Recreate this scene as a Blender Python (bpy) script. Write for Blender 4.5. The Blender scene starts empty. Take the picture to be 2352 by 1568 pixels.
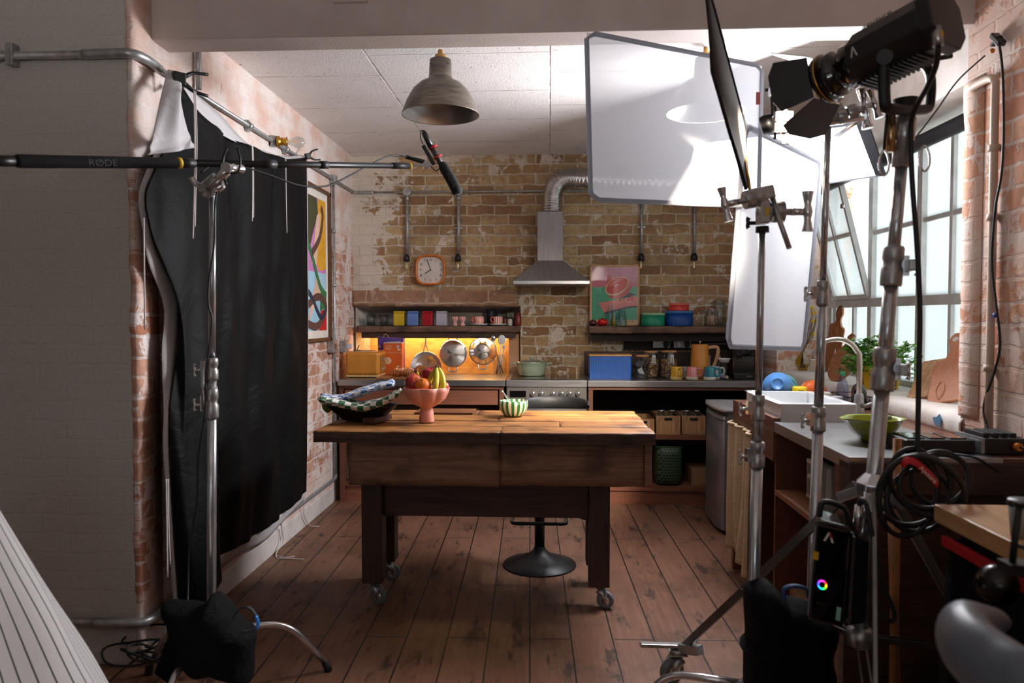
import bpy, bmesh, math, random
from mathutils import Vector, Matrix, noise
random.seed(7)
PI = math.pi
sc = bpy.context.scene
col = sc.collection
# ------------------------------------------------------------------ camera
H = 1.39
YAW, PITCH, FPX = math.radians(2.9), math.radians(1.95), 1700.0
cam_d = bpy.data.cameras.new('camera'); cam = bpy.data.objects.new('camera', cam_d); col.objects.link(cam)
cam.location = (0, 0, H); cam.rotation_euler = (PI/2 - PITCH, 0, YAW)
cam_d.sensor_width = 36.0; cam_d.lens = FPX/2352*36.0
cam_d.clip_start = 0.02
cam_d.dof.use_dof = True; cam_d.dof.focus_distance = 4.6; cam_d.dof.aperture_fstop = 3.5
sc.camera = cam
# ------------------------------------------------------------------ view
sc.view_settings.view_transform = 'Standard'; sc.view_settings.look = 'None'
sc.view_settings.gamma = 1.0; sc.view_settings.use_curve_mapping = False
sc.view_settings.exposure = 0.88
sc.cycles.use_denoising = True
sc.cycles.max_bounces = 8; sc.cycles.diffuse_bounces = 6; sc.cycles.glossy_bounces = 4
sc.cycles.transmission_bounces = 6; sc.cycles.transparent_max_bounces = 16
sc.cycles.caustics_reflective = False; sc.cycles.caustics_refractive = False
sc.cycles.sample_clamp_indirect = 12.0
# ------------------------------------------------------------------ world (overcast daylight outside)
w = bpy.data.worlds.new('world'); sc.world = w; w.use_nodes = True
bg = w.node_tree.nodes['Background']; _n = w.node_tree.nodes; _l = w.node_tree.links
SKY, GROUND_FILL = .66, 4.6      # pale sky above, glow below the horizon added to brighten the ceiling
_tc = _n.new('ShaderNodeTexCoord'); _sp = _n.new('ShaderNodeSeparateXYZ'); _l.new(_tc.outputs['Generated'], _sp.inputs[0])
_r = _n.new('ShaderNodeMapRange'); _l.new(_sp.outputs[2], _r.inputs[0]); _r.inputs[1].default_value = -.16; _r.inputs[2].default_value = -.08
_m = _n.new('ShaderNodeMix'); _m.data_type = 'RGBA'; _l.new(_r.outputs[0], _m.inputs[0]); _m.inputs[6].default_value = (GROUND_FILL, GROUND_FILL*.97, GROUND_FILL*.96, 1); _m.inputs[7].default_value = (SKY*.88, SKY*.95, SKY, 1)
_l.new(_m.outputs[2], bg.inputs[0]); bg.inputs[1].default_value = 1.0
# strengths of the lamps the set has (used by their builders)
SOFTBOX, STRIP, SPOT = 56.0, 48.0, 430.0

# ------------------------------------------------------------------ geometry: from a measured image point to a point in the room
_ca, _sa, _cp, _sp = math.cos(YAW), math.sin(YAW), math.cos(PITCH), math.sin(PITCH)
_fw = Vector((-_sa*_cp, _ca*_cp, -_sp)); _rt = Vector((_ca, _sa, 0)); _up = Vector((-_sa*_sp, _ca*_sp, _cp))
def ray(x, y): return _fw*FPX + _rt*(x-1176) + _up*(784-y)
C0 = Vector((0, 0, H))
def PY(x, y, Y): d = ray(x, y); return C0 + d*(Y/d.y)
def PX(x, y, X): d = ray(x, y); return C0 + d*(X/d.x)
def PZ(x, y, Z): d = ray(x, y); return C0 + d*((Z-H)/d.z)
def V(*a): return Vector(a)

# ------------------------------------------------------------------ objects
def wloc(p):
    l = Vector((0, 0, 0))
    while p is not None: l = l + Vector(p.location); p = p.parent
    return l
def thing(name, label, cat, loc=(0, 0, 0), group=None):
    o = bpy.data.objects.new(name, None); o.empty_display_size = .05; col.objects.link(o); o.location = loc
    o['label'] = label; o['category'] = cat
    if group: o['group'] = group
    return o
def tag(o, label, cat, group=None):
    o['label'] = label; o['category'] = cat
    if group: o['group'] = group
    return o
def clone(src, shift, label=None):
    """copy a thing with its parts and sub-parts, moved by shift"""
    def cp(o, par):
        c = o.copy(); col.objects.link(c)
        if par is not None: c.parent = par
        for ch in list(o.children): cp(ch, c)
        return c
    r = cp(src, None); r.location = Vector(src.location) + Vector(shift)
    if label: r['label'] = label
    return r

class MB:
    def __init__(s): s.v = []; s.f = []; s.mi = []; s.sm = []; s.M = None; s.uv = {}
    def add(s, vs, fs, m=0, smooth=False):
        b = len(s.v)
        for p in vs:
            p = Vector(p); s.v.append(s.M @ p if s.M is not None else p)
        for f in fs: s.f.append([b+i for i in f]); s.mi.append(m); s.sm.append(smooth)
        return s
    def box(s, a, b, m=0, R=None):
        """corner a to corner b; R optional matrix about the middle"""
        a = Vector(a); b = Vector(b); c = (a+b)/2; h = (b-a)/2
        vs = [Vector((x*h.x, y*h.y, z*h.z)) for x in (-1, 1) for y in (-1, 1) for z in (-1, 1)]
        vs = [c + (R @ q if R is not None else q) for q in vs]
        return s.add(vs, [(0, 1, 3, 2), (4, 6, 7, 5), (0, 4, 5, 1), (2, 3, 7, 6), (0, 2, 6, 4), (1, 5, 7, 3)], m)
    def bar(s, p, q, w, h, m=0, up=(0, 0, 1)):
        """square bar from p to q, w across, h in the up direction"""
        p = Vector(p); q = Vector(q); d = (q-p).normalized(); u = Vector(up); u = u - d*u.dot(d)
        if u.length < 1e-4: u = Vector((0, 1, 0)) - d*d.y
        u.normalize(); r = d.cross(u)
        vs = [c + r*(i*w/2) + u*(j*h/2) for c in (p, q) for i, j in ((-1, -1), (1, -1), (1, 1), (-1, 1))]
        return s.add(vs, [(3, 2, 1, 0), (4, 5, 6, 7), (0, 1, 5, 4), (1, 2, 6, 5), (2, 3, 7, 6), (3, 0, 4, 7)], m)
    def tube(s, pts, r, n=10, m=0, closed=False, smooth=True, sub=0, flat=1.0, cap=True):
        pts = [Vector(p) for p in pts]
        rs = list(r) if isinstance(r, (list, tuple)) else [r]*len(pts)
        if sub: pts, rs = cr(pts, sub, closed, rs)
        k = len(pts); T = []
        for i in range(k):
            a = pts[(i-1) % k] if (closed or i > 0) else pts[i]; b = pts[(i+1) % k] if (closed or i < k-1) else pts[i]
            t = (b-a); T.append(t.normalized() if t.length > 1e-9 else Vector((0, 0, 1)))
        u = Vector((0, 0, 1)) if abs(T[0].z) < .9 else Vector((1, 0, 0))
        u = (u - T[0]*u.dot(T[0])).normalized(); vs = []
        for i in range(k):
            u = u - T[i]*u.dot(T[i])
            if u.length < 1e-6: u = Vector((1, 0, 0)) - T[i]*T[i].x
            u.normalize(); w_ = T[i].cross(u)
            for j in range(n):
                a = 2*PI*j/n; vs.append(pts[i] + (u*math.cos(a)*flat + w_*math.sin(a))*rs[i])
        fs = []
        for i in range(k if closed else k-1):
            for j in range(n):
                a = i*n+j; b = i*n+(j+1) % n; c = ((i+1) % k)*n+(j+1) % n; d = ((i+1) % k)*n+j
                fs.append((a, b, c, d))
        s.add(vs, fs, m, smooth)
        if cap and not closed:
            b = len(s.v)-k*n
            s.f += [[b+n-1-j for j in range(n)], [b+(k-1)*n+j for j in range(n)]]; s.mi += [m, m]; s.sm += [False, False]
        return s
    def cyl(s, p, q, r, r2=None, n=20, m=0, smooth=True):
        return s.tube([p, q], [r, r if r2 is None else r2], n, m, smooth=smooth)
    def lathe(s, prof, c=(0, 0, 0), n=32, m=0, smooth=True, R=None, fn=None, mf=None, caps=False):
        """prof list of (r,z); R rotates about c; fn(angle, r, z)->(r,z); mf(j,i)->material"""
        c = Vector(c); k = len(prof); vs = []
        for i, (r, z) in enumerate(prof):
            for j in range(n):
                a = 2*PI*j/n; rr, zz = fn(a, r, z) if fn else (r, z)
                q = Vector((rr*math.cos(a), rr*math.sin(a), zz)); vs.append(c + (R @ q if R is not None else q))
        b = len(s.v); s.add(vs, [], m)
        for i in range(k-1):
            for j in range(n):
                s.f.append([b+i*n+j, b+i*n+(j+1) % n, b+(i+1)*n+(j+1) % n, b+(i+1)*n+j])
                s.mi.append(mf(j, i) if mf else m); s.sm.append(smooth)
        if caps:
            s.f += [[b+n-1-j for j in range(n)], [b+(k-1)*n+j for j in range(n)]]; s.mi += [m, m]; s.sm += [False, False]
        return s
    def sph(s, c, r, n=20, m=0, fn=None):
        if not isinstance(r, (tuple, list)): r = (r, r, r)
        k = n//2; vs = []; c = Vector(c)
        for i in range(k+1):
            t = PI*i/k
            for j in range(n):
                a = 2*PI*j/n; d = Vector((math.sin(t)*math.cos(a), math.sin(t)*math.sin(a), math.cos(t)))
                f = fn(d) if fn else 1.0
                vs.append(c + Vector((d.x*r[0], d.y*r[1], d.z*r[2]))*f)
        fs = [(i*n+j, (i+1)*n+j, (i+1)*n+(j+1) % n, i*n+(j+1) % n) for i in range(k) for j in range(n)]
        return s.add(vs, fs, m, True)
    def grid(s, fn, nu, nv, m=0, smooth=True, mf=None, flip=False):
        b = len(s.v); s.add([fn(i/nu, j/nv) for j in range(nv+1) for i in range(nu+1)], [], m)
        for j in range(nv):
            for i in range(nu):
                q = [b+j*(nu+1)+i, b+j*(nu+1)+i+1, b+(j+1)*(nu+1)+i+1, b+(j+1)*(nu+1)+i]
                s.f.append(q[::-1] if flip else q); s.mi.append(mf(i, j) if mf else m); s.sm.append(smooth)
        return s
    def prism(s, poly, o, ux, uy, depth, m=0, smooth=False):
        """polygon in the plane (o, ux, uy), pushed by the vector depth"""
        o = Vector(o); ux = Vector(ux); uy = Vector(uy); depth = Vector(depth); n = len(poly)
        a = [o+ux*x+uy*y for x, y in poly]; vs = a + [p+depth for p in a]
        fs = [list(range(n))[::-1], list(range(n, 2*n))] + [(i, (i+1) % n, n+(i+1) % n, n+i) for i in range(n)]
        return s.add(vs, fs, m, smooth)
    def build(s, name, mats, parent=None, bevel=0, seg=2, solid=0, subd=0, label=None, keepn=False, loc=None):
        if not isinstance(mats, (list, tuple)): mats = [mats]
        off = wloc(parent) if parent is not None else (Vector(loc) if loc is not None else Vector((0, 0, 0)))
        me = bpy.data.meshes.new(name)
        me.from_pydata([tuple(p-off) for p in s.v], [], s.f)
        me.polygons.foreach_set('material_index', s.mi); me.polygons.foreach_set('use_smooth', s.sm)
        for mm in mats: me.materials.append(mm)
        if not keepn:
            bm = bmesh.new(); bm.from_mesh(me); bmesh.ops.remove_doubles(bm, verts=bm.verts, dist=1e-6)
            bmesh.ops.recalc_face_normals(bm, faces=bm.faces); bm.to_mesh(me); bm.free()
        me.update()
        o = bpy.data.objects.new(name, me); col.objects.link(o)
        if parent is not None: o.parent = parent
        elif loc is not None: o.location = loc
        if subd: md = o.modifiers.new('s', 'SUBSURF'); md.levels = subd; md.render_levels = subd
        if solid: md = o.modifiers.new('t', 'SOLIDIFY'); md.thickness = solid; md.offset = 0
        if bevel: md = o.modifiers.new('b', 'BEVEL'); md.width = bevel; md.segments = seg; md.limit_method = 'ANGLE'; md.angle_limit = math.radians(40)
        if label: o['label'] = label
        return o
def cr(pts, sub, closed=False, rs=None):
    """Catmull-Rom through pts"""
    out = []; ro = []; n = len(pts); rs = rs or [1]*n
    for i in range(n if closed else n-1):
        g = (lambda k: k % n) if closed else (lambda k: max(0, min(n-1, k)))
        a, b, c, d = (pts[g(i-1)], pts[g(i)], pts[g(i+1)], pts[g(i+2)])
        for k in range(sub):
            t = k/sub
            out.append(.5*((2*b)+(c-a)*t+(2*a-5*b+4*c-d)*t*t+(3*b-3*c+d-a)*t**3)); ro.append(rs[g(i)]*(1-t)+rs[g(i+1)]*t)
    if not closed: out.append(pts[-1]); ro.append(rs[-1])
    return out, ro
def bend(pts, f=.3, n=6):
    """straight runs with rounded corners"""
    pts = [Vector(p) for p in pts]; o_ = [pts[0]]
    for i in range(1, len(pts)-1):
        a = pts[i]+(pts[i-1]-pts[i])*f; b = pts[i]+(pts[i+1]-pts[i])*f
        for k in range(n+1): t = k/n; o_.append(a*(1-t)**2+pts[i]*2*t*(1-t)+b*t*t)
    return o_+[pts[-1]]
def rot(ax, deg): return Matrix.Rotation(math.radians(deg), 3, ax)
def fromz(d):
    """rotation taking +Z to d"""
    return Vector((0, 0, 1)).rotation_difference(Vector(d).normalized()).to_matrix()
def frame(o, x, y):
    """4x4 with the given x and y axes"""
    x = Vector(x).normalized(); y = Vector(y); y = (y-x*y.dot(x)).normalized(); z = x.cross(y)
    M = Matrix((x, y, z)).transposed().to_4x4(); M.translation = Vector(o); return M
def text(s_, size, M, mat_, name, parent, ext=.0004, align='CENTER'):
    cu = bpy.data.curves.new('t', 'FONT'); cu.body = s_; cu.size = size; cu.extrude = ext; cu.align_x = align; cu.align_y = 'CENTER'; cu.resolution_u = 3
    t = bpy.data.objects.new('t', cu); col.objects.link(t)
    dg = bpy.context.evaluated_depsgraph_get(); me = bpy.data.meshes.new_from_object(t.evaluated_get(dg), depsgraph=dg)
    bpy.data.objects.remove(t); me.name = name
    off = wloc(parent); me.transform(Matrix.Translation(-off) @ M)
    me.materials.clear(); me.materials.append(mat_)
    o = bpy.data.objects.new(name, me); col.objects.link(o); o.parent = parent
    return o
def struct(name, mb, m, **k):
    o = mb.build(name, m, **k); o['kind'] = 'structure'; return o
# ------------------------------------------------------------------ materials
def srgb(r, g, b):
    f = lambda c: (c/255/12.92 if c/255 <= .04045 else ((c/255+.055)/1.055)**2.4)
    return (f(r), f(g), f(b), 1)
class NT:
    def __init__(s, name):
        s.m = bpy.data.materials.new(name); s.m.use_nodes = True; s.t = s.m.node_tree; s.b = s.t.nodes['Principled BSDF']
        s.out = s.t.nodes['Material Output']
    def n(s, typ, ins=None, **props):
        nd = s.t.nodes.new(typ)
        for k, v in props.items(): setattr(nd, k, v)
        for k, v in (ins or {}).items(): s.set(nd, k, v)
        return nd
    def set(s, nd, k, v):
        i = nd.inputs[k]
        if isinstance(v, bpy.types.NodeSocket): s.t.links.new(v, i)
        elif isinstance(v, bpy.types.Node): s.t.links.new(v.outputs[0], i)
        else: i.default_value = v
    def mix(s, f, a, b, typ='MIX'):
        nd = s.n('ShaderNodeMix', data_type='RGBA', blend_type=typ)
        s.set(nd, 0, f); s.set(nd, 6, a); s.set(nd, 7, b); return nd.outputs[2]
    def coord(s, scale=(1, 1, 1), rotz=0, loc=(0, 0, 0), rotv=None):
        tc = s.n('ShaderNodeTexCoord')
        mp = s.n('ShaderNodeMapping', {'Vector': tc.outputs['Object'], 'Scale': scale, 'Rotation': rotv or (0, 0, rotz), 'Location': loc}); return mp.outputs[0]
    def noise(s, vec, sc_, det=4, rough=.55, dist=0):
        nd = s.n('ShaderNodeTexNoise', {'Vector': vec, 'Scale': sc_, 'Detail': det, 'Roughness': rough, 'Distortion': dist}); return nd.outputs[0]
    def ramp(s, f, stops):
        nd = s.n('ShaderNodeValToRGB', {'Fac': f}); cr_ = nd.color_ramp
        while len(cr_.elements) < len(stops): cr_.elements.new(.5)
        for e, (p, c) in zip(cr_.elements, stops): e.position = p; e.color = c if len(c) == 4 else (*c, 1)
        return nd.outputs[0]
    def rng(s, f, a, b, c=0, d=1):
        nd = s.n('ShaderNodeMapRange', {0: f, 1: a, 2: b, 3: c, 4: d}); return nd.outputs[0]
    def math(s, op, a, b=0):
        nd = s.n('ShaderNodeMath', operation=op); s.set(nd, 0, a); s.set(nd, 1, b); return nd.outputs[0]
    def bump(s, h, st=.4, d=.01, prev=None):
        nd = s.n('ShaderNodeBump', {'Height': h, 'Strength': st, 'Distance': d})
        if prev is not None: s.set(nd, 'Normal', prev)
        return nd.outputs[0]
    def fin(s, **k):
        for a, v in k.items(): s.set(s.b, {'col': 'Base Color', 'rough': 'Roughness', 'metal': 'Metallic', 'nor': 'Normal', 'coat': 'Coat Weight', 'sheen': 'Sheen Weight',
            'trans': 'Transmission Weight', 'ior': 'IOR', 'alpha': 'Alpha', 'em': 'Emission Color', 'ems': 'Emission Strength', 'spec': 'Specular IOR Level'}[a], v)
        return s.m
BL = (0, 0, 0, 1); WH = (1, 1, 1, 1)
def pm(name, c, rough=.5, metal=0, c2=None, ns=8, st=(1, 1, 1), bump=0, bs=60, **k):
    """plain material with some unevenness"""
    t = NT(name); v = t.coord(st); cc = srgb(*c)
    n1 = t.noise(v, ns, 5)
    c2_ = srgb(*c2) if c2 else tuple(x*.82 for x in cc[:3])+(1,)
    f = t.rng(n1, .35, .65)
    t.fin(col=t.mix(f, cc, c2_), rough=t.rng(n1, .2, .8, max(0, rough-.06), min(1, rough+.06)), metal=metal)
    if bump: t.fin(nor=t.bump(t.noise(v, bs, 4), bump, .004))
    return t.fin(**k)
def wood(name, c1, c2, axis='x', rough=.55, sc_=1.0, dark=None, bump=.25, coat=0):
    t = NT(name); s_ = {'x': (1.2, 14, 14), 'y': (14, 1.2, 14), 'z': (14, 14, 1.2)}[axis]
    v = t.coord(tuple(q*sc_ for q in s_)); g = t.noise(v, 2.2, 8, .62, 1.2); b = t.noise(t.coord((1, 1, 1)), 4*sc_, 3)
    c = t.mix(t.rng(g, .33, .68), srgb(*c1), srgb(*c2))
    if dark: c = t.mix(t.rng(b, .52, .66, 0, .85), c, srgb(*dark))
    fine = t.noise(t.coord(tuple(q*5*sc_ for q in s_)), 3, 3)
    c = t.mix(t.rng(fine, .35, .75, 0, .35), c, tuple(x*.5 for x in srgb(*c2)[:3])+(1,))
    return t.fin(col=c, rough=t.rng(g, .3, .7, rough-.1, min(1, rough+.12)), nor=t.bump(g, bump, .004, t.bump(fine, bump*.6, .002)), coat=coat)
def brick(name, cols, mortar, plaster, amount, axes='xz', bw=.225, bh=.082, ms=.008, bump=.6, grime=None, extra=None, mort_rough=.9, pscale=3.2, hue=None):
    """brickwork partly hidden under old limewash; extra = list of (axis, from, to, amount) that raise the wash along one axis"""
    t = NT(name); tc = t.n('ShaderNodeTexCoord'); sp = t.n('ShaderNodeSeparateXYZ', {0: tc.outputs['Object']})
    a, b = sp.outputs['xyz'.index(axes[0])], sp.outputs['xyz'.index(axes[1])]
    raw = t.n('ShaderNodeCombineXYZ', {0: a, 1: b}).outputs[0]
    wob = t.n('ShaderNodeTexNoise', {'Vector': raw, 'Scale': 9., 'Detail': 3.})
    w2 = t.n('ShaderNodeVectorMath', {0: wob.outputs['Color'], 1: (.5, .5, .5)}, operation='SUBTRACT')
    w3 = t.n('ShaderNodeVectorMath', {0: w2.outputs[0], 'Scale': .034}, operation='SCALE')
    vec = t.n('ShaderNodeVectorMath', {0: raw, 1: w3.outputs[0]}, operation='ADD').outputs[0]
    br = t.n('ShaderNodeTexBrick', {'Vector': vec, 'Color1': (0, 0, 0, 1), 'Color2': (1, 1, 1, 1), 'Mortar': (.5, .5, .5, 1), 'Scale': 1., 'Mortar Size': ms, 'Mortar Smooth': .35, 'Bias': 0., 'Brick Width': bw, 'Row Height': bh})
    br.offset = .5
    n1 = t.noise(raw, 22, 6, .6); n2 = t.noise(raw, pscale, 7, .68, .6); n3 = t.noise(raw, 90, 3)
    k = len(cols); base = t.ramp(br.outputs['Color'], [(i/(k-1), srgb(*c)) for i, c in enumerate(cols)])
    base = t.mix(t.rng(n1, .4, .75, 0, .55), base, tuple(x*.42 for x in srgb(*cols[0])[:3])+(1,))
    base = t.mix(br.outputs['Fac'], base, srgb(*mortar))
    th = amount
    acc = t.math('ADD', n2, t.math('MULTIPLY', t.math('SUBTRACT', n1, .5), .35))
    acc = t.math('ADD', acc, t.math('MULTIPLY', br.outputs['Fac'], .06))
    for ax, p, q, am in (extra or []):
        acc = t.math('ADD', acc, t.rng(sp.outputs['xyz'.index(ax)], p, q, 0, am))
    pl = t.rng(acc, th, th+.05)
    pc = t.mix(t.rng(n3, .3, .7, 0, .5), srgb(*plaster), tuple(x*.72 for x in srgb(*plaster)[:3])+(1,))
    if hue: pc = t.mix(t.rng(t.noise(raw, 5, 5), .42, .62, 0, .8), pc, srgb(*hue))
    c = t.mix(pl, base, pc)
    if grime: c = t.mix(t.rng(t.noise(raw, 1.7, 5), .5, .72, 0, .6), c, srgb(*grime))
    h = t.math('SUBTRACT', t.math('MULTIPLY', n1, .6), t.math('MULTIPLY', br.outputs['Fac'], .9))
    h = t.math('ADD', h, t.math('MULTIPLY', pl, .35))
    return t.fin(col=c, rough=.88, spec=.25, nor=t.bump(h, bump, .012, t.bump(n3, .25, .004)))

M = {}
M['brick_back'] = brick('london_brick', [(146, 110, 80), (182, 150, 110), (202, 176, 134), (162, 124, 92)], (200, 184, 158), (226, 214, 198), .585, extra=[('x', -1.15, -1.6, .28), ('z', 2.45, 2.72, .12), ('z', 1.72, 1.5, .05)], pscale=6.5, grime=(104, 82, 62))
M['brick_left'] = brick('washed_brick_left', [(194, 140, 116), (206, 160, 138), (180, 122, 96)], (214, 194, 180), (234, 222, 216), .47, pscale=6.5, axes='yz', extra=[('z', 1.9, 2.2, .18), ('z', .35, .15, .25)], hue=(214, 176, 158), bump=.5)
M['brick_right'] = brick('washed_brick_right', [(196, 138, 108), (206, 158, 130), (184, 122, 96)], (200, 176, 160), (216, 196, 184), .46, axes='yz', bw=.21, bh=.08, hue=(206, 168, 148), bump=.5)
M['brick_right_face'] = brick('washed_brick_face', [(196, 138, 108), (206, 158, 130)], (200, 176, 160), (222, 206, 196), .40, axes='xz', bump=.5)
M['lintel'] = brick('lintel_plaster', [(150, 116, 88), (170, 130, 104)], (190, 170, 150), (196, 170, 148), .53, bw=.5, bh=.3, bump=.4, hue=(168, 134, 112))
M['grey_wall'] = brick('painted_brick_grey', [(196, 192, 186), (204, 200, 194)], (188, 184, 178), (202, 198, 192), .3, bw=.225, bh=.075, bump=.35, ms=.006)
M['niche_plaster'] = pm('niche_plaster', (176, 164, 150), .9, c2=(200, 190, 178), ns=12, bump=.3)
def ceiling_mat():
    t = NT('painted_board_ceiling'); v = t.coord(); n1 = t.noise(v, 70, 5, .7); n2 = t.noise(v, 3, 4)
    sp = t.n('ShaderNodeSeparateXYZ', {0: v})
    br = t.n('ShaderNodeTexBrick', {'Vector': t.n('ShaderNodeCombineXYZ', {0: sp.outputs[1], 1: sp.outputs[0]}).outputs[0], 'Scale': 1., 'Mortar Size': .006, 'Mortar Smooth': .5, 'Brick Width': .62, 'Row Height': .92, 'Color1': WH, 'Color2': WH, 'Mortar': BL})
    ln = t.n('ShaderNodeTexBrick', {'Vector': v, 'Scale': 1., 'Mortar Size': .002, 'Mortar Smooth': .2, 'Brick Width': 9, 'Row Height': .19, 'Color1': WH, 'Color2': WH, 'Mortar': BL})
    c = t.mix(t.rng(n2, .4, .7, 0, .5), srgb(240, 236, 234), srgb(228, 222, 218))
    c = t.mix(t.rng(t.noise(v, 38, 4), .66, .72, 0, .7), c, srgb(120, 105, 92))
    c = t.mix(t.math('MULTIPLY', br.outputs['Fac'], t.rng(t.noise(v, 8, 3), .4, .6, .1, .7)), c, srgb(140, 118, 104))
    h = t.math('SUBTRACT', n1, t.math('ADD', t.math('MULTIPLY', br.outputs['Fac'], 1.2), t.math('MULTIPLY', ln.outputs['Fac'], .5)))
    return t.fin(col=c, rough=.8, nor=t.bump(h, .55, .01))
M['ceiling'] = ceiling_mat()
M['beam'] = pm('beam_paint', (196, 184, 178), .7, c2=(182, 168, 162), ns=3, bump=.25, bs=90)
def floor_mat():
    t = NT('worn_floorboards'); tc = t.n('ShaderNodeTexCoord')
    mp = t.n('ShaderNodeMapping', {'Vector': tc.outputs['Object'], 'Rotation': (0, 0, math.radians(90-1.5))}).outputs[0]
    br = t.n('ShaderNodeTexBrick', {'Vector': mp, 'Scale': 1., 'Mortar Size': .0035, 'Mortar Smooth': .1, 'Brick Width': 2.3, 'Row Height': .178, 'Color1': BL, 'Color2': WH, 'Mortar': BL, 'Bias': 0.})
    br.offset = .37
    st = t.n('ShaderNodeMapping', {'Vector': mp, 'Scale': (1.1, 16, 1)}).outputs[0]
    g = t.noise(st, 2.6, 8, .65, .8); b = t.noise(mp, 2.2, 6, .7); b2 = t.noise(t.n('ShaderNodeMapping', {'Vector': mp, 'Scale': (1.5, 4.5, 1)}).outputs[0], 2.4, 6, .7)
    c = t.mix(t.rng(g, .3, .7), srgb(132, 92, 72), srgb(98, 66, 50))
    c = t.mix(t.rng(br.outputs['Color'], 0, 1, 0, .45), c, srgb(134, 98, 78))
    c = t.mix(t.rng(b, .5, .68, 0, .6), c, srgb(70, 48, 38))
    c = t.mix(t.rng(b2, .56, .64, 0, .8), c, srgb(44, 32, 27))
    c = t.mix(t.rng(b2, .36, .30, 0, .45), c, srgb(150, 116, 94))
    c = t.mix(br.outputs['Fac'], c, srgb(22, 16, 13))
    h = t.math('SUBTRACT', t.math('MULTIPLY', g, .5), t.math('MULTIPLY', br.outputs['Fac'], 2))
    return t.fin(col=c, rough=t.rng(b2, .3, .7, .38, .62), nor=t.bump(h, .4, .006), spec=.4)
M['floor'] = floor_mat()
M['top_wood'] = wood('reclaimed_pine_top', (190, 132, 72), (138, 84, 42), 'x', .5, dark=(84, 50, 28), bump=.5)
M['apron_wood'] = wood('aged_dark_board', (156, 116, 90), (112, 80, 62), 'x', .62, dark=(66, 48, 38), bump=.6)
M['edge_wood'] = wood('split_dark_edge', (92, 66, 48), (52, 36, 28), 'x', .7, dark=(32, 24, 20), bump=.9)
M['leg_wood'] = wood('dark_leg_timber', (76, 48, 38), (52, 32, 25), 'z', .5, bump=.3)
M['rail_wood'] = wood('dark_rail_timber', (84, 52, 40), (56, 34, 27), 'x', .5, bump=.3)
M['shelf_wood'] = wood('weathered_shelf', (134, 102, 84), (88, 64, 52), 'x', .7, dark=(54, 40, 34), bump=.8)
M['cab_wood'] = wood('reddish_cabinet_wood', (136, 84, 62), (112, 66, 48), 'x', .45, bump=.15)
M['cab_side'] = wood('reddish_side_wood', (116, 70, 50), (92, 54, 38), 'y', .5, bump=.15)
M['dark_wood'] = wood('dark_counter_timber', (86, 56, 44), (56, 36, 29), 'x', .55, bump=.4, dark=(40, 26, 21))
M['shelf_in'] = wood('inner_shelf_board', (150, 98, 66), (118, 74, 48), 'y', .55, bump=.2)
M['osb'] = wood('honey_back_panel', (222, 178, 112), (196, 142, 76), 'x', .6, sc_=2.0, dark=(170, 118, 58), bump=.2)
M['cboard'] = wood('acacia_board', (176, 116, 74), (128, 72, 42), 'z', .45, sc_=1.4, bump=.1)
M['cboard2'] = wood('pale_striped_board', (206, 168, 122), (150, 98, 62), 'z', .45, sc_=1.0, bump=.1)
M['cboard3'] = wood('worn_red_board', (178, 96, 54), (196, 140, 102), 'z', .5, sc_=.8, bump=.1)
M['beech'] = wood('beech_block', (206, 162, 112), (188, 142, 92), 'y', .4, sc_=.8, bump=.05)
M['lightwood'] = pm('light_lid_wood', (206, 158, 104), .5, c2=(186, 138, 86), ns=20, st=(1, 8, 8))
M['handlewood'] = pm('worn_handle_wood', (176, 118, 68), .5, c2=(140, 90, 50), ns=10, st=(6, 6, 1))
M['steel'] = pm('brushed_steel_top', (176, 176, 178), .3, 1, ns=6, st=(1, 20, 20))
M['steel_dark'] = pm('brushed_steel_front', (140, 134, 134), .45, .6, ns=6, st=(20, 1, 1))
M['cooker'] = pm('cooker_front_steel', (112, 108, 106), .42, .6, ns=6, st=(20, 1, 1))
M['chrome'] = pm('chrome', (220, 220, 222), .16, .88, ns=30)
M['pole'] = pm('stand_tube', (200, 203, 206), .2, .78, ns=30)
M['castmetal'] = pm('cast_grip_metal', (178, 178, 178), .3, .75, ns=40, bump=.1)
M['galv'] = pm('galvanised_conduit', (182, 184, 184), .38, .6, c2=(150, 152, 152), ns=30, bump=.1)
M['pendant'] = pm('aged_spun_metal', (122, 112, 102), .5, .6, c2=(94, 86, 78), ns=12, st=(1, 1, 6))
M['pendant_in'] = pm('pendant_inside', (150, 146, 140), .35, .7, ns=12)
M['foil'] = pm('foil_duct', (208, 206, 204), .22, 1, ns=60, bump=.6, bs=50)
M['brass'] = pm('brass', (196, 146, 60), .3, .9)
M['black'] = pm('black_plastic', (22, 22, 23), .42)
M['black_gloss'] = pm('black_gloss', (12, 12, 14), .12, coat=.6)
M['black_metal'] = pm('black_powder_coat', (24, 24, 26), .45, .2)
M['rubber'] = pm('black_rubber', (16, 16, 17), .7)
M['cable'] = pm('cable_rubber', (20, 20, 22), .5)
M['grey_rubber'] = pm('grey_tyre', (112, 114, 118), .5)
def cloth_mat(name, c, c2, rough=.85, ns=200, sheen=.2, wr=3.5, wst=.25, spec=.3):
    t = NT(name); v = t.coord(); n = t.noise(v, ns, 2); big = t.noise(v, wr, 4, .6, 1.2)
    return t.fin(col=t.mix(t.rng(n, .3, .7), srgb(*c), srgb(*c2)), rough=rough, sheen=sheen, spec=spec, nor=t.bump(big, wst, .05, t.bump(n, .15, .001)))
M['drape'] = cloth_mat('black_drape_fabric', (15, 15, 17), (12, 12, 13), .6, sheen=0, wr=4, wst=.25, spec=.10)
M['drape_white'] = cloth_mat('white_drape_lining', (205, 202, 204), (192, 190, 192), .8)
M['bag'] = cloth_mat('black_sandbag_fabric', (11, 11, 12), (8, 8, 9), .8, sheen=0, wr=14, wst=.3, spec=.12)
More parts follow.
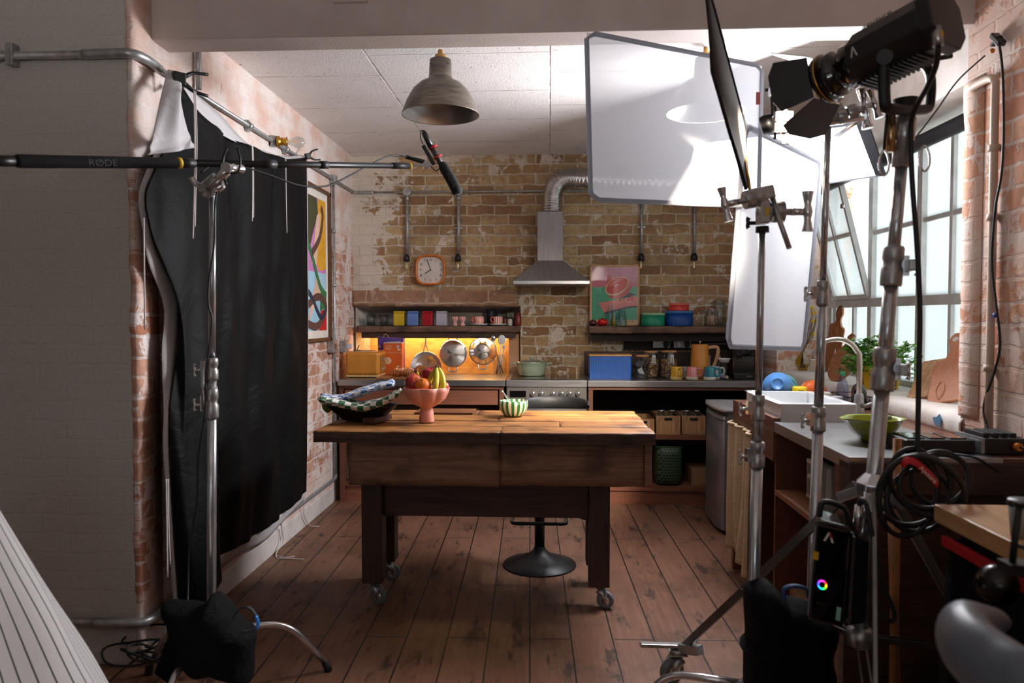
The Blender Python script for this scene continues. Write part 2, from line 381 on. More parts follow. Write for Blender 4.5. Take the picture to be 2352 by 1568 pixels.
M['linen'] = cloth_mat('natural_linen', (196, 172, 138), (180, 156, 122), .9, wr=9)
M['cord'] = pm('white_cord', (216, 208, 204), .8)
M['white'] = pm('white_ceramic', (228, 230, 232), .18, c2=(222, 224, 226))
M['whitepl'] = pm('white_paint_metal', (206, 208, 208), .45, c2=(190, 192, 190), ns=14)
M['sill'] = pm('white_sill_paint', (222, 216, 210), .7, c2=(206, 196, 188), ns=9, bump=.3)
M['red'] = pm('red_velcro', (190, 16, 34), .6)
M['label_w'] = pm('white_sticker', (226, 226, 222), .6)
M['label_y'] = pm('yellow_sticker', (222, 178, 30), .6)
M['blue_tag'] = pm('blue_tag', (30, 112, 190), .4)
def glass(name, c=(235, 240, 240), rough=.02, ior=1.45, a=.25):
    """thin clear glass: mostly see-through with a sheen"""
    t = NT(name); g = t.n('ShaderNodeBsdfGlossy', {'Color': WH, 'Roughness': rough}); tr = t.n('ShaderNodeBsdfTransparent', {'Color': srgb(*c)})
    fr = t.n('ShaderNodeLayerWeight', {'Blend': .5}); f = t.rng(t.math('POWER', fr.outputs['Facing'], 3.0), 0, 1, .04+a*.1, .5)
    mx = t.n('ShaderNodeMixShader', {0: f, 1: tr.outputs[0], 2: g.outputs[0]}); t.t.links.new(mx.outputs[0], t.out.inputs[0]); return t.m
M['glass'] = glass('clear_glass'); M['glass_y'] = glass('amber_yellow_glass', (214, 190, 60), a=.4); M['glass_o'] = glass('oil', (190, 150, 10)); M['glass_b'] = glass('blue_tint_glass', (226, 243, 246), a=.35)
def frosted():
    t = NT('reeded_obscure_glass'); v = t.coord((1, 60, 60)); n = t.noise(v, 3, 3)
    tl = t.n('ShaderNodeBsdfTranslucent', {'Color': srgb(160, 170, 171)}); tr = t.n('ShaderNodeBsdfTransparent', {'Color': srgb(172, 182, 183)})
    gl = t.n('ShaderNodeBsdfGlossy', {'Color': WH, 'Roughness': .25, 'Normal': t.bump(n, .5, .003)})
    a = t.n('ShaderNodeMixShader', {0: t.rng(n, .3, .7, .45, .75), 1: tr.outputs[0], 2: tl.outputs[0]}); b = t.n('ShaderNodeMixShader', {0: .06, 1: a.outputs[0], 2: gl.outputs[0]})
    t.t.links.new(b.outputs[0], t.out.inputs[0]); return t.m
M['frosted'] = frosted()
def scrim(name, thin, c=(236, 238, 242)):
    t = NT(name); n = t.noise(t.coord(), 260, 2)
    tl = t.n('ShaderNodeBsdfTranslucent', {'Color': srgb(*c)}); df = t.n('ShaderNodeBsdfDiffuse', {'Color': srgb(*c)}); tr = t.n('ShaderNodeBsdfTransparent', {'Color': WH})
    a = t.n('ShaderNodeMixShader', {0: .45, 1: tl.outputs[0], 2: df.outputs[0]}); b = t.n('ShaderNodeMixShader', {0: t.rng(n, .3, .7, 1-thin-.04, 1-thin+.04), 1: tr.outputs[0], 2: a.outputs[0]})
    t.t.links.new(b.outputs[0], t.out.inputs[0]); return t.m
M['scrim'] = scrim('thin_diffusion_silk', .26, (190, 192, 198)); M['scrim2'] = scrim('dense_diffusion_silk', .16, (182, 184, 189))
M['sleeve'] = scrim('doubled_silk_edge', .04, (170, 172, 178))
def emis(name, c, s_):
    t = NT(name); return t.fin(col=BL, em=srgb(*c), ems=s_)
M['em_soft'] = emis('softbox_face', (250, 250, 255), SOFTBOX)
M['em_strip'] = emis('warm_led_strip', (255, 196, 124), STRIP)
M['em_fil'] = emis('glowing_filament', (255, 190, 110), .35)
def stripes(name, ca, cb, freq, axis='x', width=.5, rough=.5, ang=None):
    """stripes along one axis, or around the vertical axis (ang = how many)"""
    t = NT(name); tc = t.n('ShaderNodeTexCoord'); sp = t.n('ShaderNodeSeparateXYZ', {0: tc.outputs['Object']})
    if ang: a = t.math('MULTIPLY', t.math('ADD', t.math('ARCTAN2', sp.outputs[1], sp.outputs[0]), PI), ang/(2*PI))
    else: a = t.math('MULTIPLY', sp.outputs['xyz'.index(axis)], freq)
    f = t.math('GREATER_THAN', t.math('FRACT', t.math('ADD', a, 100.0)), width)
    return t.fin(col=t.mix(f, srgb(*ca), srgb(*cb)), rough=rough)
def checks(name, ca, cb, s_, rough=.85):
    t = NT(name); v = t.coord(); ch = t.n('ShaderNodeTexChecker', {'Vector': v, 'Color1': srgb(*ca), 'Color2': srgb(*cb), 'Scale': s_})
    return t.fin(col=ch.outputs[0], rough=rough, sheen=.2, nor=t.bump(t.noise(v, 200, 2), .2, .001))
def C(name, c, rough=.4, **k):
    if name not in M: M[name] = pm(name, c, rough, **k)
    return M[name]
# ------------------------------------------------------------------ the room
XL, XR, XW, YB, ZC = -1.62, 1.63, 2.02, 6.05, 2.70   # left wall, right wall face, window plane, back wall, ceiling
YN, YR0, YR1, ZS = 2.83, 3.01, 5.40, .997            # near wall face, window recess, sill height
NX0, NX1, NZ = -1.60, -.235, 1.477                   # recess in the back wall
b = MB(); b.box((-5, -2.6, -.1), (3, 6.6, 0)); struct('floor', b, M['floor'])
b = MB()
b.box((XL-.3, 3.05, ZC), (3, 6.6, ZC+.15)); b.box((-5, -2.6, 3.05), (3, 3.05, 3.2)); struct('ceiling', b, M['ceiling'])
# back wall with the recess cut out (splayed head and cheeks)
b = MB(); yb2 = YB+.45
b.box((XL-.2, YB, NZ), (2.4, yb2, ZC+.1)); b.box((NX1, YB, -.05), (2.4, yb2, NZ)); b.box((XL-.2, YB+.40, -.05), (NX1, yb2, NZ)); b.box((XL-.2, YB, -.05), (NX1, YB+.40, .86))
o = struct('wall_back', b, M['brick_back'])
# rough lintel band over the recess and the splayed plaster inside it
def rough_box(a, c, nx, nz, amp, seed=0, face=-1, axis='y'):
    """slab whose front face is uneven"""
    a = Vector(a); c = Vector(c); mb = MB()
    def p(u, v_, front):
        x = a.x+(c.x-a.x)*u; z = a.z+(c.z-a.z)*v_
        n_ = noise.noise(Vector((x*6, z*9, seed)))*amp
        e = noise.noise(Vector((x*12, seed+3, z*3)))*amp
        return Vector((x, (a.y-n_) if front else c.y, z + (e if 0 < v_ < 1 or v_ == 0 else 0)))
    mb.grid(lambda u, v_: p(u, v_, True), nx, nz, smooth=True)
    mb.grid(lambda u, v_: p(u, 0, v_ < .5), nx, 1, smooth=False); mb.grid(lambda u, v_: p(u, 1, v_ < .5), nx, 1, smooth=False)
    mb.grid(lambda u, v_: p(0, u, v_ < .5), nz, 1, smooth=False); mb.grid(lambda u, v_: p(1, u, v_ < .5), nz, 1, smooth=False)
    return mb
b = rough_box((XL, YB-.035, NZ-.004), (-.26, YB+.001, NZ+.125), 60, 8, .012, 1); struct('trim_1', b, M['lintel'])
b = MB(); y2 = YB+.26
b.add([(NX0, YB, NZ), (NX1, YB, NZ), (NX1-.05, y2, NZ-.055), (NX0+.09, y2, NZ-.055)], [(0, 1, 2, 3)])
b.add([(NX0, YB, NZ), (NX0+.09, y2, NZ-.055), (NX0+.09, y2, .85), (NX0, YB, .85)], [(0, 1, 2, 3)])
b.add([(NX1, YB, NZ), (NX1-.05, y2, NZ-.055), (NX1-.05, y2, .85), (NX1, YB, .85)], [(3, 2, 1, 0)])
b.add([(NX0+.09, y2, NZ-.055), (NX1-.05, y2, NZ-.055), (NX1-.05, y2, 1.2), (NX0+.09, y2, 1.2)], [(0, 1, 2, 3)])
struct('trim_2', b, M['niche_plaster'], solid=.004)
# left wall: brick return, slightly wavy near edge
b = MB(); b.box((XL-.4, YN+.005, -.05), (XL, YB+.2, ZC+.1))
struct('wall_left', b, M['brick_left'])
b = MB()   # ragged arris of the near corner
def arris(u, v_):
    z = 2.98*v_; e = noise.noise(Vector((0, z*7, 3)))*.012+noise.noise(Vector((0, z*30, 9)))*.006
    a = [(XL+.003, YN+.16), (XL+.005+e*.3, YN+.03), (XL+.002+e, YN-.004), (XL-.012+e*1.4, YN-.006), (XL-.022+e, YN-.001)][round(u*4)]
    return Vector((a[0], a[1], z))
b.grid(arris, 4, 160); struct('trim_3', b, M['brick_left'], solid=.003)
# near grey wall that the camera looks at
b = MB(); b.box((-5, YN, -.05), (XL-.02, YN+.3, 3.1)); struct('wall_near', b, M['grey_wall'])
# the beam across the room
b = MB(); b.box((XL-.1, 2.97, 2.512), (2.4, 3.12, 3.1)); struct('trim_4', b, M['beam'], bevel=.004)
# right wall: pier, lintel over the window, wall under the sill, far cheek
b = MB()
b.box((XR, -2.6, -.05), (XR+.5, YR0, 3.1)); o = struct('wall_right', b, M['brick_right'])
b = MB()
b.box((XR, YR0, 2.30), (XR+.5, YR1, ZC+.1)); struct('trim_5', b, M['sill'])
b = MB(); b.box((XR, YR0, -.05), (XR+.5, YR1, ZS-.03)); struct('wall_right_sill', b, M['brick_right'])
b = MB(); b.box((XR, YR1, -.05), (XR+.5, YB+.1, ZC+.1)); struct('wall_right_far', b, M['brick_right_face'])
# ragged edge of the pier next to the glass
b = MB()
def pier(u, v_):
    z = ZS+(2.3-ZS)*v_; e = (noise.noise(Vector((2, z*6, 3)))*.014+noise.noise(Vector((0, z*28, 9)))*.006)
    return Vector([(XR-.003, YR0-.12), (XR-.004, YR0-.02), (XR-.003, YR0+.012+e), (XR+.06, YR0+.014+e)][round(u*3)]+((z,) if 0 else ())) if 0 else Vector((*[(XR-.003, YR0-.12), (XR-.004, YR0-.02), (XR-.003, YR0+.012+e), (XR+.06, YR0+.014+e)][round(u*3)], z))
b.grid(pier, 3, 90); struct('trim_6', b, M['brick_right'], solid=.003)
# sill with a broken front edge, blue paint chip
b = MB()
def sill(u, v_):
    y = YR0-.02+(YR1-YR0+.02)*u; e = noise.noise(Vector((y*5, 0, 1)))*.012+noise.noise(Vector((y*22, 0, 5)))*.006
    P_ = [(XW+.02, ZS), (XR+.05, ZS+.002), (XR+.004+e, ZS-.004), (XR-.012+e, ZS-.03), (XR-.010+e*.7, ZS-.065), (XR-.004, ZS-.09)]
    q = P_[round(v_*5)]; return Vector((q[0], y, q[1]))
b.grid(sill, 120, 5); struct('trim_7', b, M['sill'], solid=.004)
b = MB(); b.prism([(0, 0), (.05, .004), (.064, .03), (.03, .036), (.012, .05), (-.004, .03)], (XR-.0125, 3.13, .935), (0, 1, 0), (0, 0, 1), (-.004, 0, 0)); struct('trim_8', b, C('blue_paint_chip', (96, 140, 170), .8))
# window: steel frame, panes and the tilted open casement
win = bpy.data.objects.new('window_1', None); col.objects.link(win); win.location = (XW, 4.2, 1.6); win['kind'] = 'structure'
b = MB(); Y0, Y1, ZB, ZT = YR0, YR1, 1.0, 2.31
zr = 1.475; rows = [ZB, zr, 1.905, ZT]
cols_ = [3.02, 3.22, 3.51, 3.82, 4.12, 4.42, 4.73, 5.0, 5.29, 5.39]
for y in cols_:
    if y != 5.0: b.box((XW-.02, y-.014, ZB), (XW+.02, y+.014, ZT))
b.box((XW-.02, 4.986, ZB), (XW+.02, 5.014, zr))
for y in (3.51, 4.12, 4.73, 5.29): b.box((XW-.03, y-.026, ZB), (XW+.02, y+.026, ZT))
for z in rows:
    if z == 1.905: b.box((XW-.018, Y0, z-.013), (XW+.018, 4.73, z+.013)); b.box((XW-.018, 5.29, z-.013), (XW+.018, Y1, z+.013))
    else: b.box((XW-.018, Y0, z-.013), (XW+.018, Y1, z+.013))
b.box((XW-.028, Y0, zr-.027), (XW+.02, Y1, zr+.027)); b.box((XW-.028, Y0, ZB-.01), (XW+.02, Y1, ZB+.03)); b.box((XW-.03, Y0, ZT-.02), (XW+.03, Y1, ZT+.08))
b.build('window_frame', M['whitepl'], win, bevel=.003)
for i in range(len(cols_)-1):
    for j in range(3):
        if i in (6, 7) and j > 0: continue
        p = MB(); p.add([(XW, cols_[i]+.012, rows[j]+.012), (XW, cols_[i+1]-.012, rows[j]+.012), (XW, cols_[i+1]-.012, rows[j+1]-.012), (XW, cols_[i]+.012, rows[j+1]-.012)], [(0, 1, 2, 3)])
        p.build('pane', M['frosted'], win)
# open casement: hinged at its foot, leaning into the room
def cas(u, v_): return Vector((XW-.03-.20*v_, 4.74+.54*u, zr+.04+.78*v_))
b = MB()
for u in (0, .5, 1): b.bar(cas(u, 0), cas(u, 1), .026, .03, up=(1, 0, 0))
for v_ in (0, .5, 1): b.bar(cas(0, v_), cas(1, v_), .03, .026)
o = b.build('casement_frame', M['whitepl'], win)
for i in (0, 1):
    for j in (0, 1):
        p = MB(); p.add([cas(i/2+.02, j/2+.01), cas(i/2+.48, j/2+.01), cas(i/2+.48, j/2+.49), cas(i/2+.02, j/2+.49)], [(0, 1, 2, 3)]); p.build('pane', M['frosted'], win)
b = MB(); b.cyl(cas(0, .72)+V(-.01, 0, 0), cas(0, .72)+V(-.03, 0, 0), .016); b.build('window_latch', M['chrome'], win)
b = MB(); b.tube([V(XW-.16, 5.33, 2.25), V(XW-.1, 5.33, 1.8), V(XW-.09, 5.33, 1.62)], .004, 6); b.box((XW-.10, 5.32, 1.56), (XW-.08, 5.34, 1.63)); b.build('window_cord', C('green_cord', (46, 74, 60), .8), win)
# outside: nothing is built, the panes show the world background
# room behind the camera, with an unseen window added for front fill
b = MB(); b.box((-5.1, -2.6, -.05), (-5, 3.1, 3.2)); struct('wall_far_left', b, M['grey_wall'])
b = MB(); b.box((-5, -2.7, -.05), (3, -2.6, 1.1)); b.box((-5, -2.7, 2.3), (3, -2.6, 3.2)); b.box((-5, -2.7, 1.1), (-1.5, -2.6, 2.3)); b.box((.6, -2.7, 1.1), (3, -2.6, 2.3)); struct('wall_behind', b, M['grey_wall'])
b = MB()
for x in (-1.5, -.45, .6): b.box((x-.02, -2.67, 1.1), (x+.02, -2.63, 2.3))
for z in (1.1, 1.7, 2.3): b.box((-1.5, -2.67, z-.02), (.6, -2.63, z+.02))
struct('window_fill', b, M['whitepl'])
# skirting strip of pale plaster at foot of the left wall
b = MB(); b.box((XL, YN+.02, 0), (XL+.012, 5.40, .12)); struct('baseboard_left', b, M['sill'], bevel=.005)
# bolt plate on the beam at the top right
t = thing('bolted_plate', 'painted steel plate with hexagonal bolts on the beam, top right corner', 'plate', PY(2320, 20, 2.97))
b = MB(); c = PY(2320, 20, 2.97); b.box((c.x-.07, 2.955, c.z-.04), (c.x+.12, 2.972, c.z+.06)); b.build('plate', M['beam'], t, bevel=.003)
for dx in (-.03, .045): b = MB(); b.cyl((c.x+dx, 2.956, c.z), (c.x+dx, 2.94, c.z), .018, n=6, smooth=False); b.build('bolt', M['beam'], t)
t = MB(); c = PY(805, 5, 2.97); t.box((c.x-.07, 2.955, c.z-.005), (c.x+.07, 2.972, c.z+.08)); tag(t.build('blank_plate', M['beam'], bevel=.003, loc=c), 'small painted blanking plate on the beam above the black drape', 'plate')
# ------------------------------------------------------------------ units along the back wall
YF, ZW = 5.41, .92
def xat(px, y=YF, py=880): return PY(px, py, y).x
# left cabinet
t = thing('drawer_cabinet', 'long reddish-brown wooden cabinet with one wide drawer, left of the cooker', 'cabinet', (-1.0, 5.75, 0))
xa, xb = XL+.05, -.335
for f_ in (1, 2):
    b = MB(); (b.box((xa, YF+.03, 0), (xa+.035, YB, .872)) if f_ == 1 else b.box((xb-.035, YF+.03, 0), (xb, YB, .872))); b.build('side_panel', M['cab_side'], t, bevel=.002)
b = MB(); b.box((xa+.035, YF+.04, .115), (xb-.035, YB, .145)); b.build('bottom_shelf', M['cab_side'], t)
b = MB(); b.box((xa+.035, YF+.06, 0), (xb-.035, YF+.08, .115)); b.build('plinth', M['cab_wood'], t)
b = MB(); b.box((xa+.035, YB-.02, .145), (xb-.035, YB, .872)); b.build('back_panel', M['dark_wood'], t)
b = MB(); b.box((xa+.035, YF+.03, .85), (xb-.035, YF+.06, .872)); b.build('top_rail', M['cab_wood'], t)
b = MB(); b.box((xa+.045, YF+.022, .735), (xb-.045, YF+.045, .842)); b.build('drawer_front', M['cab_wood'], t, bevel=.002)
b = MB(); b.box((xa, YF, ZW-.045), (xb+.012, YB, ZW)); o = b.build('worktop', M['steel'], loc=(xa, YF, ZW), bevel=.002)
tag(o, 'brushed steel worktop on the left of the cooker, under the yellow toaster', 'worktop')
# cooker
xc0, xc1 = -.318, .276
t = thing('range_cooker', 'stainless range cooker with black glass hob and six knobs', 'cooker', ((xc0+xc1)/2, 5.7, 0))
b = MB(); b.box((xc0, YF+.03, .09), (xc1, YB-.02, ZW-.02)); b.build('body', M['cooker'], t, bevel=.003)
b = MB(); b.box((xc0, YF-.005, ZW-.048), (xc1, YB-.02, ZW+.002)); b.build('hob_frame', M['steel'], t, bevel=.003)
b = MB(); b.box((xc0+.03, YF+.06, ZW+.002), (xc1-.03, YB-.06, ZW+.006)); b.build('hob_glass', M['black_gloss'], t)
b = MB(); b.box((xc0+.004, YF+.008, .755), (xc1-.004, YF+.032, ZW-.05)); b.build('control_panel', M['cooker'], t, bevel=.004)
b = MB(); b.box((xat(1171, YF+.006), YF+.003, PY(1171, 912, YF).z), (xat(1208, YF+.006), YF+.01, PY(1171, 897, YF).z)); b.build('display', M['black_gloss'], t)
for px in (1224, 1244, 1270.5, 1290, 1308, 1327):
    c = PY(px, 903, YF+.006); b = MB(); b.lathe([(0, .034), (.016, .034), (.017, .03), (.0165, .006), (.021, .004), (.022, 0)], c, 24, R=fromz((0, -1, 0)))
    b.box((c.x-.003, c.y-.044, c.z-.018), (c.x+.003, c.y-.03, c.z+.018)); b.build('knob', M['chrome'], t)
    b = MB(); b.cyl((c.x, c.y, c.z+.034), (c.x, c.y-.002, c.z+.034), .003); b.build('knob_mark', M['chrome'], t)
b = MB(); b.box((xc0+.006, YF+.0, .2), (xc1-.006, YF+.03, .745)); b.build('oven_door', M['cooker'], t, bevel=.004)
b = MB(); b.cyl((xc0+.06, YF-.04, .70), (xc1-.06, YF-.04, .70), .011)
for x in (xc0+.09, xc1-.09): b.cyl((x, YF, .70), (x, YF-.04, .70), .008)
b.build('door_handle', M['chrome'], t)
b = MB(); b.box((xc0+.07, YF-.004, .3), (xc1-.07, YF, .62)); b.build('oven_window', M['black_gloss'], t)
# right cabinet, open shelves
t = thing('open_shelf_cabinet', 'open wooden kitchen cabinet with two dark shelves, right of the cooker', 'cabinet', (.8, 5.75, 0))
xa, xb = .285, 1.60
for f_ in (1, 2):
    b = MB(); (b.box((xa, YF+.03, 0), (xa+.035, YB, .872)) if f_ == 1 else b.box((xb-.035, YF+.03, 0), (xb, YB, .872))); b.build('side_panel', M['cab_side'], t, bevel=.002)
b = MB(); b.box((xa+.035, YF+.04, .105), (xb-.035, YB, .135)); b.build('bottom_shelf', M['cab_wood'], t)
b = MB(); b.box((xa+.035, YF+.05, .485), (xb-.035, YB, .515)); b.build('middle_shelf', M['cab_wood'], t)
b = MB(); b.box((xa+.035, YF+.06, 0), (xb-.035, YF+.08, .105)); b.build('plinth', M['cab_wood'], t)
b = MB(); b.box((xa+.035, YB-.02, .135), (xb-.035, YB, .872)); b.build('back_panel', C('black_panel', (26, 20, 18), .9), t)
b = MB(); b.box((xa+.0, YF+.025, .85), (xb, YF+.05, .875)); b.build('top_rail', M['cab_wood'], t)
b = MB(); b.box((.28, YF, ZW-.045), (XR-.005, YB, ZW)); o = b.build('worktop', M['steel'], loc=(.28, YF, ZW), bevel=.002)
tag(o, 'brushed steel worktop on the right of the cooker, under the mugs', 'worktop')
b = MB(); b.box((.285, YB-.03, ZW), (XR-.01, YB-.005, ZW+.185)); o = b.build('upstand', M['dark_wood'], loc=(.3, YB-.03, ZW), bevel=.003)
tag(o, 'low brown wooden upstand board behind the blue ribbed container', 'upstand')
# dark board behind the sockets
b = MB(); b.box((.60, YB-.012, 1.115), (XR-.01, YB-.002, 1.24)); o = b.build('socket_board', C('dark_brown_board', (44, 34, 30), .8), loc=(.9, YB, 1.2)); tag(o, 'dark brown board on the brick wall behind the twin sockets', 'board')
# crates, jars in crates, basket, box
def crate(px0, px1, py0, py1, label, y=5.50, grp='wooden crates on the middle shelf'):
    a, c = PY(px0, py1, y), PY(px1, py0, y); a.z = .516
    t = thing('wooden_crate', label, 'crate', ((a.x+c.x)/2, y+.15, a.z), grp); d = .3; w_ = .012
    b = MB(); b.box((a.x, y, a.z), (c.x, y+w_, c.z)); fr = b.build('front_board', M['cboard2'], t, bevel=.001)
    m = (a.x+c.x)/2; b = MB(); pts = [(m-.03, c.z-.022), (m+.03, c.z-.022)]
    b.tube([V(m-.028, y-.0015, c.z-.024), V(m+.028, y-.0015, c.z-.024)], .009, 10, flat=1); b.build('hand_slot', C('slot_black', (14, 11, 10), .9), fr)
    for f_ in (1, 2):
        b = MB(); (b.box((a.x, y+w_, a.z), (a.x+w_, y+d, c.z)) if f_ == 1 else b.box((c.x-w_, y+w_, a.z), (c.x, y+d, c.z))); b.build('side_board', M['cboard2'], t)
    b = MB(); b.box((a.x, y+d, a.z), (c.x, y+d+w_, c.z)); b.build('back_board', M['cboard2'], t)
    b = MB(); b.box((a.x+w_, y+w_, a.z), (c.x-w_, y+d, a.z+w_)); b.build('bottom_board', M['cboard2'], t)
    return a, c
crate(1452, 1503, 962, 990, 'wooden crate on the middle shelf half hidden by the table end')
a1 = crate(1507, 1563, 955, 990, 'wooden crate with hand slot on the middle shelf, middle one of three')
a2 = crate(1566, 1621, 955, 990, 'wooden crate with hand slot on the middle shelf, nearest the fridge')
k = 0
for (a, c), n_ in ((a1, 2), (a2, 2)):
    for q in range(n_):
        x = a.x+.05+(c.x-a.x-.1)*q/(n_-1); k += 1; z0 = a.z+.013
        lb = ['small glass jar in the middle crate, on its left', 'small glass jar in the middle crate, on its right', 'small glass jar in the crate by the fridge, on its left', 'small glass jar in the crate by the fridge, on its right'][k-1]
        t = thing('storage_jar', lb, 'jar', (x, 5.6, z0), 'glass jars standing in the crates')
        b = MB(); b.lathe([(.001, 0), (.034, 0), (.037, .01), (.037, .11), (.028, .13), (.028, .145)], (x, 5.6, z0), 20); b.build('glass_body', M['glass_b'], t)
        b = MB(); b.lathe([(.001, .16), (.03, .16), (.031, .146), (.001, .146)], (x, 5.6, z0), 20); b.build('lid', M['chrome'], t)
# green perforated basket
a, c = PY(1506, 1110, 5.48), PY(1572, 1027, 5.48); a.z = .136
t = thing('laundry_basket', 'dark green plastic basket with round holes on the bottom shelf', 'basket', ((a.x+c.x)/2, 5.6, a.z))
tm = NT('perforated_green_plastic'); tc = tm.n('ShaderNodeTexCoord'); sp = tm.n('ShaderNodeSeparateXYZ', {0: tc.outputs['Object']})
def holes(tm, u, v_, s_, r):
    row = tm.math('FLOOR', tm.math('MULTIPLY', v_, s_)); off = tm.math('MULTIPLY', tm.math('MODULO', tm.math('ADD', row, 100.0), 2.0), .5)
    fu = tm.math('SUBTRACT', tm.math('FRACT', tm.math('ADD', tm.math('ADD', tm.math('MULTIPLY', u, s_), off), 100.0)), .5); fv = tm.math('SUBTRACT', tm.math('FRACT', tm.math('ADD', tm.math('MULTIPLY', v_, s_), 100.0)), .5)
    d = tm.math('SQRT', tm.math('ADD', tm.math('MULTIPLY', fu, fu), tm.math('MULTIPLY', fv, fv))); return tm.math('LESS_THAN', d, r)
hh = holes(tm, tm.math('ADD', sp.outputs[0], sp.outputs[1]), sp.outputs[2], 46.0, .33)
tm.fin(col=tm.mix(hh, srgb(58, 84, 56), srgb(10, 12, 10)), rough=.5)
b = MB(); x0, x1, y0, y1 = a.x, c.x, 5.48, 5.74; h = c.z-a.z
def rr(u, z, k_=0):
    n = 4.; aa = 2*PI*u; cx, cy = (x0+x1)/2, (y0+y1)/2; s_ = .90+.10*z/h
    co, si = math.cos(aa), math.sin(aa); e = (abs(co)**n+abs(si)**n)**(-1/n)
    return Vector((cx+(x1-x0)/2*s_*co*e, cy+(y1-y0)/2*s_*si*e, a.z+z))
b.grid(lambda u, v_: rr(u, h*v_), 48, 4); b.build('perforated_wall', tm.m, t, solid=.003)
b = MB(); b.tube([rr(i/48, h) for i in range(48)], .005, 8, closed=True); b.build('rim', C('green_plastic', (58, 84, 56), .5), t)
b = MB(); b.prism([(rr(i/24, 0).x, rr(i/24, 0).y) for i in range(24)], (0, 0, a.z), (1, 0, 0), (0, 1, 0), (0, 0, .003)); b.build('base', C('green_plastic', (58, 84, 56), .5), t)
# cardboard box
a, c = PY(1588, 1117, 5.5), PY(1640, 1078, 5.5)
t = thing('cardboard_box', 'small brown cardboard box on the bottom shelf beside the green basket', 'box', ((a.x+c.x)/2, 5.6, .135))
b = MB(); b.box((a.x, 5.5, .136), (c.x, 5.75, .136+.12)); b.build('carton', C('cardboard', (150, 112, 80), .85), t, bevel=.002)
b = MB(); b.box((a.x+.003, 5.502, .256), (c.x-.003, 5.62, .2585)); b.box((a.x+.003, 5.63, .256), (c.x-.003, 5.748, .2585)); b.build('flap', C('cardboard', (150, 112, 80), .85), t)
# things in the left cabinet, seen beside the table: paper sack
b = MB(); 
def sack(u, v_):
    aa = 2*PI*u; r_ = .085*(1-.35*v_**3)*(1+.08*math.sin(5*aa+4*v_)); return Vector((-1.50+r_*math.cos(aa)*.8, 5.58+r_*math.sin(aa), .146+.36*v_))
b.grid(sack, 40, 14); b.prism([(sack(i/30, 0).x, sack(i/30, 0).y) for i in range(30)], (0, 0, .146), (1, 0, 0), (0, 1, 0), (0, 0, .002))
tag(b.build('paper_sack', C('kraft_paper', (92, 78, 66), .8), loc=(-1.5, 5.58, .146), solid=.002), 'crumpled dark paper sack inside the drawer cabinet by the left wall', 'sack')

# ------------------------------------------------------------------ hood and duct
t = thing('extractor_hood', 'stainless chimney extractor hood hung on the brick wall over the cooker', 'hood', (.0, 5.8, 1.64))
yb = YB-.002; f0 = 5.55; hx0, hx1 = PY(1179, 650, f0).x, PY(1354, 650, f0).x; cz = PY(1263, 598, 5.76).z; zt = PY(1263, 485, 5.76).z
cx0, cx1 = PY(1234, 540, 5.76).x, PY(1293, 540, 5.76).x
b = MB(); b.add([(hx0, f0, 1.655), (hx1, f0, 1.655), (hx1, yb, 1.655), (hx0, yb, 1.655), (cx0, 5.76, cz), (cx1, 5.76, cz), (cx1, yb, cz), (cx0, yb, cz)], [(0, 1, 5, 4), (1, 2, 6, 5), (2, 3, 7, 6), (3, 0, 4, 7), (4, 5, 6, 7), (3, 2, 1, 0)])
b.build('canopy', M['steel_dark'], t, bevel=.002)
b = MB(); b.box((hx0-.002, f0-.003, 1.63), (hx1+.002, yb, 1.655)); b.build('canopy_lip', M['steel'], t, bevel=.002)
b = MB(); b.box((cx0, 5.76, cz-.01), (cx1, yb, zt)); b.build('chimney', M['steel_dark'], t, bevel=.003)
for i in range(5):
    c = PY(1305+i*5.3, 647, f0-.004); b = MB(); b.cyl(c, c+V(0, -.004, 0), .004, n=12); b.build('button', M['chrome'], t)
b = MB(); pts = [V(.02, 5.88, zt-.02), V(.02, 5.88, zt+.10), V(.025, 5.88, zt+.16), V(.06, 5.88, zt+.235), V(.14, 5.88, zt+.27), V(.26, 5.88, zt+.265), V(.55, 5.89, zt+.25), V(.85, 5.90, zt+.24), V(1.35, 5.92, zt+.22), V(1.62, 5.93, zt+.22)]
P2, _ = cr(pts, 26); rs = [.078+.0045*math.sin(i*1.57)+.002*noise.noise(Vector((i*.7, 0, 0))) for i in range(len(P2))]
b.tube(P2, rs, 28); o = b.build('foil_duct', M['foil'], loc=(.02, 5.88, zt), subd=0); tag(o, 'ribbed silver foil duct bending from the hood chimney towards the window', 'duct')

# ------------------------------------------------------------------ shelves
def plank_shelf(x0, x1, y0, y1, z0, z1, label, seed):
    mb = rough_box((x0, y0, z0), (x1, y1, z1), 70, 4, .006, seed)
    mb.grid(lambda u, v_: V(x0+(x1-x0)*u, y0+(y1-y0)*v_, z1), 2, 1, smooth=False); mb.grid(lambda u, v_: V(x0+(x1-x0)*u, y0+(y1-y0)*v_, z0), 2, 1, smooth=False)
    o = mb.build('wall_shelf', M['shelf_wood'], loc=(x0, y0, z0)); tag(o, label, 'shelf'); return o
zs = 1.312
plank_shelf(XL+.045, -.238, 5.98, YB+.255, zs-.052, zs, 'rough dark plank shelf in the wall recess, holding coloured tins', 3)
plank_shelf(.31, XR-.02, 5.86, YB, zs-.055, zs, 'rough dark plank shelf on the brick wall, holding the fruit poster', 8)
b = MB(); b.box((.33, 5.92, zs-.12), (XR-.03, 5.95, zs-.056)); tag(b.build('shelf_rail', C('dark_brown_board', (44, 34, 30), .8), loc=(.9, 5.93, zs-.09)), 'dark wooden rail under the right plank shelf', 'rail')
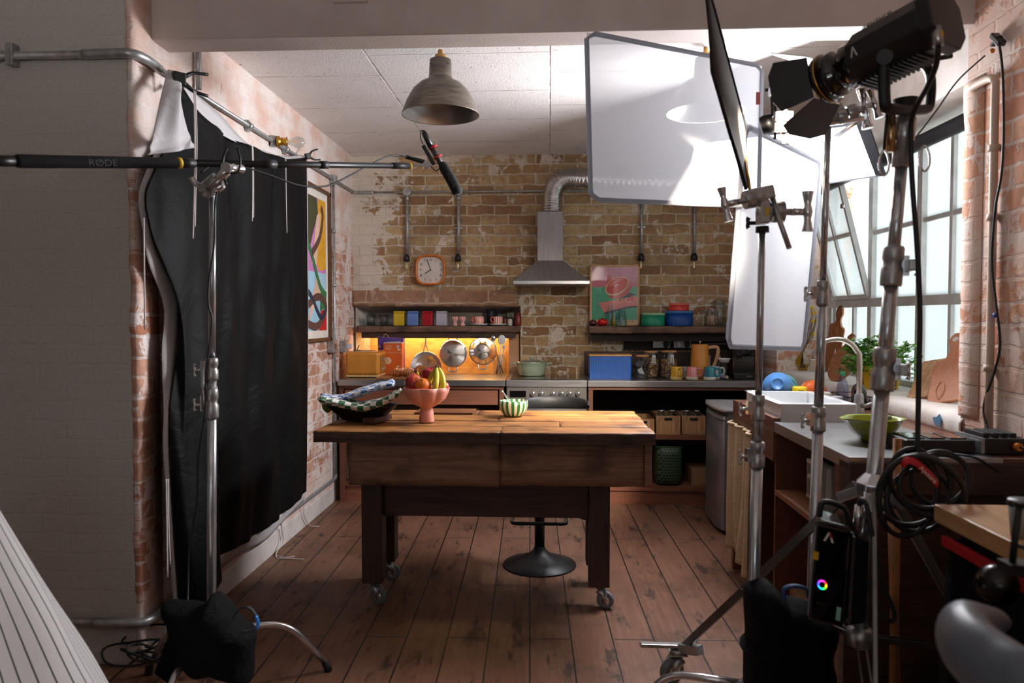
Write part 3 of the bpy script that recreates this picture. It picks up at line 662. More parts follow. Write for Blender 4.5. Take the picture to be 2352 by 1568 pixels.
# recess: honey panel, strip lamp under the shelf, hanging rail, post on the right
b = MB(); b.box((NX0+.05, YB+.20, .86), (NX1-.05, YB+.225, zs-.052)); b.build('x', M['osb']).name = 'back_panel'
o = bpy.data.objects['back_panel'] if 'back_panel' in bpy.data.objects else None
for o in bpy.data.objects:
    if o.parent is None and o.name.startswith('back_panel'): o.name = 'splashback_panel'; tag(o, 'honey-coloured wooden panel at the back of the recess, lit warm from above', 'panel')
b = MB(); b.box((-.335, YB+.03, .87), (-.25, YB+.19, zs-.055)); tag(b.build('recess_post', C('pale_post', (190, 150, 116), .7, c2=(170, 126, 92)), loc=(-.29, YB+.1, .87), bevel=.004), 'pale wooden post at the right end of the lit recess', 'post')
t = thing('strip_light', 'warm LED strip lamp fixed under the recess shelf', 'lamp', (-.95, 6.10, zs-.06))
b = MB(); b.box((-1.5, 6.135, zs-.068), (-.36, 6.16, zs-.053)); b.build('housing', M['black'], t)
b = MB(); b.box((-1.49, 6.138, zs-.074), (-.37, 6.157, zs-.0685)); b.build('diffuser', M['em_strip'], t)
b = MB(); b.box((NX0+.06, 6.0, zs-.10), (NX1-.04, 6.02, zs-.053)); tag(b.build('hanging_rail', M['dark_wood'], loc=(-.95, 6.01, zs-.1)), 'dark rail under the recess shelf from which the pans hang', 'rail')

# ------------------------------------------------------------------ things on the recess shelf
def tin(px, c, label):
    p = PY(px, 745, 6.03); p.z = zs+.001; h = .118; w_ = .043
    t = thing('storage_tin', label, 'tin', p, 'square storage tins on the recess shelf')
    m = C('tin_'+'_'.join(map(str, c)), c, .35)
    b = MB(); b.box((p.x-w_, p.y-w_, p.z), (p.x+w_, p.y+w_, p.z+h*.86)); b.build('tin_body', m, t, bevel=.006)
    b = MB(); b.box((p.x-w_-.001, p.y-w_-.001, p.z+h*.87), (p.x+w_+.001, p.y+w_+.001, p.z+h)); b.build('tin_lid', m, t, bevel=.006)
tin(918, (214, 182, 40), 'yellow square storage tin on the recess shelf'); tin(950, (106, 136, 200), 'light blue square storage tin on the recess shelf')
tin(983, (176, 14, 32), 'red square storage tin on the recess shelf'); tin(1015, (186, 178, 192), 'pale lilac square storage tin on the recess shelf')
M['rw'] = stripes('red_white_stripes', (222, 96, 76), (238, 224, 214), 1, ang=11, rough=.25); M['rw2'] = stripes('red_white_stripes_cup', (222, 96, 76), (238, 224, 214), 1, ang=13, rough=.25)
for i, px in enumerate((1045, 1062.5)):
    p = PY(px, 745, 6.03); p.z = zs+.001
    b = MB(); b.lathe([(.001, 0), (.021, 0), (.022, .004), (.013, .03), (.015, .034), (.026, .05), (.027, .074), (.024, .074), (.022, .052), (.001, .042)], p, 24)
    tag(b.build('egg_cup', M['rw'], loc=p), 'red and white striped egg cup, '+('left' if i == 0 else 'right')+' one of the pair', 'egg cup', 'striped egg cups')
def cup(px, label):
    p = PY(px, 745, 6.04); p.z = zs+.001
    b = MB(); b.lathe([(.001, 0), (.03, 0), (.06, .006), (.075, .014), (.074, .017), (.05, .009), (.001, .005)], p, 36); s_ = tag(b.build('saucer', M['white'], loc=p), 'white saucer under the '+label, 'saucer', 'white saucers')
    q = p+V(0, 0, .009); t = thing('striped_cup', label, 'cup', q, 'red striped cups')
    b = MB(); b.lathe([(.001, 0), (.026, 0), (.034, .006), (.038, .03), (.037, .066), (.034, .066), (.034, .03), (.001, .008)], q, 36); b.build('cup_body', M['rw2'], t)
    b = MB(); b.tube([q+V(-.034, 0, .056), q+V(-.052, 0, .058), q+V(-.06, 0, .04), q+V(-.05, 0, .02), q+V(-.035, 0, .018)], .0055, 10, sub=5); b.build('handle', M['rw2'], t)
cup(1101, 'red and white striped cup beside the egg cups'); cup(1144, 'red and white striped cup by the spice jars')
for i, px in enumerate((852, 882)):
    p = PY(px, 745, 6.06); p.z = zs+.001
    b = MB(); b.lathe([(.001, .004), (.03, .004), (.03, 0), (.034, 0), (.04, .09), (.038, .09), (.032, .006), (.001, .006)], p, 24)
    tag(b.build('drinking_glass', M['glass'], loc=p), 'clear ribbed tumbler on the recess shelf, '+('nearer the left wall' if i == 0 else 'nearer the yellow tin'), 'glass', 'tumblers on the recess shelf')
def jar(px, y, z, r, h, body, lid, label, name='spice_jar', fill=None, lidh=.016, cat='jar', grp=None, lidm=None, neck=.8):
    p = PY(px, 745, y); p.z = z+.001
    t = thing(name, label, cat, p, grp)
    b = MB(); b.lathe([(.001, 0), (r*.95, 0), (r, .006), (r, h*.82), (r*neck, h*.94), (r*neck, h)], p, 28); b.build('jar_body', body, t)
    if fill: b = MB(); b.lathe([(.001, .003), (r*.92, .003), (r*.95, .008), (r*.95, h*fill[1]), (.001, h*fill[1]+.003)], p, 28); b.build('contents', fill[0], t)
    b = MB(); b.lathe([(.001, h+lidh), (r*neck+.002, h+lidh), (r*neck+.003, h-.002), (.001, h-.002)], p, 28); b.build('lid', lid, t)
    return t
navy = C('navy_tin', (26, 34, 52), .5)
b = MB(); p = PY(1128, 745, 6.16); p.z = zs+.001; b.lathe([(.001, 0), (.036, 0), (.036, .125), (.033, .13), (.001, .13)], p, 28); tag(b.build('navy_canister', navy, loc=p), 'dark navy cylindrical canister behind the striped cup', 'canister')
jar(1146, 6.18, zs, .03, .10, M['glass_b'], navy, 'pale blue glass jar behind the right striped cup', cat='jar')
jar(1160, 6.05, zs, .017, .062, C('spice_red', (96, 40, 30), .4), C('lid_dark', (40, 36, 34), .4), 'small dark red spice jar, left of the white-labelled one')
jar(1171.5, 6.03, zs, .019, .058, C('spice_white', (206, 196, 190), .5), C('lid_dark', (40, 36, 34), .4), 'small spice jar with a white label on the recess shelf')
jar(1190, 6.04, zs, .027, .09, C('chilli_jar', (120, 34, 26), .3), C('lid_red', (96, 24, 22), .4), 'tall dark red chilli jar at the right end of the recess shelf')
jar(1168, 6.16, zs, .024, .118, M['glass'], C('lid_dark', (40, 36, 34), .4), 'clear tall spice jar behind the white-labelled one')

# ------------------------------------------------------------------ worktop left: toaster, boxes, croissants
p = PZ(842, 864, ZW); t = thing('yellow_toaster', 'mustard yellow two-slot toaster on the steel worktop', 'toaster', (-1.38, 5.72, ZW))
xa, xb, ya, yb2_, zt_ = PZ(797, 866, ZW).x, PZ(880, 866, ZW).x, 5.58, 5.86, PY(840, 808, 5.58).z
mus = C('mustard_enamel', (216, 142, 50), .35)
b = MB(); b.box((xa, ya, ZW+.018), (xb-.02, yb2_, zt_)); b.build('shell', mus, t, bevel=.024, seg=4)
b = MB(); b.box((xa+.006, ya+.004, ZW+.004), (xb-.026, yb2_-.004, ZW+.02)); b.build('base_trim', C('cream_trim', (226, 190, 130), .4), t, bevel=.004)
b = MB(); b.box((xa+.02, ya+.02, zt_-.001), (xb-.04, yb2_-.02, zt_+.004)); tp = b.build('top_plate', M['chrome'], t, bevel=.002)
for k in (.35, .65):
    y = ya+(yb2_-ya)*k; b = MB(); b.box((xa+.04, y-.016, zt_+.0035), (xb-.06, y+.016, zt_+.0052)); b.build('slot', M['black'], tp)
b = MB(); b.box((xb-.0205, ya+.05, ZW+.04), (xb-.016, yb2_-.06, zt_-.03)); b.build('control_strip', C('toaster_chrome_strip', (150, 110, 60), .3), t, bevel=.002)
b = MB(); b.box((xb-.018, ya+.12, zt_-.07), (xb+.002, ya+.17, zt_-.055)); b.build('lever', M['chrome'], t, bevel=.003)
for k in range(4): b = MB(); c = V(xb-.0175, ya+.1+.035*k, ZW+.06); b.cyl(c, c+V(.005, 0, 0), .008); b.build('button', M['chrome'], t)
for k in (ya+.03, yb2_-.03): b = MB(); b.box((xa+.03, k-.012, ZW), (xb-.05, k+.012, ZW+.006)); b.build('foot', M['rubber'], t)
b = MB(); b.tube([V(xa+.04, 5.86, ZW+.03), V(xa+.0, 5.90, ZW+.02), V(-1.575, 5.93, ZW+.10), V(-1.572, 5.96, 1.10), V(-1.55, 5.965, 1.155)], .004, 8, sub=8); b.build('power_cord', M['cable'], t)
# cartons
def carton(px0, px1, py0, y, d, col_, label, rz=0, side=None):
    a, c = PY(px0, 860, y), PY(px1, py0, y); cx = (a.x+c.x)/2; w_ = (c.x-a.x)/2
    t = thing('food_carton', label, 'carton', (cx, y+d/2, ZW), None); 
    b = MB(); b.box((a.x, y, ZW+.001), (c.x, y+d, c.z)); b.build('box', [C('carton_'+label.split()[0], col_, .5)], t, bevel=.0015)
    return t, a.x, c.x, c.z, y
t, x0, x1, z1, y = carton(868, 926, 776, 5.96, .07, (96, 66, 150), 'purple cereal carton with lilac top flap behind the orange carton')
b = MB(); b.box((x0-.004, y-.002, z1), (x1+.006, y+.072, z1+.004), R=rot('Y', 3)); b.build('top_flap', C('lilac_flap', (150, 110, 190), .5), t)
b = MB(); b.prism([(0, 0), (.13, .006), (.13, .028), (.02, .024)], (x0+.06, y-.0012, z1-.055), (1, 0, 0), (0, 0, 1), (0, -.0006, 0)); b.build('printed_band', C('lilac_print', (214, 200, 214), .5), t)
b = MB(); b.prism([(0, 0), (.02, 0), (.02, .02), (0, .02)], (x0+.004, y-.0012, z1-.08), (1, 0, 0), (0, 0, 1), (0, -.0006, 0)); b.prism([(0, 0), (.016, .03), (.0, .04)], (x0+.012, y-.0012, z1-.19), (1, 0, 0), (0, 0, 1), (0, -.0006, 0)); b.build('printed_mark', C('lilac_print', (214, 200, 214), .5), t)
b = MB(); b.tube([V(x0+.035, y+.035, z1), V(x0+.05, y+.035, z1+.028), V(x0+.065, y+.035, z1+.028), V(x0+.085, y+.035, z1)], .004, 6, sub=4); b.build('paper_handle', M['lightwood'], t)
t, x0, x1, z1, y = carton(881, 923, 788, 5.87, .08, (226, 104, 36), 'orange cereal carton with printed cream motif beside the yellow toaster')
crm = C('carton_print', (240, 214, 186), .5)
b = MB(); b.box((x0, y-.0008, z1), (x1, y+.08, z1+.006)); b.build('cream_top_flap', C('carton_top', (226, 216, 206), .6), t)
b = MB()
for k in range(8): c = V(x0+.018+.0172*k, y-.0012, z1-.075); b.tube([c+V(.0045*math.cos(a_), 0, .0045*math.sin(a_)) for a_ in [2*PI*i/10 for i in range(10)]], .0009, 4, closed=True)
b.build('printed_rings', crm, t); b = MB()
for k, (w_, dz) in enumerate(((.05, .02), (.06, .03), (.045, .037), (.055, .045), (.04, .052))):
    b = MB(); b.box((x0+.015, y-.0012, z1-dz), (x0+.015+w_, y-.0004, z1-dz+.002)); b.build('printed_line', crm, t)
b = MB(); b.box((x1-.035, y-.0014, z1-.058), (x1-.01, y-.0004, z1-.045)); b.build('printed_label', crm, t); b = MB(); b.box((x1-.04, y-.0014, z1-.195), (x1-.024, y-.0004, z1-.18)); b.build('printed_label', crm, t)
b = MB(); q = V(x0+.036, y-.0012, z1-.14)
b.prism([(.026*math.cos(a_)*(1+.12*math.cos(2*a_)), .028*math.sin(a_)) for a_ in [2*PI*i/20 for i in range(20)]], q, (1, 0, 0), (0, 0, 1), (0, -.0006, 0)); b.build('printed_apple', crm, t)
b = MB(); b.prism([(.012*math.cos(a_), .016*math.sin(a_)) for a_ in [2*PI*i/14 for i in range(14)]], q+V(0, -.0008, 0), (1, 0, 0), (0, 0, 1), (0, -.0006, 0)); b.build('printed_core', C('apple_core', (224, 196, 120), .5), t)
b = MB(); b.prism([(0, 0), (.02, 0), (.02, .024), (0, .024)], (x1-.042, y-.0012, z1-.04), (1, 0, 0), (0, 0, 1), (0, -.0006, 0)); b.build('printed_cup', C('cup_print', (214, 190, 200), .5), t)
# board with croissants, striped cup on its side
a = PZ(868, 868, ZW); 
t = thing('serving_board', 'wooden serving board with a handle carrying the croissants', 'board', (-1.12, 5.52, ZW))
M['cboard_x'] = wood('acacia_board_flat', (186, 124, 78), (140, 84, 50), 'x', .45, bump=.1)
b = MB(); x0, x1 = PZ(872, 868, ZW).x, PZ(985, 868, ZW).x
pts = [(x0, 5.44), (x1, 5.44), (x1+.015, 5.50), (x1+.06, 5.515), (PZ(1020, 868, ZW).x, 5.52), (PZ(1020, 868, ZW).x, 5.56), (x1+.06, 5.565), (x1+.015, 5.58), (x1, 5.64), (x0+.02, 5.64), (x0, 5.6)]
b.prism(pts, (0, 0, ZW+.001), (1, 0, 0), (0, 1, 0), (0, 0, .016)); b.build('board', M['cboard_x'], t, bevel=.003)
cro = pm('croissant_crust', (184, 110, 46), .45, c2=(128, 66, 22), ns=30, bump=.5, bs=60)
def croissant(c, L, r_, rz, rx, label):
    b = MB(); n = 44; pts = []; rs = []
    for i in range(n):
        u = i/(n-1); aa = (u-.5)*1.5; pts.append(V(math.sin(aa)*L*.6, (math.cos(aa)-1)*L*.5, 0)); e = math.sin(PI*u)**.7
        rs.append(r_*(.22+.78*e)*(1+.13*math.cos(u*6.5*2*PI)))
    R = (rot('Z', rz) @ rot('X', rx)).to_4x4(); R.translation = c; b.M = R
    b.tube(pts, rs, 16); tag(b.build('croissant', cro, loc=c), label, 'croissant', 'croissants on the serving board')
bz = ZW+.017
croissant(PZ(908, 866, bz)+V(0, .06, .026), .12, .030, 5, 20, 'croissant at the left end of the board, in front of the orange carton')
croissant(PZ(935, 866, bz)+V(0, .03, .028), .13, .032, -15, 15, 'croissant in the middle of the board')
croissant(PZ(964, 866, bz)+V(0, .05, .050), .13, .034, 35, 50, 'croissant leaning up at the right end of the board')
croissant(PZ(957, 866, bz)+V(0, .13, .026), .12, .030, 100, 10, 'croissant lying behind the leaning one')
q = PY(928, 846, 5.69); q.z = ZW+.001
b = MB(); b.lathe([(.001, 0), (.05, 0), (.066, .02), (.072, .055), (.07, .055), (.06, .02), (.001, .006)], q, 30, fn=lambda a_, r_, z: (r_*(1+.0*math.cos(8*a_)), z+(.012*abs(math.sin(4*a_)) if z > .05 else 0)))
tag(b.build('striped_bowl', stripes('red_white_bowl', (222, 96, 76), (240, 222, 206), 1, ang=16), loc=q), 'red and white striped bowl behind the croissants', 'bowl')

# ------------------------------------------------------------------ pans hanging in the recess
yp = YB+.10
t = thing('frying_pan', 'steel frying pan hanging by its long handle behind the croissants', 'pan', PY(980, 842, yp))
c = PY(980, 842, yp+.03); b = MB(); R = fromz((0, -1, 0))
b.lathe([(.001, .004), (.095, .004), (.128, .035), (.131, .035), (.1, 0), (.001, 0)], c, 48, R=R); b.build('pan_body', M['chrome'], t)
fan = NT('fanned_steel_disc'); tc = fan.n('ShaderNodeTexCoord'); sp = fan.n('ShaderNodeSeparateXYZ', {0: tc.outputs['Object']})
an = fan.math('ARCTAN2', sp.outputs[2], sp.outputs[0]); fan.fin(metal=1, col=fan.mix(fan.rng(fan.math('SINE', fan.math('MULTIPLY', an, 30.)), -1, 1), srgb(180, 176, 170), srgb(206, 202, 196)), rough=fan.rng(fan.math('SINE', fan.math('MULTIPLY', an, 4.)), -1, 1, .22, .5))
b = MB(); b.lathe([(.001, .0045), (.098, .0045), (.1, .009), (.101, .003)], c, 48, R=R); o = b.build('pan_inside', fan.m, t)
h0 = c+V(0, -.03, .125); b = MB(); b.tube([h0+V(-.022, 0, -.01), h0+V(-.012, -.012, .04), h0+V(0, -.014, .07), h0+V(0, -.012, .14), h0+V(0, -.004, .225)], [.004, .004, .008, .007, .009], 10, sub=5); b.tube([h0+V(.022, 0, -.01), h0+V(.012, -.012, .04), h0+V(0, -.014, .07)], .004, 8, sub=5); b.build('handle', M['chrome'], t)
def pan(px, py, rad, depth, label, hy, loops=True, inner=.62, deep=False):
    c = PY(px, py, yp); t = thing('saute_pan', label, 'pan', c)
    b = MB(); rr_ = rad
    prof = [(.001, depth), (rr_*.9, depth), (rr_*.98, depth-.01), (rr_, 0), (rr_+.004, 0)] if not deep else [(.001, depth), (rr_*inner*.92, depth), (rr_*inner, depth-.008), (rr_*inner+.004, depth-.016), (rr_*.9, depth*.35), (rr_, 0), (rr_+.006, 0)]
    b.lathe(prof, c, 56, R=R); bd = b.build('pan_body', M['chrome'], t)
    b = MB(); b.lathe([(.001, depth+.0015), (rr_*(.87 if not deep else inner*.84), depth+.0015), (rr_*(.88 if not deep else inner*.86), depth+.0003)], c, 56, R=R); b.build('pan_base', fan.m, t)
    for s_ in (1, -1):
        z = s_*rr_*.97; b = MB(); w_ = .035
        b.tube([c+V(-w_, -.02, z), c+V(-w_, -.024, z+s_*.022), c+V(-w_*.7, -.026, z+s_*.04), c+V(w_*.7, -.026, z+s_*.04), c+V(w_, -.024, z+s_*.022), c+V(w_, -.02, z)], .006, 10, sub=3); b.build('loop_handle', M['chrome'], t)
    return t
pan(1041, 811, .115, .055, 'wide shallow steel saute pan hanging with its base outwards, middle of the recess', 770)
pan(1109, 806, .112, .075, 'domed steel wok hanging beside the utensil jar', 770, deep=True)
# utensil jar
q = PZ(1149, 858, ZW); q = V(q.x, 6.0, ZW+.001)
t = thing('utensil_jar', 'clear glass jar holding wooden and metal kitchen utensils', 'jar', q)
b = MB(); b.lathe([(.001, .003), (.05, .003), (.055, .012), (.058, .10), (.044, .135), (.042, .15), (.046, .158)], q, 32); b.build('jar_body', M['glass'], t)
ut = [('wooden_spoon', 'handlewood', V(.03, -.02, .004), V(-.035, 0, .19), None, 'wooden spoon handle leaning left in the glass jar'), ('slotted_ladle', 'white', V(-.02, 0, .004), V(.012, -.02, .25), .032, 'pale round spoon standing in the glass utensil jar'),
      ('serving_spoon', 'chrome', V(.01, .02, .004), V(-.05, 0, .27), .02, 'steel serving spoon leaning left out of the glass jar'), ('spatula', 'whitepl', V(.0, .01, .004), V(.03, -.01, .21), .013, 'short pale spatula in the glass utensil jar'), ('whisk_handle', 'handlewood', V(-.03, -.01, .004), V(.0, .03, .16), None, 'wooden handle standing upright in the glass jar')]
for nm, mt, a_, e_, hd, lb in ut:
    b = MB(); b.tube([q+a_, q+e_], .005, 8)
    if hd: d_ = (e_-a_).normalized(); b.M = fromz(d_).to_4x4(); b.M.translation = q+e_+d_*hd*.9; b.sph((0, 0, 0), (hd, .006, hd*1.25), 20); b.M = None
    tag(b.build(nm, M[mt], loc=q+a_), lb, 'utensil', 'utensils in the glass jar')
q = PY(1163, 772, YB+.09); b = MB(); b.tube([q, q+V(0, -.004, -.06), q+V(0, 0, -.16), q+V(.008, -.01, -.175)], .004, 8); tag(b.build('hanging_skewer', M['chrome'], loc=q), 'thin steel skewer hanging at the right end of the recess rail', 'utensil')

# ------------------------------------------------------------------ casserole on the hob
q = PZ(1222, 860, ZW+.006); q = V(q.x, 5.80, ZW+.007)
sage = C('sage_enamel', (164, 178, 152), .3)
t = thing('casserole', 'sage green casserole pot with a glass lid on the hob', 'pot', q)
r_ = .112; b = MB(); b.lathe([(.001, 0), (r_*.84, 0), (r_*.9, .006), (r_, .07), (r_*1.03, .098), (r_*1.06, .102), (r_*1.0, .104), (r_*.97, .07), (.001, .01)], q, 56); b.build('pot_body', sage, t)
for s_ in (-1, 1): b = MB(); b.tube([q+V(s_*r_*1.0, -.035, .088), q+V(s_*(r_+.035), -.03, .095), q+V(s_*(r_+.04), 0, .096), q+V(s_*(r_+.035), .03, .095), q+V(s_*r_*1.0, .035, .088)], .008, 10, sub=4, flat=.7); b.build('side_handle', sage, t)
b = MB(); b.lathe([(.001, .128), (.05, .122), (.09, .112), (r_*.99, .106), (r_*1.0, .103)], q, 56); ld = b.build('glass_lid', M['glass'], t)
b = MB(); b.lathe([(r_*1.0, .101), (r_*1.03, .104), (r_*1.03, .108), (r_*.97, .109)], q, 56); b.build('lid_rim', M['chrome'], ld)
b = MB(); b.lathe([(.001, .15), (.022, .148), (.026, .14), (.012, .13), (.012, .12)], q, 28); b.build('lid_knob', sage, ld)
# ------------------------------------------------------------------ right shelf
t = thing('framed_poster', 'pink and green half-grapefruit poster in a thin wooden frame, leaning on the right shelf', 'poster', PY(1410, 748, 5.99))
ys = 5.985; A0, A1 = PY(1354, 749, ys), PY(1469, 608, ys); A0.z = zs+.002
fw_, fh_ = A1.x-A0.x, A1.z-A0.z
b = MB()
for a, c in (((A0.x, A0.z), (A1.x, A0.z+.012)), ((A0.x, A1.z-.012), (A1.x, A1.z)), ((A0.x, A0.z), (A0.x+.011, A1.z)), ((A1.x-.011, A0.z), (A1.x, A1.z))): b.box((a[0], ys-.016, a[1]), (c[0], ys+.012, c[1]))
b.build('frame', M['lightwood'], t)
def pp(u, v_): return (A0.x+.011+(fw_-.022)*u, A0.z+.012+(fh_-.024)*v_)
def shape(mb, pts, layer, m): mb.prism([pp(*q) for q in pts], (0, ys-.001-.0006*layer, 0), (1, 0, 0), (0, 0, 1), (0, .0005, 0), m)
def ell(cx, cy, rx, ry, a0, n=40, t0=0, t1=2*PI, asp=None):
    asp = asp or fw_/fh_; o_ = []
    for i in range(n):
        q = t0+(t1-t0)*i/(n-1 if t1-t0 < 6.2 else n); x, y = rx*math.cos(q), ry*math.sin(q); o_.append((cx+x*math.cos(a0)-y*math.sin(a0), cy+(x*math.sin(a0)+y*math.cos(a0))*asp))
    return o_
PC = [C('poster_'+k, c, .55) for k, c in dict(pink=(222, 150, 170), green=(76, 176, 136), dpink=(216, 120, 136), cream=(244, 216, 168), red=(222, 78, 66), rind=(214, 96, 84), dark=(78, 56, 74), salmon=(238, 142, 130), light=(240, 176, 170)).items()]
b = MB()
shape(b, [(0, 0), (1, 0), (1, 1), (0, 1)], 0, 3); shape(b, [(.015, .08), (.985, .08), (.985, .99), (.015, .99)], 1, 0); shape(b, [(.015, .08), (.985, .08), (.985, .645), (.015, .645)], 2, 1)
shape(b, [(.015, .645), (.985, .645), (.985, .72), (.6, .745), (.35, .735), (.12, .77), (.015, .755)], 2, 2)
shape(b, [(.34, .70), (.34, .83), (.375, .87), (.40, .86), (.45, .80), (.48, .70)], 3, 5); shape(b, [(.37, .86), (.365, .93), (.35, .985), (.36, .985), (.38, .92), (.385, .86)], 3, 2)
shape(b, [(.55, .455), (.78, .56), (.95, .515), (.82, .47), (.6, .45)], 3, 6)
shape(b, [(.16, .37), (.985, .485), (.985, .32), (.8, .31), (.28, .20)], 4, 7)
shape(b, [(.28, .20), (.30, .17), (.8, .285), (.985, .29), (.985, .32), (.8, .31)], 5, 6)
shape(b, ell(.60, .61, .275, .19, .5), 5, 5); shape(b, ell(.555, .66, .275, .17, .5), 6, 3); shape(b, ell(.555, .665, .25, .147, .5), 7, 4); shape(b, ell(.555, .70, .19, .09, .5, 24, .3, 3.0), 8, 7); shape(b, ell(.54, .675, .05, .022, .5, 14), 9, 8)
for cx, cy in ((.62, .42), (.80, .43)): shape(b, ell(cx, cy, .055, .06, .2, 16, 2.6, 5.9), 6, 3); shape(b, ell(cx, cy, .04, .045, .2, 16, 2.6, 5.9), 7, 4)
shape(b, ell(.87, .45, .035, .06, -.2, 16), 7, 5)
b.build('print', PC, t)
text('PAMPLEMOUSSE', .034, frame(V((A0.x+A1.x)/2, ys-.008, A0.z+.035), (1, 0, 0), (0, 0, 1)) @ Matrix.Diagonal((1.32, 1, 1, 1)), C('poster_letter', (214, 140, 134), .6), 'lettering', t)
b = MB(); b.add([(A0.x+.01, ys-.0145, A0.z+.01), (A1.x-.01, ys-.0145, A0.z+.01), (A1.x-.01, ys-.0145, A1.z-.01), (A0.x+.01, ys-.0145, A1.z-.01)], [(0, 1, 2, 3)]); b.build('glazing', glass('poster_glass', (250, 250, 250), .03, a=.1), t)
def tomato(px, r_, c, label, y=5.91):
    q = PY(px, 745, y); q.z = zs+.001; cc = q+V(0, 0, r_*.72)
    t = thing('tomato', label, 'tomato', q)
    b = MB(); b.sph(cc, (r_, r_, r_*.74), 36, fn=lambda d: 1-.06*(1-abs(d.z))*abs(math.sin(4.5*math.atan2(d.y, d.x)))-.12*max(0, d.z)**6); b.build('flesh', c, t)
    b = MB()
    for k in range(5): a_ = k*1.26; p0 = cc+V(0, 0, r_*.66); b.tube([p0, p0+V(math.cos(a_)*r_*.3, math.sin(a_)*r_*.3, .003), p0+V(math.cos(a_)*r_*.5, math.sin(a_)*r_*.5, -.002)], [.003, .0025, .0008], 6)
    b.build('stalk', C('tomato_green', (60, 80, 36), .6), t)
tomato(1362, .034, C('dark_plum', (84, 24, 32), .25), 'dark plum-coloured tomato at the left end of the right shelf'); tomato(1384, .042, C('tomato_red', (206, 28, 26), .2), 'ribbed bright red tomato in front of the fruit poster', 5.90)
# oil bottle, bottle, ribbed tumbler
def bottle(px, y, z, prof, m, label, name='bottle', fill=None, cap=None, cat='bottle', n=28):
    q = PY(px, 745, y); q.z = z; t = thing(name, label, cat, q)
    b = MB(); b.lathe(prof, q, n); b.build('glass_body', m, t)
    if fill: b = MB(); b.lathe([(r_*.9 if r_ > .002 else r_, zz+.002) for r_, zz in prof if zz <= fill[1]]+[(.001, fill[1]+.001)], q, n); b.build('contents', fill[0], t)
    if cap: b = MB(); b.lathe([(.001, cap[2]), (cap[0], cap[2]), (cap[0], cap[1]), (.001, cap[1])], q, n); b.build('cap', cap[3], t)
    return t
olive = pm('olive_oil', (176, 140, 10), .15, c2=(150, 110, 8), coat=.5)
bottle(1409, 5.90, zs+.001, [(.001, 0), (.024, 0), (.026, .004), (.026, .108), (.022, .12), (.010, .132), (.009, .18), (.011, .182)], M['glass_b'], 'glass cruet of yellow-green olive oil on the right shelf', 'oil_cruet', (olive, .104))
bottle(1400, 5.93, zs+.001, [(.001, 0), (.028, 0), (.03, .004), (.03, .10), (.024, .118), (.01, .128), (.009, .165), (.012, .168)], M['glass_b'], 'empty clear glass cruet behind the oil cruet')
q = PY(1428, 745, 5.89); q.z = zs+.001
b = MB(); b.lathe([(.001, .004), (.038, .004), (.041, 0), (.043, .006), (.03, .125), (.028, .125), (.036, .01), (.001, .008)], q, 28, fn=lambda a_, r_, z: (r_*(1+.03*math.cos(14*a_)), z)); tag(b.build('ribbed_tumbler', M['glass_b'], loc=q), 'upturned ribbed blue-green glass tumbler on the right shelf', 'glass')
# ribbed round containers
def ribbed(c0, r_, h, col_, lidc, label, n=40, name='ribbed_container', lidh=.016, lidr=1.03):
    t = thing(name, label, 'container', c0)
    b = MB(); b.lathe([(.001, 0), (r_*.97, 0), (r_, .004), (r_, h), (.001, h)], c0, n*6, fn=lambda a_, rr_, z: (rr_*(1-.022*(math.cos(n*a_) > .2)) if rr_ > r_*.98 else rr_, z)); b.build('tub', col_, t)
    b = MB(); b.lathe([(.001, h+lidh), (r_*lidr-.004, h+lidh), (r_*lidr, h+lidh-.004), (r_*lidr, h-.004), (.001, h-.004)], c0, 64); b.build('lid', lidc, t)
    return t
q = PY(1500, 745, 5.95); q.z = zs+.001; ribbed(q, .092, .088, C('ribbed_teal', (22, 148, 112), .35), C('lid_mint', (158, 204, 156), .4), 'teal ribbed round tub with a pale mint lid on the right shelf')
q = PY(1560, 745, 5.95); q.z = zs+.001; ribbed(q, .106, .103, C('ribbed_blue', (20, 74, 158), .35), C('lid_blue', (70, 128, 204), .4), 'dark blue ribbed round tub, under the small coral tub')
q = q+V(-.003, 0, .1195); ribbed(q, .078, .045, C('ribbed_coral', (226, 66, 56), .35), C('lid_coral', (236, 112, 92), .4), 'small coral red ribbed tub standing on the dark blue tub', n=32)
seed = lambda nm, a_, c_, s_=60: (lambda t: t.fin(col=t.mix(t.rng(t.n('ShaderNodeTexVoronoi', {'Vector': t.coord(), 'Scale': s_}).outputs['Distance'], .2, .7), srgb(*a_), srgb(*c_)), rough=.7, nor=t.bump(t.n('ShaderNodeTexVoronoi', {'Vector': t.coord(), 'Scale': s_}).outputs['Distance'], .9, .006)))(NT(nm))
granola = seed('granola', (214, 172, 112), (110, 70, 40)); oats = seed('oats', (206, 174, 140), (150, 110, 84), 90); oatsd = seed('oat_clusters', (196, 150, 104), (96, 58, 40))
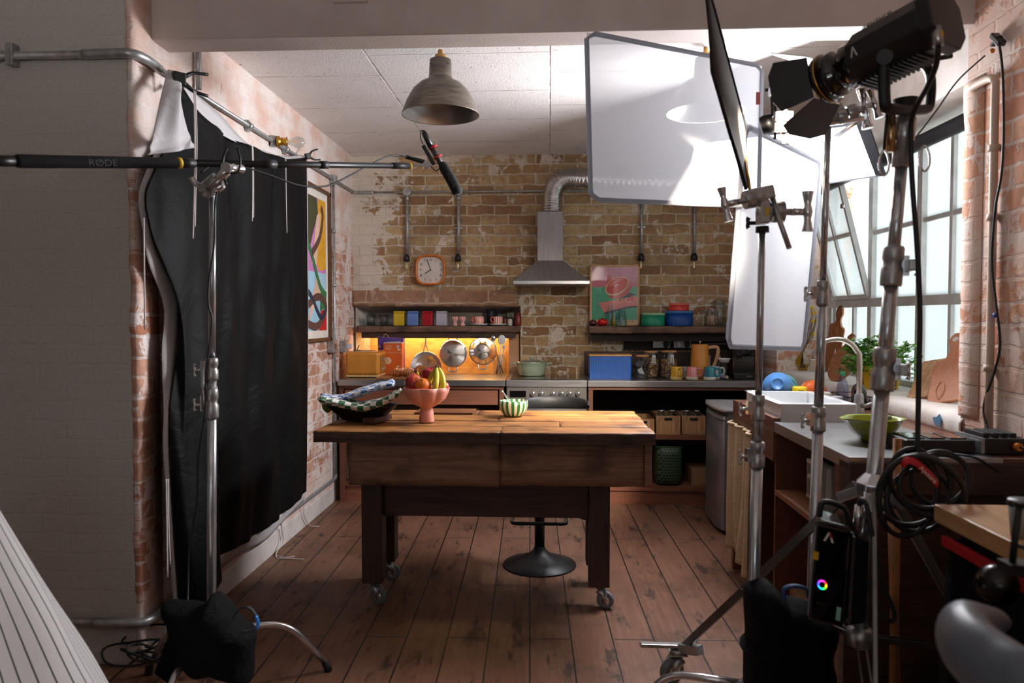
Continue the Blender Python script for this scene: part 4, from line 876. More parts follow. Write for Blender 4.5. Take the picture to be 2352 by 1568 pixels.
def clipjar(px, y, r_, h, label, fill=None, seal=(226, 110, 90)):
    q = PY(px, 745, y); q.z = zs+.001; t = thing('clip_jar', label, 'jar', q)
    b = MB(); b.lathe([(.001, 0), (r_*.96, 0), (r_, .008), (r_, h*.74), (r_*.84, h*.84), (r_*.86, h*.9)], q, 30); b.build('jar_body', M['glass'], t)
    if fill: b = MB(); b.lathe([(.001, .004), (r_*.93, .004), (r_*.94, h*.55), (.001, h*.58)], q, 30); b.build('contents', fill, t)
    b = MB(); b.lathe([(r_*.84, h*.9), (r_*.93, h*.9), (r_*.93, h*.925), (r_*.84, h*.925)], q, 30); b.build('rubber_seal', C('seal_%d' % seal[0], seal, .6), t)
    b = MB(); b.lathe([(.001, h), (r_*.7, h*.995), (r_*.9, h*.96), (r_*.9, h*.93)], q, 30); b.build('glass_lid', M['glass'], t)
    b = MB(); b.tube([q+V(r_*.9, 0, h*.95), q+V(r_*1.12, 0, h*.8), q+V(r_*1.02, 0, h*.66)], .0022, 6); b.tube([q+V(r_*.86, 0, h*.88), q+V(r_*1.1, 0, h*.9), q+V(r_*1.15, 0, h*.75)], .0022, 6); b.build('wire_clip', M['chrome'], t)
clipjar(1634, 5.93, .052, .148, 'glass clip-top jar half full of pale oats on the right shelf', oats)
clipjar(1652, 6.0, .052, .21, 'taller empty clip-top jar behind the oats jar', None, (150, 150, 150))
# ------------------------------------------------------------------ sockets
def socket(px0, px1, py0, py1, label, plug=True, white=False):
    a, c = PY(px0, py1, YB-.03), PY(px1, py0, YB-.03); t = thing('wall_socket', label, 'socket', ((a.x+c.x)/2, YB-.03, (a.z+c.z)/2))
    b = MB(); b.box((a.x, YB-.042, a.z), (c.x, YB-.013, c.z)); b.build('faceplate', C('metal_socket', (170, 168, 172), .4, metal=.5), t, bevel=.004)
    w_ = c.x-a.x; h = c.z-a.z
    for k in (.44, .53): b = MB(); b.box((a.x+w_*k-.005, YB-.048, a.z+h*.64), (a.x+w_*k+.005, YB-.041, a.z+h*.88)); b.build('rocker_switch', M['label_w'], t, bevel=.001)
    for k in ((.22,) if plug and not white else ()):
        for dx, dz in ((0, .62), (-.07, .3), (.07, .3)): b = MB(); b.box((a.x+w_*(k+dx)-.003, YB-.0428, a.z+h*dz-.003), (a.x+w_*(k+dx)+.003, YB-.0418, a.z+h*dz+.003)); b.build('pin_hole', M['black'], t)
    return a, c, t
def plug(cx, cz, label, col_=None, pts=None):
    y = YB-.043; t = thing('power_plug', label, 'plug', (cx, y, cz), None)
    b = MB(); b.prism([(-.02, -.012), (-.022, .012), (-.012, .026), (0, .03), (.012, .026), (.022, .012), (.02, -.012), (.008, -.028), (-.008, -.028)], (cx, y, cz), (1, 0, 0), (0, 0, 1), (0, -.028, 0)); b.build('plug_body', col_ or M['rubber'], t, bevel=.004)
    if pts: b = MB(); b.tube([V(cx, y-.014, cz-.024)]+pts, .0042, 8, sub=8); b.build('power_cord', M['cable'], t)
    return t
a, c, t = socket(1499, 1538, 777, 799, 'metal twin wall socket on the left with one black plug')
plug(a.x+(c.x-a.x)*.77, (a.z+c.z)/2-.008, 'black plug in the left twin socket', pts=[V(a.x+(c.x-a.x)*.77, YB-.06, 1.10), V(a.x+(c.x-a.x)*.78, YB-.05, 1.0), V(.93, YB-.05, .93)])
a, c, t = socket(1547, 1587, 777, 799, 'metal twin wall socket on the right with a white and a black plug', white=True)
cx = a.x+(c.x-a.x)*.77
plug(cx, (a.z+c.z)/2-.008, 'black plug in the right twin socket beside the kettle', pts=[V(cx, YB-.06, 1.09), V(cx-.005, YB-.08, 1.02), V(cx-.04, YB-.10, .96), V(cx-.06, YB-.12, .925)])
b = MB(); x = a.x+(c.x-a.x)*.27; z = (a.z+c.z)/2; b.box((x-.015, YB-.062, z-.028), (x+.015, YB-.0425, z+.024)); tag(b.build('charger_plug', M['label_w'], loc=(x, YB-.05, z), bevel=.004), 'white charger plug in the right twin socket', 'plug')
# conduit from the sockets, chrome utensil rail
b = MB(); b.tube([PY(1538, 787, YB-.022), PY(1547, 787, YB-.022)], .006, 8); tag(b.build('conduit', M['galv'], loc=PY(1542, 787, YB-.02)), 'short metal conduit between the two twin sockets', 'conduit')
b = MB(); b.tube([PY(1588, 789, YB-.025), PY(1760, 790, YB-.025)], .006, 8); tag(b.build('conduit', M['galv'], loc=PY(1600, 789, YB-.025)), 'metal conduit running right from the right twin socket behind the kettle', 'conduit')
# ------------------------------------------------------------------ worktop right
q0, q1 = PZ(1354, 862, ZW), PZ(1451, 862, ZW); y = 5.60
x0, x1 = PY(1354, 860, y).x, PY(1451, 860, y).x
t = thing('bread_bin', 'long bright blue ribbed bread bin with a wooden lid', 'container', ((x0+x1)/2, y+.08, ZW))
b = MB(); n = 38; poly = []
for i in range(n):
    xx = x0+.008+(x1-x0-.016)*i/n; w_ = (x1-x0-.016)/n
    poly += [(xx, y), (xx+w_*.5, y), (xx+w_*.6, y+.007), (xx+w_*.9, y+.007)]
poly += [(x1-.004, y), (x1, y+.008), (x1, y+.16), (x1-.006, y+.166), (x0+.006, y+.166), (x0, y+.16), (x0, y+.008), (x0+.004, y)]
zt_ = PY(1400, 818, y).z
b.prism(poly, (0, 0, ZW+.001), (1, 0, 0), (0, 1, 0), (0, 0, zt_-ZW-.001)); b.build('ribbed_bin', C('bin_blue', (10, 96, 190), .4), t)
b = MB(); b.box((x0-.002, y-.003, zt_), (x1+.002, y+.168, zt_+.012)); b.build('wooden_lid', M['lightwood'], t, bevel=.003)
def storejar(px, y, py_top, r_, label, fill, fh=.78, lab=True, lidr=.8):
    q = PY(px, 860, y); q.z = ZW+.001; h = PY(px, py_top, y).z-ZW-.014
    t = thing('storage_jar', label, 'jar', q, 'cereal jars with wooden lids')
    b = MB(); b.lathe([(.001, 0), (r_*.94, 0), (r_, .008), (r_, h*.72), (r_*lidr, h*.93), (r_*lidr, h)], q, 32); b.build('jar_body', M['glass'], t)
    if fill: b = MB(); b.lathe([(.001, .004), (r_*.93, .004), (r_*.965, .01), (r_*.965, h*min(fh, .72)), (r_*.9, h*fh), (.001, h*fh+.004)], q, 32); b.build('contents', fill, t)
    b = MB(); b.lathe([(.001, h+.014), (r_*lidr+.004, h+.014), (r_*lidr+.006, h+.01), (r_*lidr+.005, h), (.001, h)], q, 32); b.build('wooden_lid', M['lightwood'], t)
    if lab:
        b = MB(); c = q+V(.012, -r_*.93, h*.76); b.box(c+V(-.012, -.010, -.03), c+V(.014, -.007, .03), R=rot('Z', 6)); b.build('paper_tag', M['label_w'], t, bevel=.002)
        for k in range(4): b = MB(); b.box(c+V(-.006+.002*k, -.0115, -.02+k*.011), c+V(.009-.001*k, -.0102, -.015+k*.011)); b.build('tag_text', M['black'], t)
    return t
storejar(1495, 5.74, 806, .058, 'tall glass jar of light granola with a wooden lid', granola); storejar(1536, 5.74, 805, .068, 'tall glass jar of darker oat clusters with a wooden lid', oatsd, .74)
t = storejar(1475, 5.62, 815, .047, 'glass jar full of white paper filters beside the bread bin', None, lab=False, lidr=.97)
q = PY(1476, 860, 5.62); b = MB()
fm = C('paper_filter', (214, 214, 222), .8)
for k in range(14):
    a_ = .6+k*.12; c = q+V(-.008, 0, .055); d = V(math.cos(a_+.6)*1, 0, math.sin(a_+.6)); n_ = V(-d.z, 0, d.x)
    b.add([c, c+d*.05+V(0, -.026, 0), c+d*.056, c+d*.05+V(0, .026, 0)], [(0, 1, 2, 3)]); b.add([c, c+V(-abs(d.x)*.025-.01, -.02, -abs(d.z)*.045), c+V(.02-.003*k, -.01, -.05), c+V(.02, .03, -.045)], [(0, 1, 2, 3)])
b.build('paper_filters', fm, t, solid=.0006)
# mugs
def mug(px, py, y, r_, h, col_, base, label, ang=0, name='mug'):
    q = PY(px, py, y); q.z = ZW+.001; t = thing(name, label, 'mug', q, 'stoneware mugs in a row')
    b = MB(); b.lathe([(.001, 0), (r_*1.0, 0), (r_*1.08, .008), (r_*1.08, h*.22), (r_*1.04, h*.27)], q, 36); b.build('glazed_base', base, t)
    b = MB(); b.lathe([(r_*1.03, h*.265), (r_*1.0, h*.4), (r_*.93, h*.97), (r_*.9, h), (r_*.86, h*.97), (r_*.9, h*.3), (.001, h*.27)], q, 36); b.build('mug_body', col_, t)
    d = V(math.cos(ang), math.sin(ang), 0); b = MB()
    b.tube([q+d*r_*.9+V(0, 0, h*.84), q+d*(r_+.025)+V(0, 0, h*.86), q+d*(r_+.034)+V(0, 0, h*.6), q+d*(r_+.024)+V(0, 0, h*.33), q+d*r_*.98+V(0, 0, h*.34)], .0068, 10, sub=5, flat=1.2); b.build('handle', col_, t)
glz = lambda n_, c: C('glaze_'+n_, c, .18, coat=.4)
mug(1553, 866, 5.50, .042, .098, glz('yellow', (222, 172, 18)), C('stone_y', (226, 196, 120), .4), 'yellow mug with its handle towards the camera', -1.2)
mug(1589, 866, 5.50, .042, .096, glz('pink', (226, 140, 140)), C('stone_p', (232, 216, 196), .4), 'pink mug with a cream base, between yellow and teal')
mug(1630, 867, 5.48, .042, .098, glz('teal', (30, 128, 144)), C('stone_t', (226, 220, 206), .4), 'teal mug with a cream base, nearest the camera')
mug(1573, 862, 5.62, .042, .09, glz('grey', (136, 122, 112)), C('stone_g', (150, 136, 124), .4), 'grey-brown mug half hidden behind the pink mug', 1.6)
mug(1640, 864, 5.60, .042, .096, glz('pale', (178, 184, 196)), C('stone_w', (216, 212, 206), .4), 'pale grey-blue mug behind the teal mug')
# kettle-like jug
q = PY(1607, 860, 5.72); q.z = ZW+.001; hk = PY(1607, 791, 5.72).z-ZW
t = thing('kettle', 'tall mustard cylindrical kettle with a beige handle', 'kettle', q); r_ = .074
b = MB(); b.lathe([(.001, 0), (r_, 0), (r_*1.0, .012), (r_*.86, hk-.005), (r_*.82, hk), (.001, hk+.002)], q, 44); b.build('kettle_body', mus, t)
b = MB(); b.tube([q+V(r_*.8, 0, hk-.03), q+V(r_+.02, 0, hk-.02), q+V(r_+.062, 0, hk-.03), q+V(r_+.055, 0, hk*.6), q+V(r_+.022, 0, hk*.28), q+V(r_*.9, 0, hk*.22)], .0125, 12, sub=5, flat=1.2); b.build('handle', C('beige_handle', (206, 164, 118), .45), t)
b = MB(); b.box(q+V(r_*.9, -.012, hk*.3), q+V(r_*.9+.012, .012, hk*.68)); b.build('water_gauge', C('gauge', (150, 140, 160), .3), t, bevel=.003)
b = MB(); b.cyl(q+V(0, 0, hk), q+V(0, 0, hk+.02), .004, n=10); b.lathe([(.001, .026), (.012, .025), (.012, .02), (.001, .02)], q+V(0, 0, hk), 16); b.build('lid_knob', M['chrome'], t)
# white lidded jar, small glass pot, coffee machine, garlic
q = PY(1663, 862, 5.70); q.z = ZW+.001; t = thing('glass_jar', 'clear glass jar with a white lid beside the coffee machine', 'jar', q)
b = MB(); b.lathe([(.001, 0), (.034, 0), (.036, .006), (.036, .12)], q, 28); b.build('jar_body', M['glass'], t)
b = MB(); b.lathe([(.001, .152), (.046, .15), (.047, .143), (.038, .134), (.038, .12), (.001, .12)], q, 32); b.build('lid', M['white'], t)
q = PY(1650, 862, 5.86); q.z = ZW+.001; t = thing('cafetiere', 'small glass cafetiere behind the white-lidded jar', 'cafetiere', q)
b = MB(); b.lathe([(.001, 0), (.034, 0), (.036, .006), (.036, .14)], q, 28); b.build('jar_body', M['glass'], t)
b = MB(); b.lathe([(.001, .17), (.03, .16), (.038, .146), (.038, .14)], q, 28); b.cyl(q+V(0, 0, .165), q+V(0, 0, .19), .003, n=8); b.lathe([(.001, .2), (.012, .198), (.012, .19), (.001, .19)], q, 16); b.build('lid', M['chrome'], t)
x0, x1 = PY(1681, 860, 5.66).x, PY(1737, 860, 5.66).x
t = thing('coffee_machine', 'black single-serve coffee machine at the right end of the worktop', 'machine', ((x0+x1)/2, 5.75, ZW))
xm = (x0+x1)/2
b = MB(); b.box((x0, 5.60, ZW+.001), (x1, 5.66, ZW+.042)); b.build('drip_tray', M['black'], t, bevel=.008)
b = MB(); b.box((x0+.004, 5.66, ZW+.001), (x1-.004, 5.86, ZW+.27)); b.build('body', M['black_gloss'], t, bevel=.012)
b = MB(); b.box((x0+.012, 5.60, ZW+.17), (x1-.012, 5.665, ZW+.27)); b.build('brew_head', M['black'], t, bevel=.01)
b = MB(); b.lathe([(.001, .02), (.05, .02), (.058, .012), (.058, 0), (.001, 0)], (xm, 5.60, ZW+.235), 36, R=fromz((0, -1, 0))); b.build('round_lid', M['black_gloss'], t)
for dx in (-.012, .012): b = MB(); b.cyl((xm+dx, 5.62, ZW+.17), (xm+dx, 5.62, ZW+.155), .004, n=10); b.build('nozzle', M['chrome'], t)
text('PHILIPS', .0125, frame(V(xm+.02, 5.5995, ZW+.022), (1, 0, 0), (0, 0, 1)), M['label_w'], 'maker_mark', t)
text('AX', .024, frame(V(xm, 5.577, ZW+.245), (1, 0, 0), (0, 0, 1)), M['label_w'], 'lid_reflection', t)  # reflection on the round lid, put in as white letters
for i, (px, c_, s_, lb) in enumerate(((1660, (150, 130, 160), .02, 'purple garlic bulb beside the coffee machine'), (1669, (222, 200, 160), .014, 'small cream garlic bulb beside the coffee machine'))):
    q = PY(px, 864, 5.60); q.z = ZW+.001; b = MB(); b.sph(q+V(0, 0, s_*.8), (s_, s_, s_*.8), 20, fn=lambda d: 1+.06*math.cos(6*math.atan2(d.y, d.x))); b.tube([q+V(0, 0, s_*1.5), q+V(.003, 0, s_*2.3)], [s_*.2, s_*.08], 8)
    tag(b.build('garlic_bulb', C('garlic%d' % i, c_, .6), loc=q), lb, 'garlic')

# ------------------------------------------------------------------ clock
c = PY(989.5, 620, YB-.02); t = thing('wall_clock', 'square-rounded wall clock with an orange wooden rim and white face', 'clock', c)
def sq(r_, n=60, e=3.6): return [(r_*math.copysign(abs(math.cos(a_))**(2/e), math.cos(a_)), r_*math.copysign(abs(math.sin(a_))**(2/e), math.sin(a_))) for a_ in [2*PI*i/n for i in range(n)]]
b = MB()
def rim(u, v_):
    a_ = 2*PI*u; s_ = [(.108, .02), (.122, .0), (.124, -.022), (.118, -.034), (.108, -.03), (.106, -.008)][round(v_*5)]
    e = 3.6; return c+V(s_[0]*math.copysign(abs(math.cos(a_))**(2/e), math.cos(a_)), s_[1]+.0, s_[0]*math.copysign(abs(math.sin(a_))**(2/e), math.sin(a_)))
b.grid(rim, 72, 5); b.build('rim', C('orange_wood_rim', (216, 126, 46), .4, c2=(196, 104, 34)), t)
b = MB(); b.prism(sq(.109), c+V(0, -.008, 0), (1, 0, 0), (0, 0, 1), (0, .01, 0)); b.build('dial', C('dial_white', (226, 216, 206), .5), t)
for k in range(1, 13):
    a_ = PI/2-k*PI/6; e = 3.2; R_ = .082/((abs(math.cos(a_))**e+abs(math.sin(a_))**e)**(1/e)); R_ = min(R_, .091)
    text(str(k), .026, frame(c+V(R_*math.cos(a_), -.0092, R_*math.sin(a_)), (1, 0, 0), (0, 0, 1)), M['black'], 'numeral', t)
    b = MB(); d = V(math.cos(a_), 0, math.sin(a_)); b.bar(c+d*R_*1.17+V(0, -.0088, 0), c+d*R_*1.22+V(0, -.0088, 0), .0015, .001, up=(0, 1, 0)); b.build('tick', M['black'], t)
for nm, a_, L, w_ in (('hour_hand', PI/2-PI/6*7.93, .055, .0055), ('minute_hand', PI/2+PI/30*3, .088, .0042)):
    d = V(math.cos(a_), 0, math.sin(a_)); b = MB(); b.bar(c+V(0, -.013, 0), c+d*L+V(0, -.013, 0), w_, .001, up=(0, 1, 0)); b.build(nm, M['black'], t)
b = MB(); b.cyl(c+V(0, -.011, 0), c+V(0, -.016, 0), .005); b.build('hub', M['black'], t)
# ------------------------------------------------------------------ conduits on the walls
zc = 2.402; r_ = .011
def conduit(pts, label, sub=0, r=r_, extra=None):
    b = MB(); b.tube(pts, r, 10, sub=sub); o = b.build('conduit', M['galv'], loc=pts[0]); tag(o, label, 'conduit'); return o
xL = XL+.022
t = thing('conduit', 'grey metal conduit running high along the left wall and round the near corner', 'conduit', (XL+.02, 4, zc))
b = MB(); b.tube([V(-4.9, YN-.022, 2.40), V(XL-.16, YN-.022, 2.40)], .016, 12); b.build('tube', M['galv'], t)
b = MB(); b.tube([V(XL-.18, YN-.022, 2.40), V(XL-.05, YN-.024, 2.402), V(XL+.012, YN-.012, zc), V(XL+.03, YN+.05, zc), V(XL+.022, YN+.16, zc)], .019, 12, sub=6); b.build('elbow', M['galv'], t)
b = MB(); b.tube([V(xL, YN+.14, zc), V(xL, YB-.06, zc)], r_, 10); b.build('tube', M['galv'], t)
for y in (3.9, 4.45): b = MB(); b.cyl((xL, y-.02, zc), (xL, y+.02, zc), .02, n=14); b.box((XL+.001, y-.012, zc-.03), (xL, y+.012, zc+.03)); b.build('saddle_clip', M['galv'], t)
q = PY(30, 145, YN-.02); b = MB(); b.box((q.x-.015, YN-.045, 2.36), (q.x+.015, YN-.001, 2.445)); b.build('saddle_clip', M['galv'], t, bevel=.004)
t = thing('conduit', 'grey metal conduit running across the back brick wall above the clock', 'conduit', (0, YB-.02, zc))
b = MB(); b.tube([V(xL, YB-.08, zc), V(xL+.01, YB-.03, zc), V(xL+.06, YB-.022, zc), V(xL+.16, YB-.022, zc)], .014, 10, sub=5); b.build('elbow', M['galv'], t)
b = MB(); b.tube([V(xL+.1, YB-.022, zc), V(XR-.1, YB-.022, zc+.0)], r_*.85, 10); b.build('tube', M['galv'], t)
# drop lamps
for px, lb in ((935, 'left of the clock'), (1053, 'right of the clock'), (1474, 'above the fruit poster'), (1596, 'furthest right, above the blue tub')):
    q = PY(px, 440, YB-.022); z1 = 1.865
    t = thing('conduit_lamp', 'bare bulb lamp on a vertical conduit, '+lb, 'lamp', (q.x, YB-.022, zc), 'bulb lamps on the back wall')
    b = MB(); b.tube([V(q.x, YB-.022, zc-.02), V(q.x, YB-.022, z1+.02)], r_*1.15, 12); b.build('drop_tube', M['galv'], t)
    b = MB(); b.cyl((q.x, YB-.002, zc), (q.x, YB-.045, zc), .034); b.build('junction_box', M['galv'], t, bevel=.004)
    b = MB(); b.cyl((q.x, YB-.022, zc-.03), (q.x, YB-.022, zc-.07), .015); b.build('collar', M['galv'], t)
    b = MB(); b.box((q.x-.032, YB-.014, 2.10), (q.x+.032, YB-.001, 2.116)); b.build('saddle_clip', M['galv'], t, bevel=.002)
    b = MB(); b.lathe([(.012, .03), (.02, .022), (.026, 0), (.027, -.028), (.001, -.028)], (q.x-.004, YB-.035, z1), 22); b.build('bulb_holder', M['black'], t)
    b = MB(); b.lathe([(.012, 0), (.015, -.02), (.019, -.045), (.015, -.07), (.001, -.082)], (q.x-.004, YB-.035, z1-.027), 20); b.build('bulb', M['glass'], t)
    b = MB()
    for k in (-1, 1): b.cyl((q.x-.004+k*.005, YB-.035, z1-.045), (q.x-.004+k*.004, YB-.035, z1-.09), .0014, n=6)
    b.build('filament', M['em_fil'], t)
# vertical conduit and boxes on the left wall
yv = PX(765, 420, XL+.02).y
t = thing('conduit', 'vertical grey conduit on the left wall between the framed print and the corner', 'conduit', (xL, yv, 1.3))
b = MB(); b.tube([V(xL, yv, zc-.02), V(xL, yv, .19)], r_, 10); b.build('tube', M['galv'], t)
b = MB(); b.box((XL+.001, yv-.03, zc-.035), (XL+.045, yv+.03, zc+.03)); b.build('junction_box', M['galv'], t, bevel=.008)
for z in (2.02, 1.62): b = MB(); b.cyl((xL, yv, z-.012), (xL, yv, z+.012), .017); b.build('saddle_clip', M['galv'], t)
t = thing('conduit', 'low grey conduit along the foot of the left wall, under the drape', 'conduit', (xL, 4, .18))
b = MB(); b.tube([V(xL, yv, .20), V(xL, yv-.02, .18), V(xL, yv-.08, .178), V(xL, YN+.12, .178)], .013, 10); b.build('tube', M['galv'], t)
b = MB(); b.tube([V(xL, YN+.16, .178), V(XL+.03, YN+.05, .178), V(XL+.01, YN-.015, .178), V(XL-.06, YN-.026, .178), V(XL-.18, YN-.024, .178)], .019, 12, sub=6); b.build('elbow', M['galv'], t)
b = MB(); b.tube([V(XL-.15, YN-.022, .178), V(-4.9, YN-.022, .178)], .014, 10); b.build('tube', M['galv'], t)
for nm, px, w_, mt in (('switch_box', 762, .05, 'galv'), ('fused_spur', 789, .045, 'galv')):
    q = PX(px, 795, XL+.02); t = thing(nm, 'square metal '+('switch box on the vertical conduit' if px < 770 else 'socket box with a white plug next to the corner')+' of the left wall', 'electrical box', q)
    b = MB(); b.box((XL+.001, q.y-w_, q.z-.045), (XL+.05, q.y+w_, q.z+.045)); b.build('box', M['galv'], t, bevel=.004)
    b = MB(); b.box((XL+.05, q.y-.02, q.z-.02), (XL+(.056 if px < 770 else .085), q.y+.02, q.z+.02)); b.build('switch' if px < 770 else 'plug_top', C('copper_plate', (140, 96, 70), .5) if px < 770 else M['label_w'], t, bevel=.002)
b = MB(); q = PX(455, 150, XL+.02); b.tube([V(xL, q.y, ZC-.005), V(xL, q.y, zc+.02)], .013, 10); tag(b.build('conduit', M['galv'], loc=(xL, q.y, 2.5)), 'short vertical conduit from the ceiling behind the upper drape clip', 'conduit')
# brass wall bulb
q = PX(655, 330, XL+.09); y = q.y; t = thing('brass_lamp', 'brass bulb holder with a clear globe bulb on the left wall conduit', 'lamp', (XL+.03, y, q.z))
b = MB(); b.cyl((xL, y, zc-.03), (xL, y, zc+.03), .02); b.build('tee_box', M['galv'], t)
b = MB(); c = V(XL+.04, y, zc); b.lathe([(.02, 0), (.032, .004), (.032, .016), (.022, .018), (.022, .05), (.027, .052), (.027, .06), (.001, .062)], c, 24, R=fromz((1, .25, 0))); b.build('brass_holder', M['brass'], t)
b = MB(); b.lathe([(.012, .06), (.014, .075), (.03, .10), (.034, .125), (.026, .15), (.001, .16)], c, 24, R=fromz((1, .25, 0))); b.build('bulb', M['glass'], t)
b = MB(); b.tube([c+V(.065, .016, 0), c+V(.12, .03, .004)], .0016, 6); b.build('filament', M['em_fil'], t)
# pipe on the right pier, cable and blind tube
t = thing('wall_pipe', 'cream painted pipe running down the right brick pier', 'pipe', (XR-.02, 2.6, 1.5)); yp_ = PX(2284, 300, XR-.02).y
b = MB(); b.tube([V(XR-.02, yp_+.18, 2.26), V(XR-.022, yp_+.05, 2.262), V(XR-.022, yp_, 2.235), V(XR-.02, yp_, 2.1), V(XR-.02, yp_-.005, .95)], .014, 12, sub=3); b.build('tube', C('cream_paint', (214, 190, 170), .6), t)
for z in (2.0, 1.75, 1.2): b = MB(); b.cyl((XR-.02, yp_, z-.012), (XR-.02, yp_, z+.012), .019); b.build('pipe_clip', C('cream_paint', (214, 190, 170), .6), t)
t = thing('roller_blind', 'dark grey roller blind tube across the top of the window', 'blind', (1.86, 3.1, 2.36))
b = MB(); b.tube([V(1.80, YR0+.03, 2.235), V(1.80, YR1-.05, 2.235)], .036, 20); b.build('rolled_fabric', C('blind_grey', (52, 54, 60), .6), t)
for y in (YR0+.012, YR1-.03): b = MB(); b.box((1.77, y-.006, 2.2), (1.84, y+.006, 2.299)); b.build('bracket', M['whitepl'], t)
# framed abstract print on the left wall
t = thing('framed_print', 'colourful abstract print in a thin dark frame on the left wall beside the drape', 'picture', (XL+.02, 5.0, 1.75))
y0_, y1_ = 4.62, PX(757, 600, XL+.02).y; z0_, z1_ = PX(757, 781, XL+.02).z, PX(757, 445, XL+.02).z; xf = XL+.004
b = MB()
for a, c in (((y0_, z0_), (y1_, z0_+.022)), ((y0_, z1_-.022), (y1_, z1_)), ((y0_, z0_), (y0_+.022, z1_)), ((y1_-.022, z0_), (y1_, z1_))): b.box((xf, a[0], a[1]), (xf+.03, c[0], c[1]))
b.build('frame', C('dark_frame', (96, 66, 42), .5), t)
def sh(mb, pts, layer, m): mb.prism([(y0_+(y1_-y0_)*u, z0_+(z1_-z0_)*v_) for u, v_ in pts], (xf+.008+.0006*layer, 0, 0), (0, 1, 0), (0, 0, 1), (.0005, 0, 0), m)
AC = [C('abs_'+k, c, .6) for k, c in dict(cream=(236, 226, 214), ochre=(226, 164, 44), pink=(206, 132, 190), sky=(166, 206, 226), peach=(226, 188, 164), olive=(74, 74, 48), red=(200, 36, 36), green=(56, 120, 72), brown=(98, 66, 58), navy=(40, 52, 74)).items()]
b = MB(); sh(b, [(0, 0), (1, 0), (1, 1), (0, 1)], 0, 0); sh(b, [(.06, .07), (.9, .07), (.9, .93), (.06, .93)], 1, 3); sh(b, [(.06, .45), (.9, .45), (.9, .93), (.06, .93)], 2, 2)
sh(b, [(.5, .55), (.66, .93), (.9, .93), (.9, .48), (.7, .46)], 3, 1); sh(b, [(.2, .62), (.3, .93), (.62, .93), (.66, .84), (.55, .74), (.4, .6)], 4, 5); sh(b, [(.3, .1), (.62, .45), (.9, .28), (.9, .12), (.66, .3)], 4, 4)
sh(b, [(.45, .5), (.62, .82), (.74, .84), (.6, .5)], 5, 4); sh(b, [(.66, .07), (.9, .07), (.9, .21), (.72, .2)], 5, 6); sh(b, [(.7, .2), (.9, .22), (.9, .32), (.72, .32)], 5, 7)
def path(mb, pts, w_, layer, m):
    P_, _ = cr([V(*q, 0) for q in pts], 6); L_ = []; R__ = []
    for i, p in enumerate(P_):
        a = P_[max(0, i-1)]; c = P_[min(len(P_)-1, i+1)]; d = (c-a).normalized(); n_ = V(-d.y, d.x, 0)*w_/2; L_.append((p+n_)[:2]); R__.append((p-n_)[:2])
    for i in range(len(P_)-1): sh(mb, [L_[i], L_[i+1], R__[i+1], R__[i]], layer, m)
path(b, [(.2, .7), (.35, .62), (.5, .52), (.7, .36), (.9, .3)], .05, 6, 7); path(b, [(.45, .56), (.7, .68), (.8, .82), (.75, .88)], .05, 7, 8); path(b, [(.1, .2), (.35, .24), (.6, .29), (.82, .27), (.88, .2), (.6, .1), (.3, .12)], .05, 8, 8); path(b, [(.15, .35), (.4, .30), (.7, .16), (.85, .2)], .035, 9, 9)
b.build('print', AC, t)
# ------------------------------------------------------------------ pendants
prof = [(.004, .275), (.03, .27), (.052, .262), (.056, .18), (.064, .165), (.10, .148), (.135, .115), (.165, .06), (.188, .0), (.189, -.004), (.184, -.002), (.16, .058), (.12, .11), (.06, .15), (.03, .155), (.001, .156)]
def pendant(q, label, rim_r=.188):
    t = thing('pendant_lamp', label, 'lamp', q, None)
    b = MB(); b.lathe(prof, q, 64, mf=lambda j, i: 0 if i < 9 else 1); b.build('shade', [M['pendant'], M['pendant_in']], t)
    b = MB(); b.lathe([(.001, .312), (.012, .31), (.014, .29), (.026, .286), (.03, .27)], q, 24); b.build('cap', C('cap_mustard', (176, 130, 60), .5), t)
    b = MB(); b.cyl(q+V(0, 0, .31), V(q.x, q.y, ZC), .003, n=8); b.build('cord', M['cord'], t)
    b = MB(); b.lathe([(.016, .15), (.02, .13), (.03, .10), (.03, .08), (.001, .06)], q, 20); b.build('bulb', C('opal_bulb', (226, 222, 214), .3), t)
    for k in (.9, -.9): b = MB(); b.sph(q+V(.054*math.sin(k), -.054*math.cos(k), .235), .004, 10); b.build('vent_hole', M['black'], t)
pp_ = PY(1012, 263, 3.62); pendant(pp_, 'aged metal dome pendant lamp over the left of the table')
pendant(PY(1620, 258, 3.70), 'aged metal dome pendant lamp seen through the white diffusion silk')

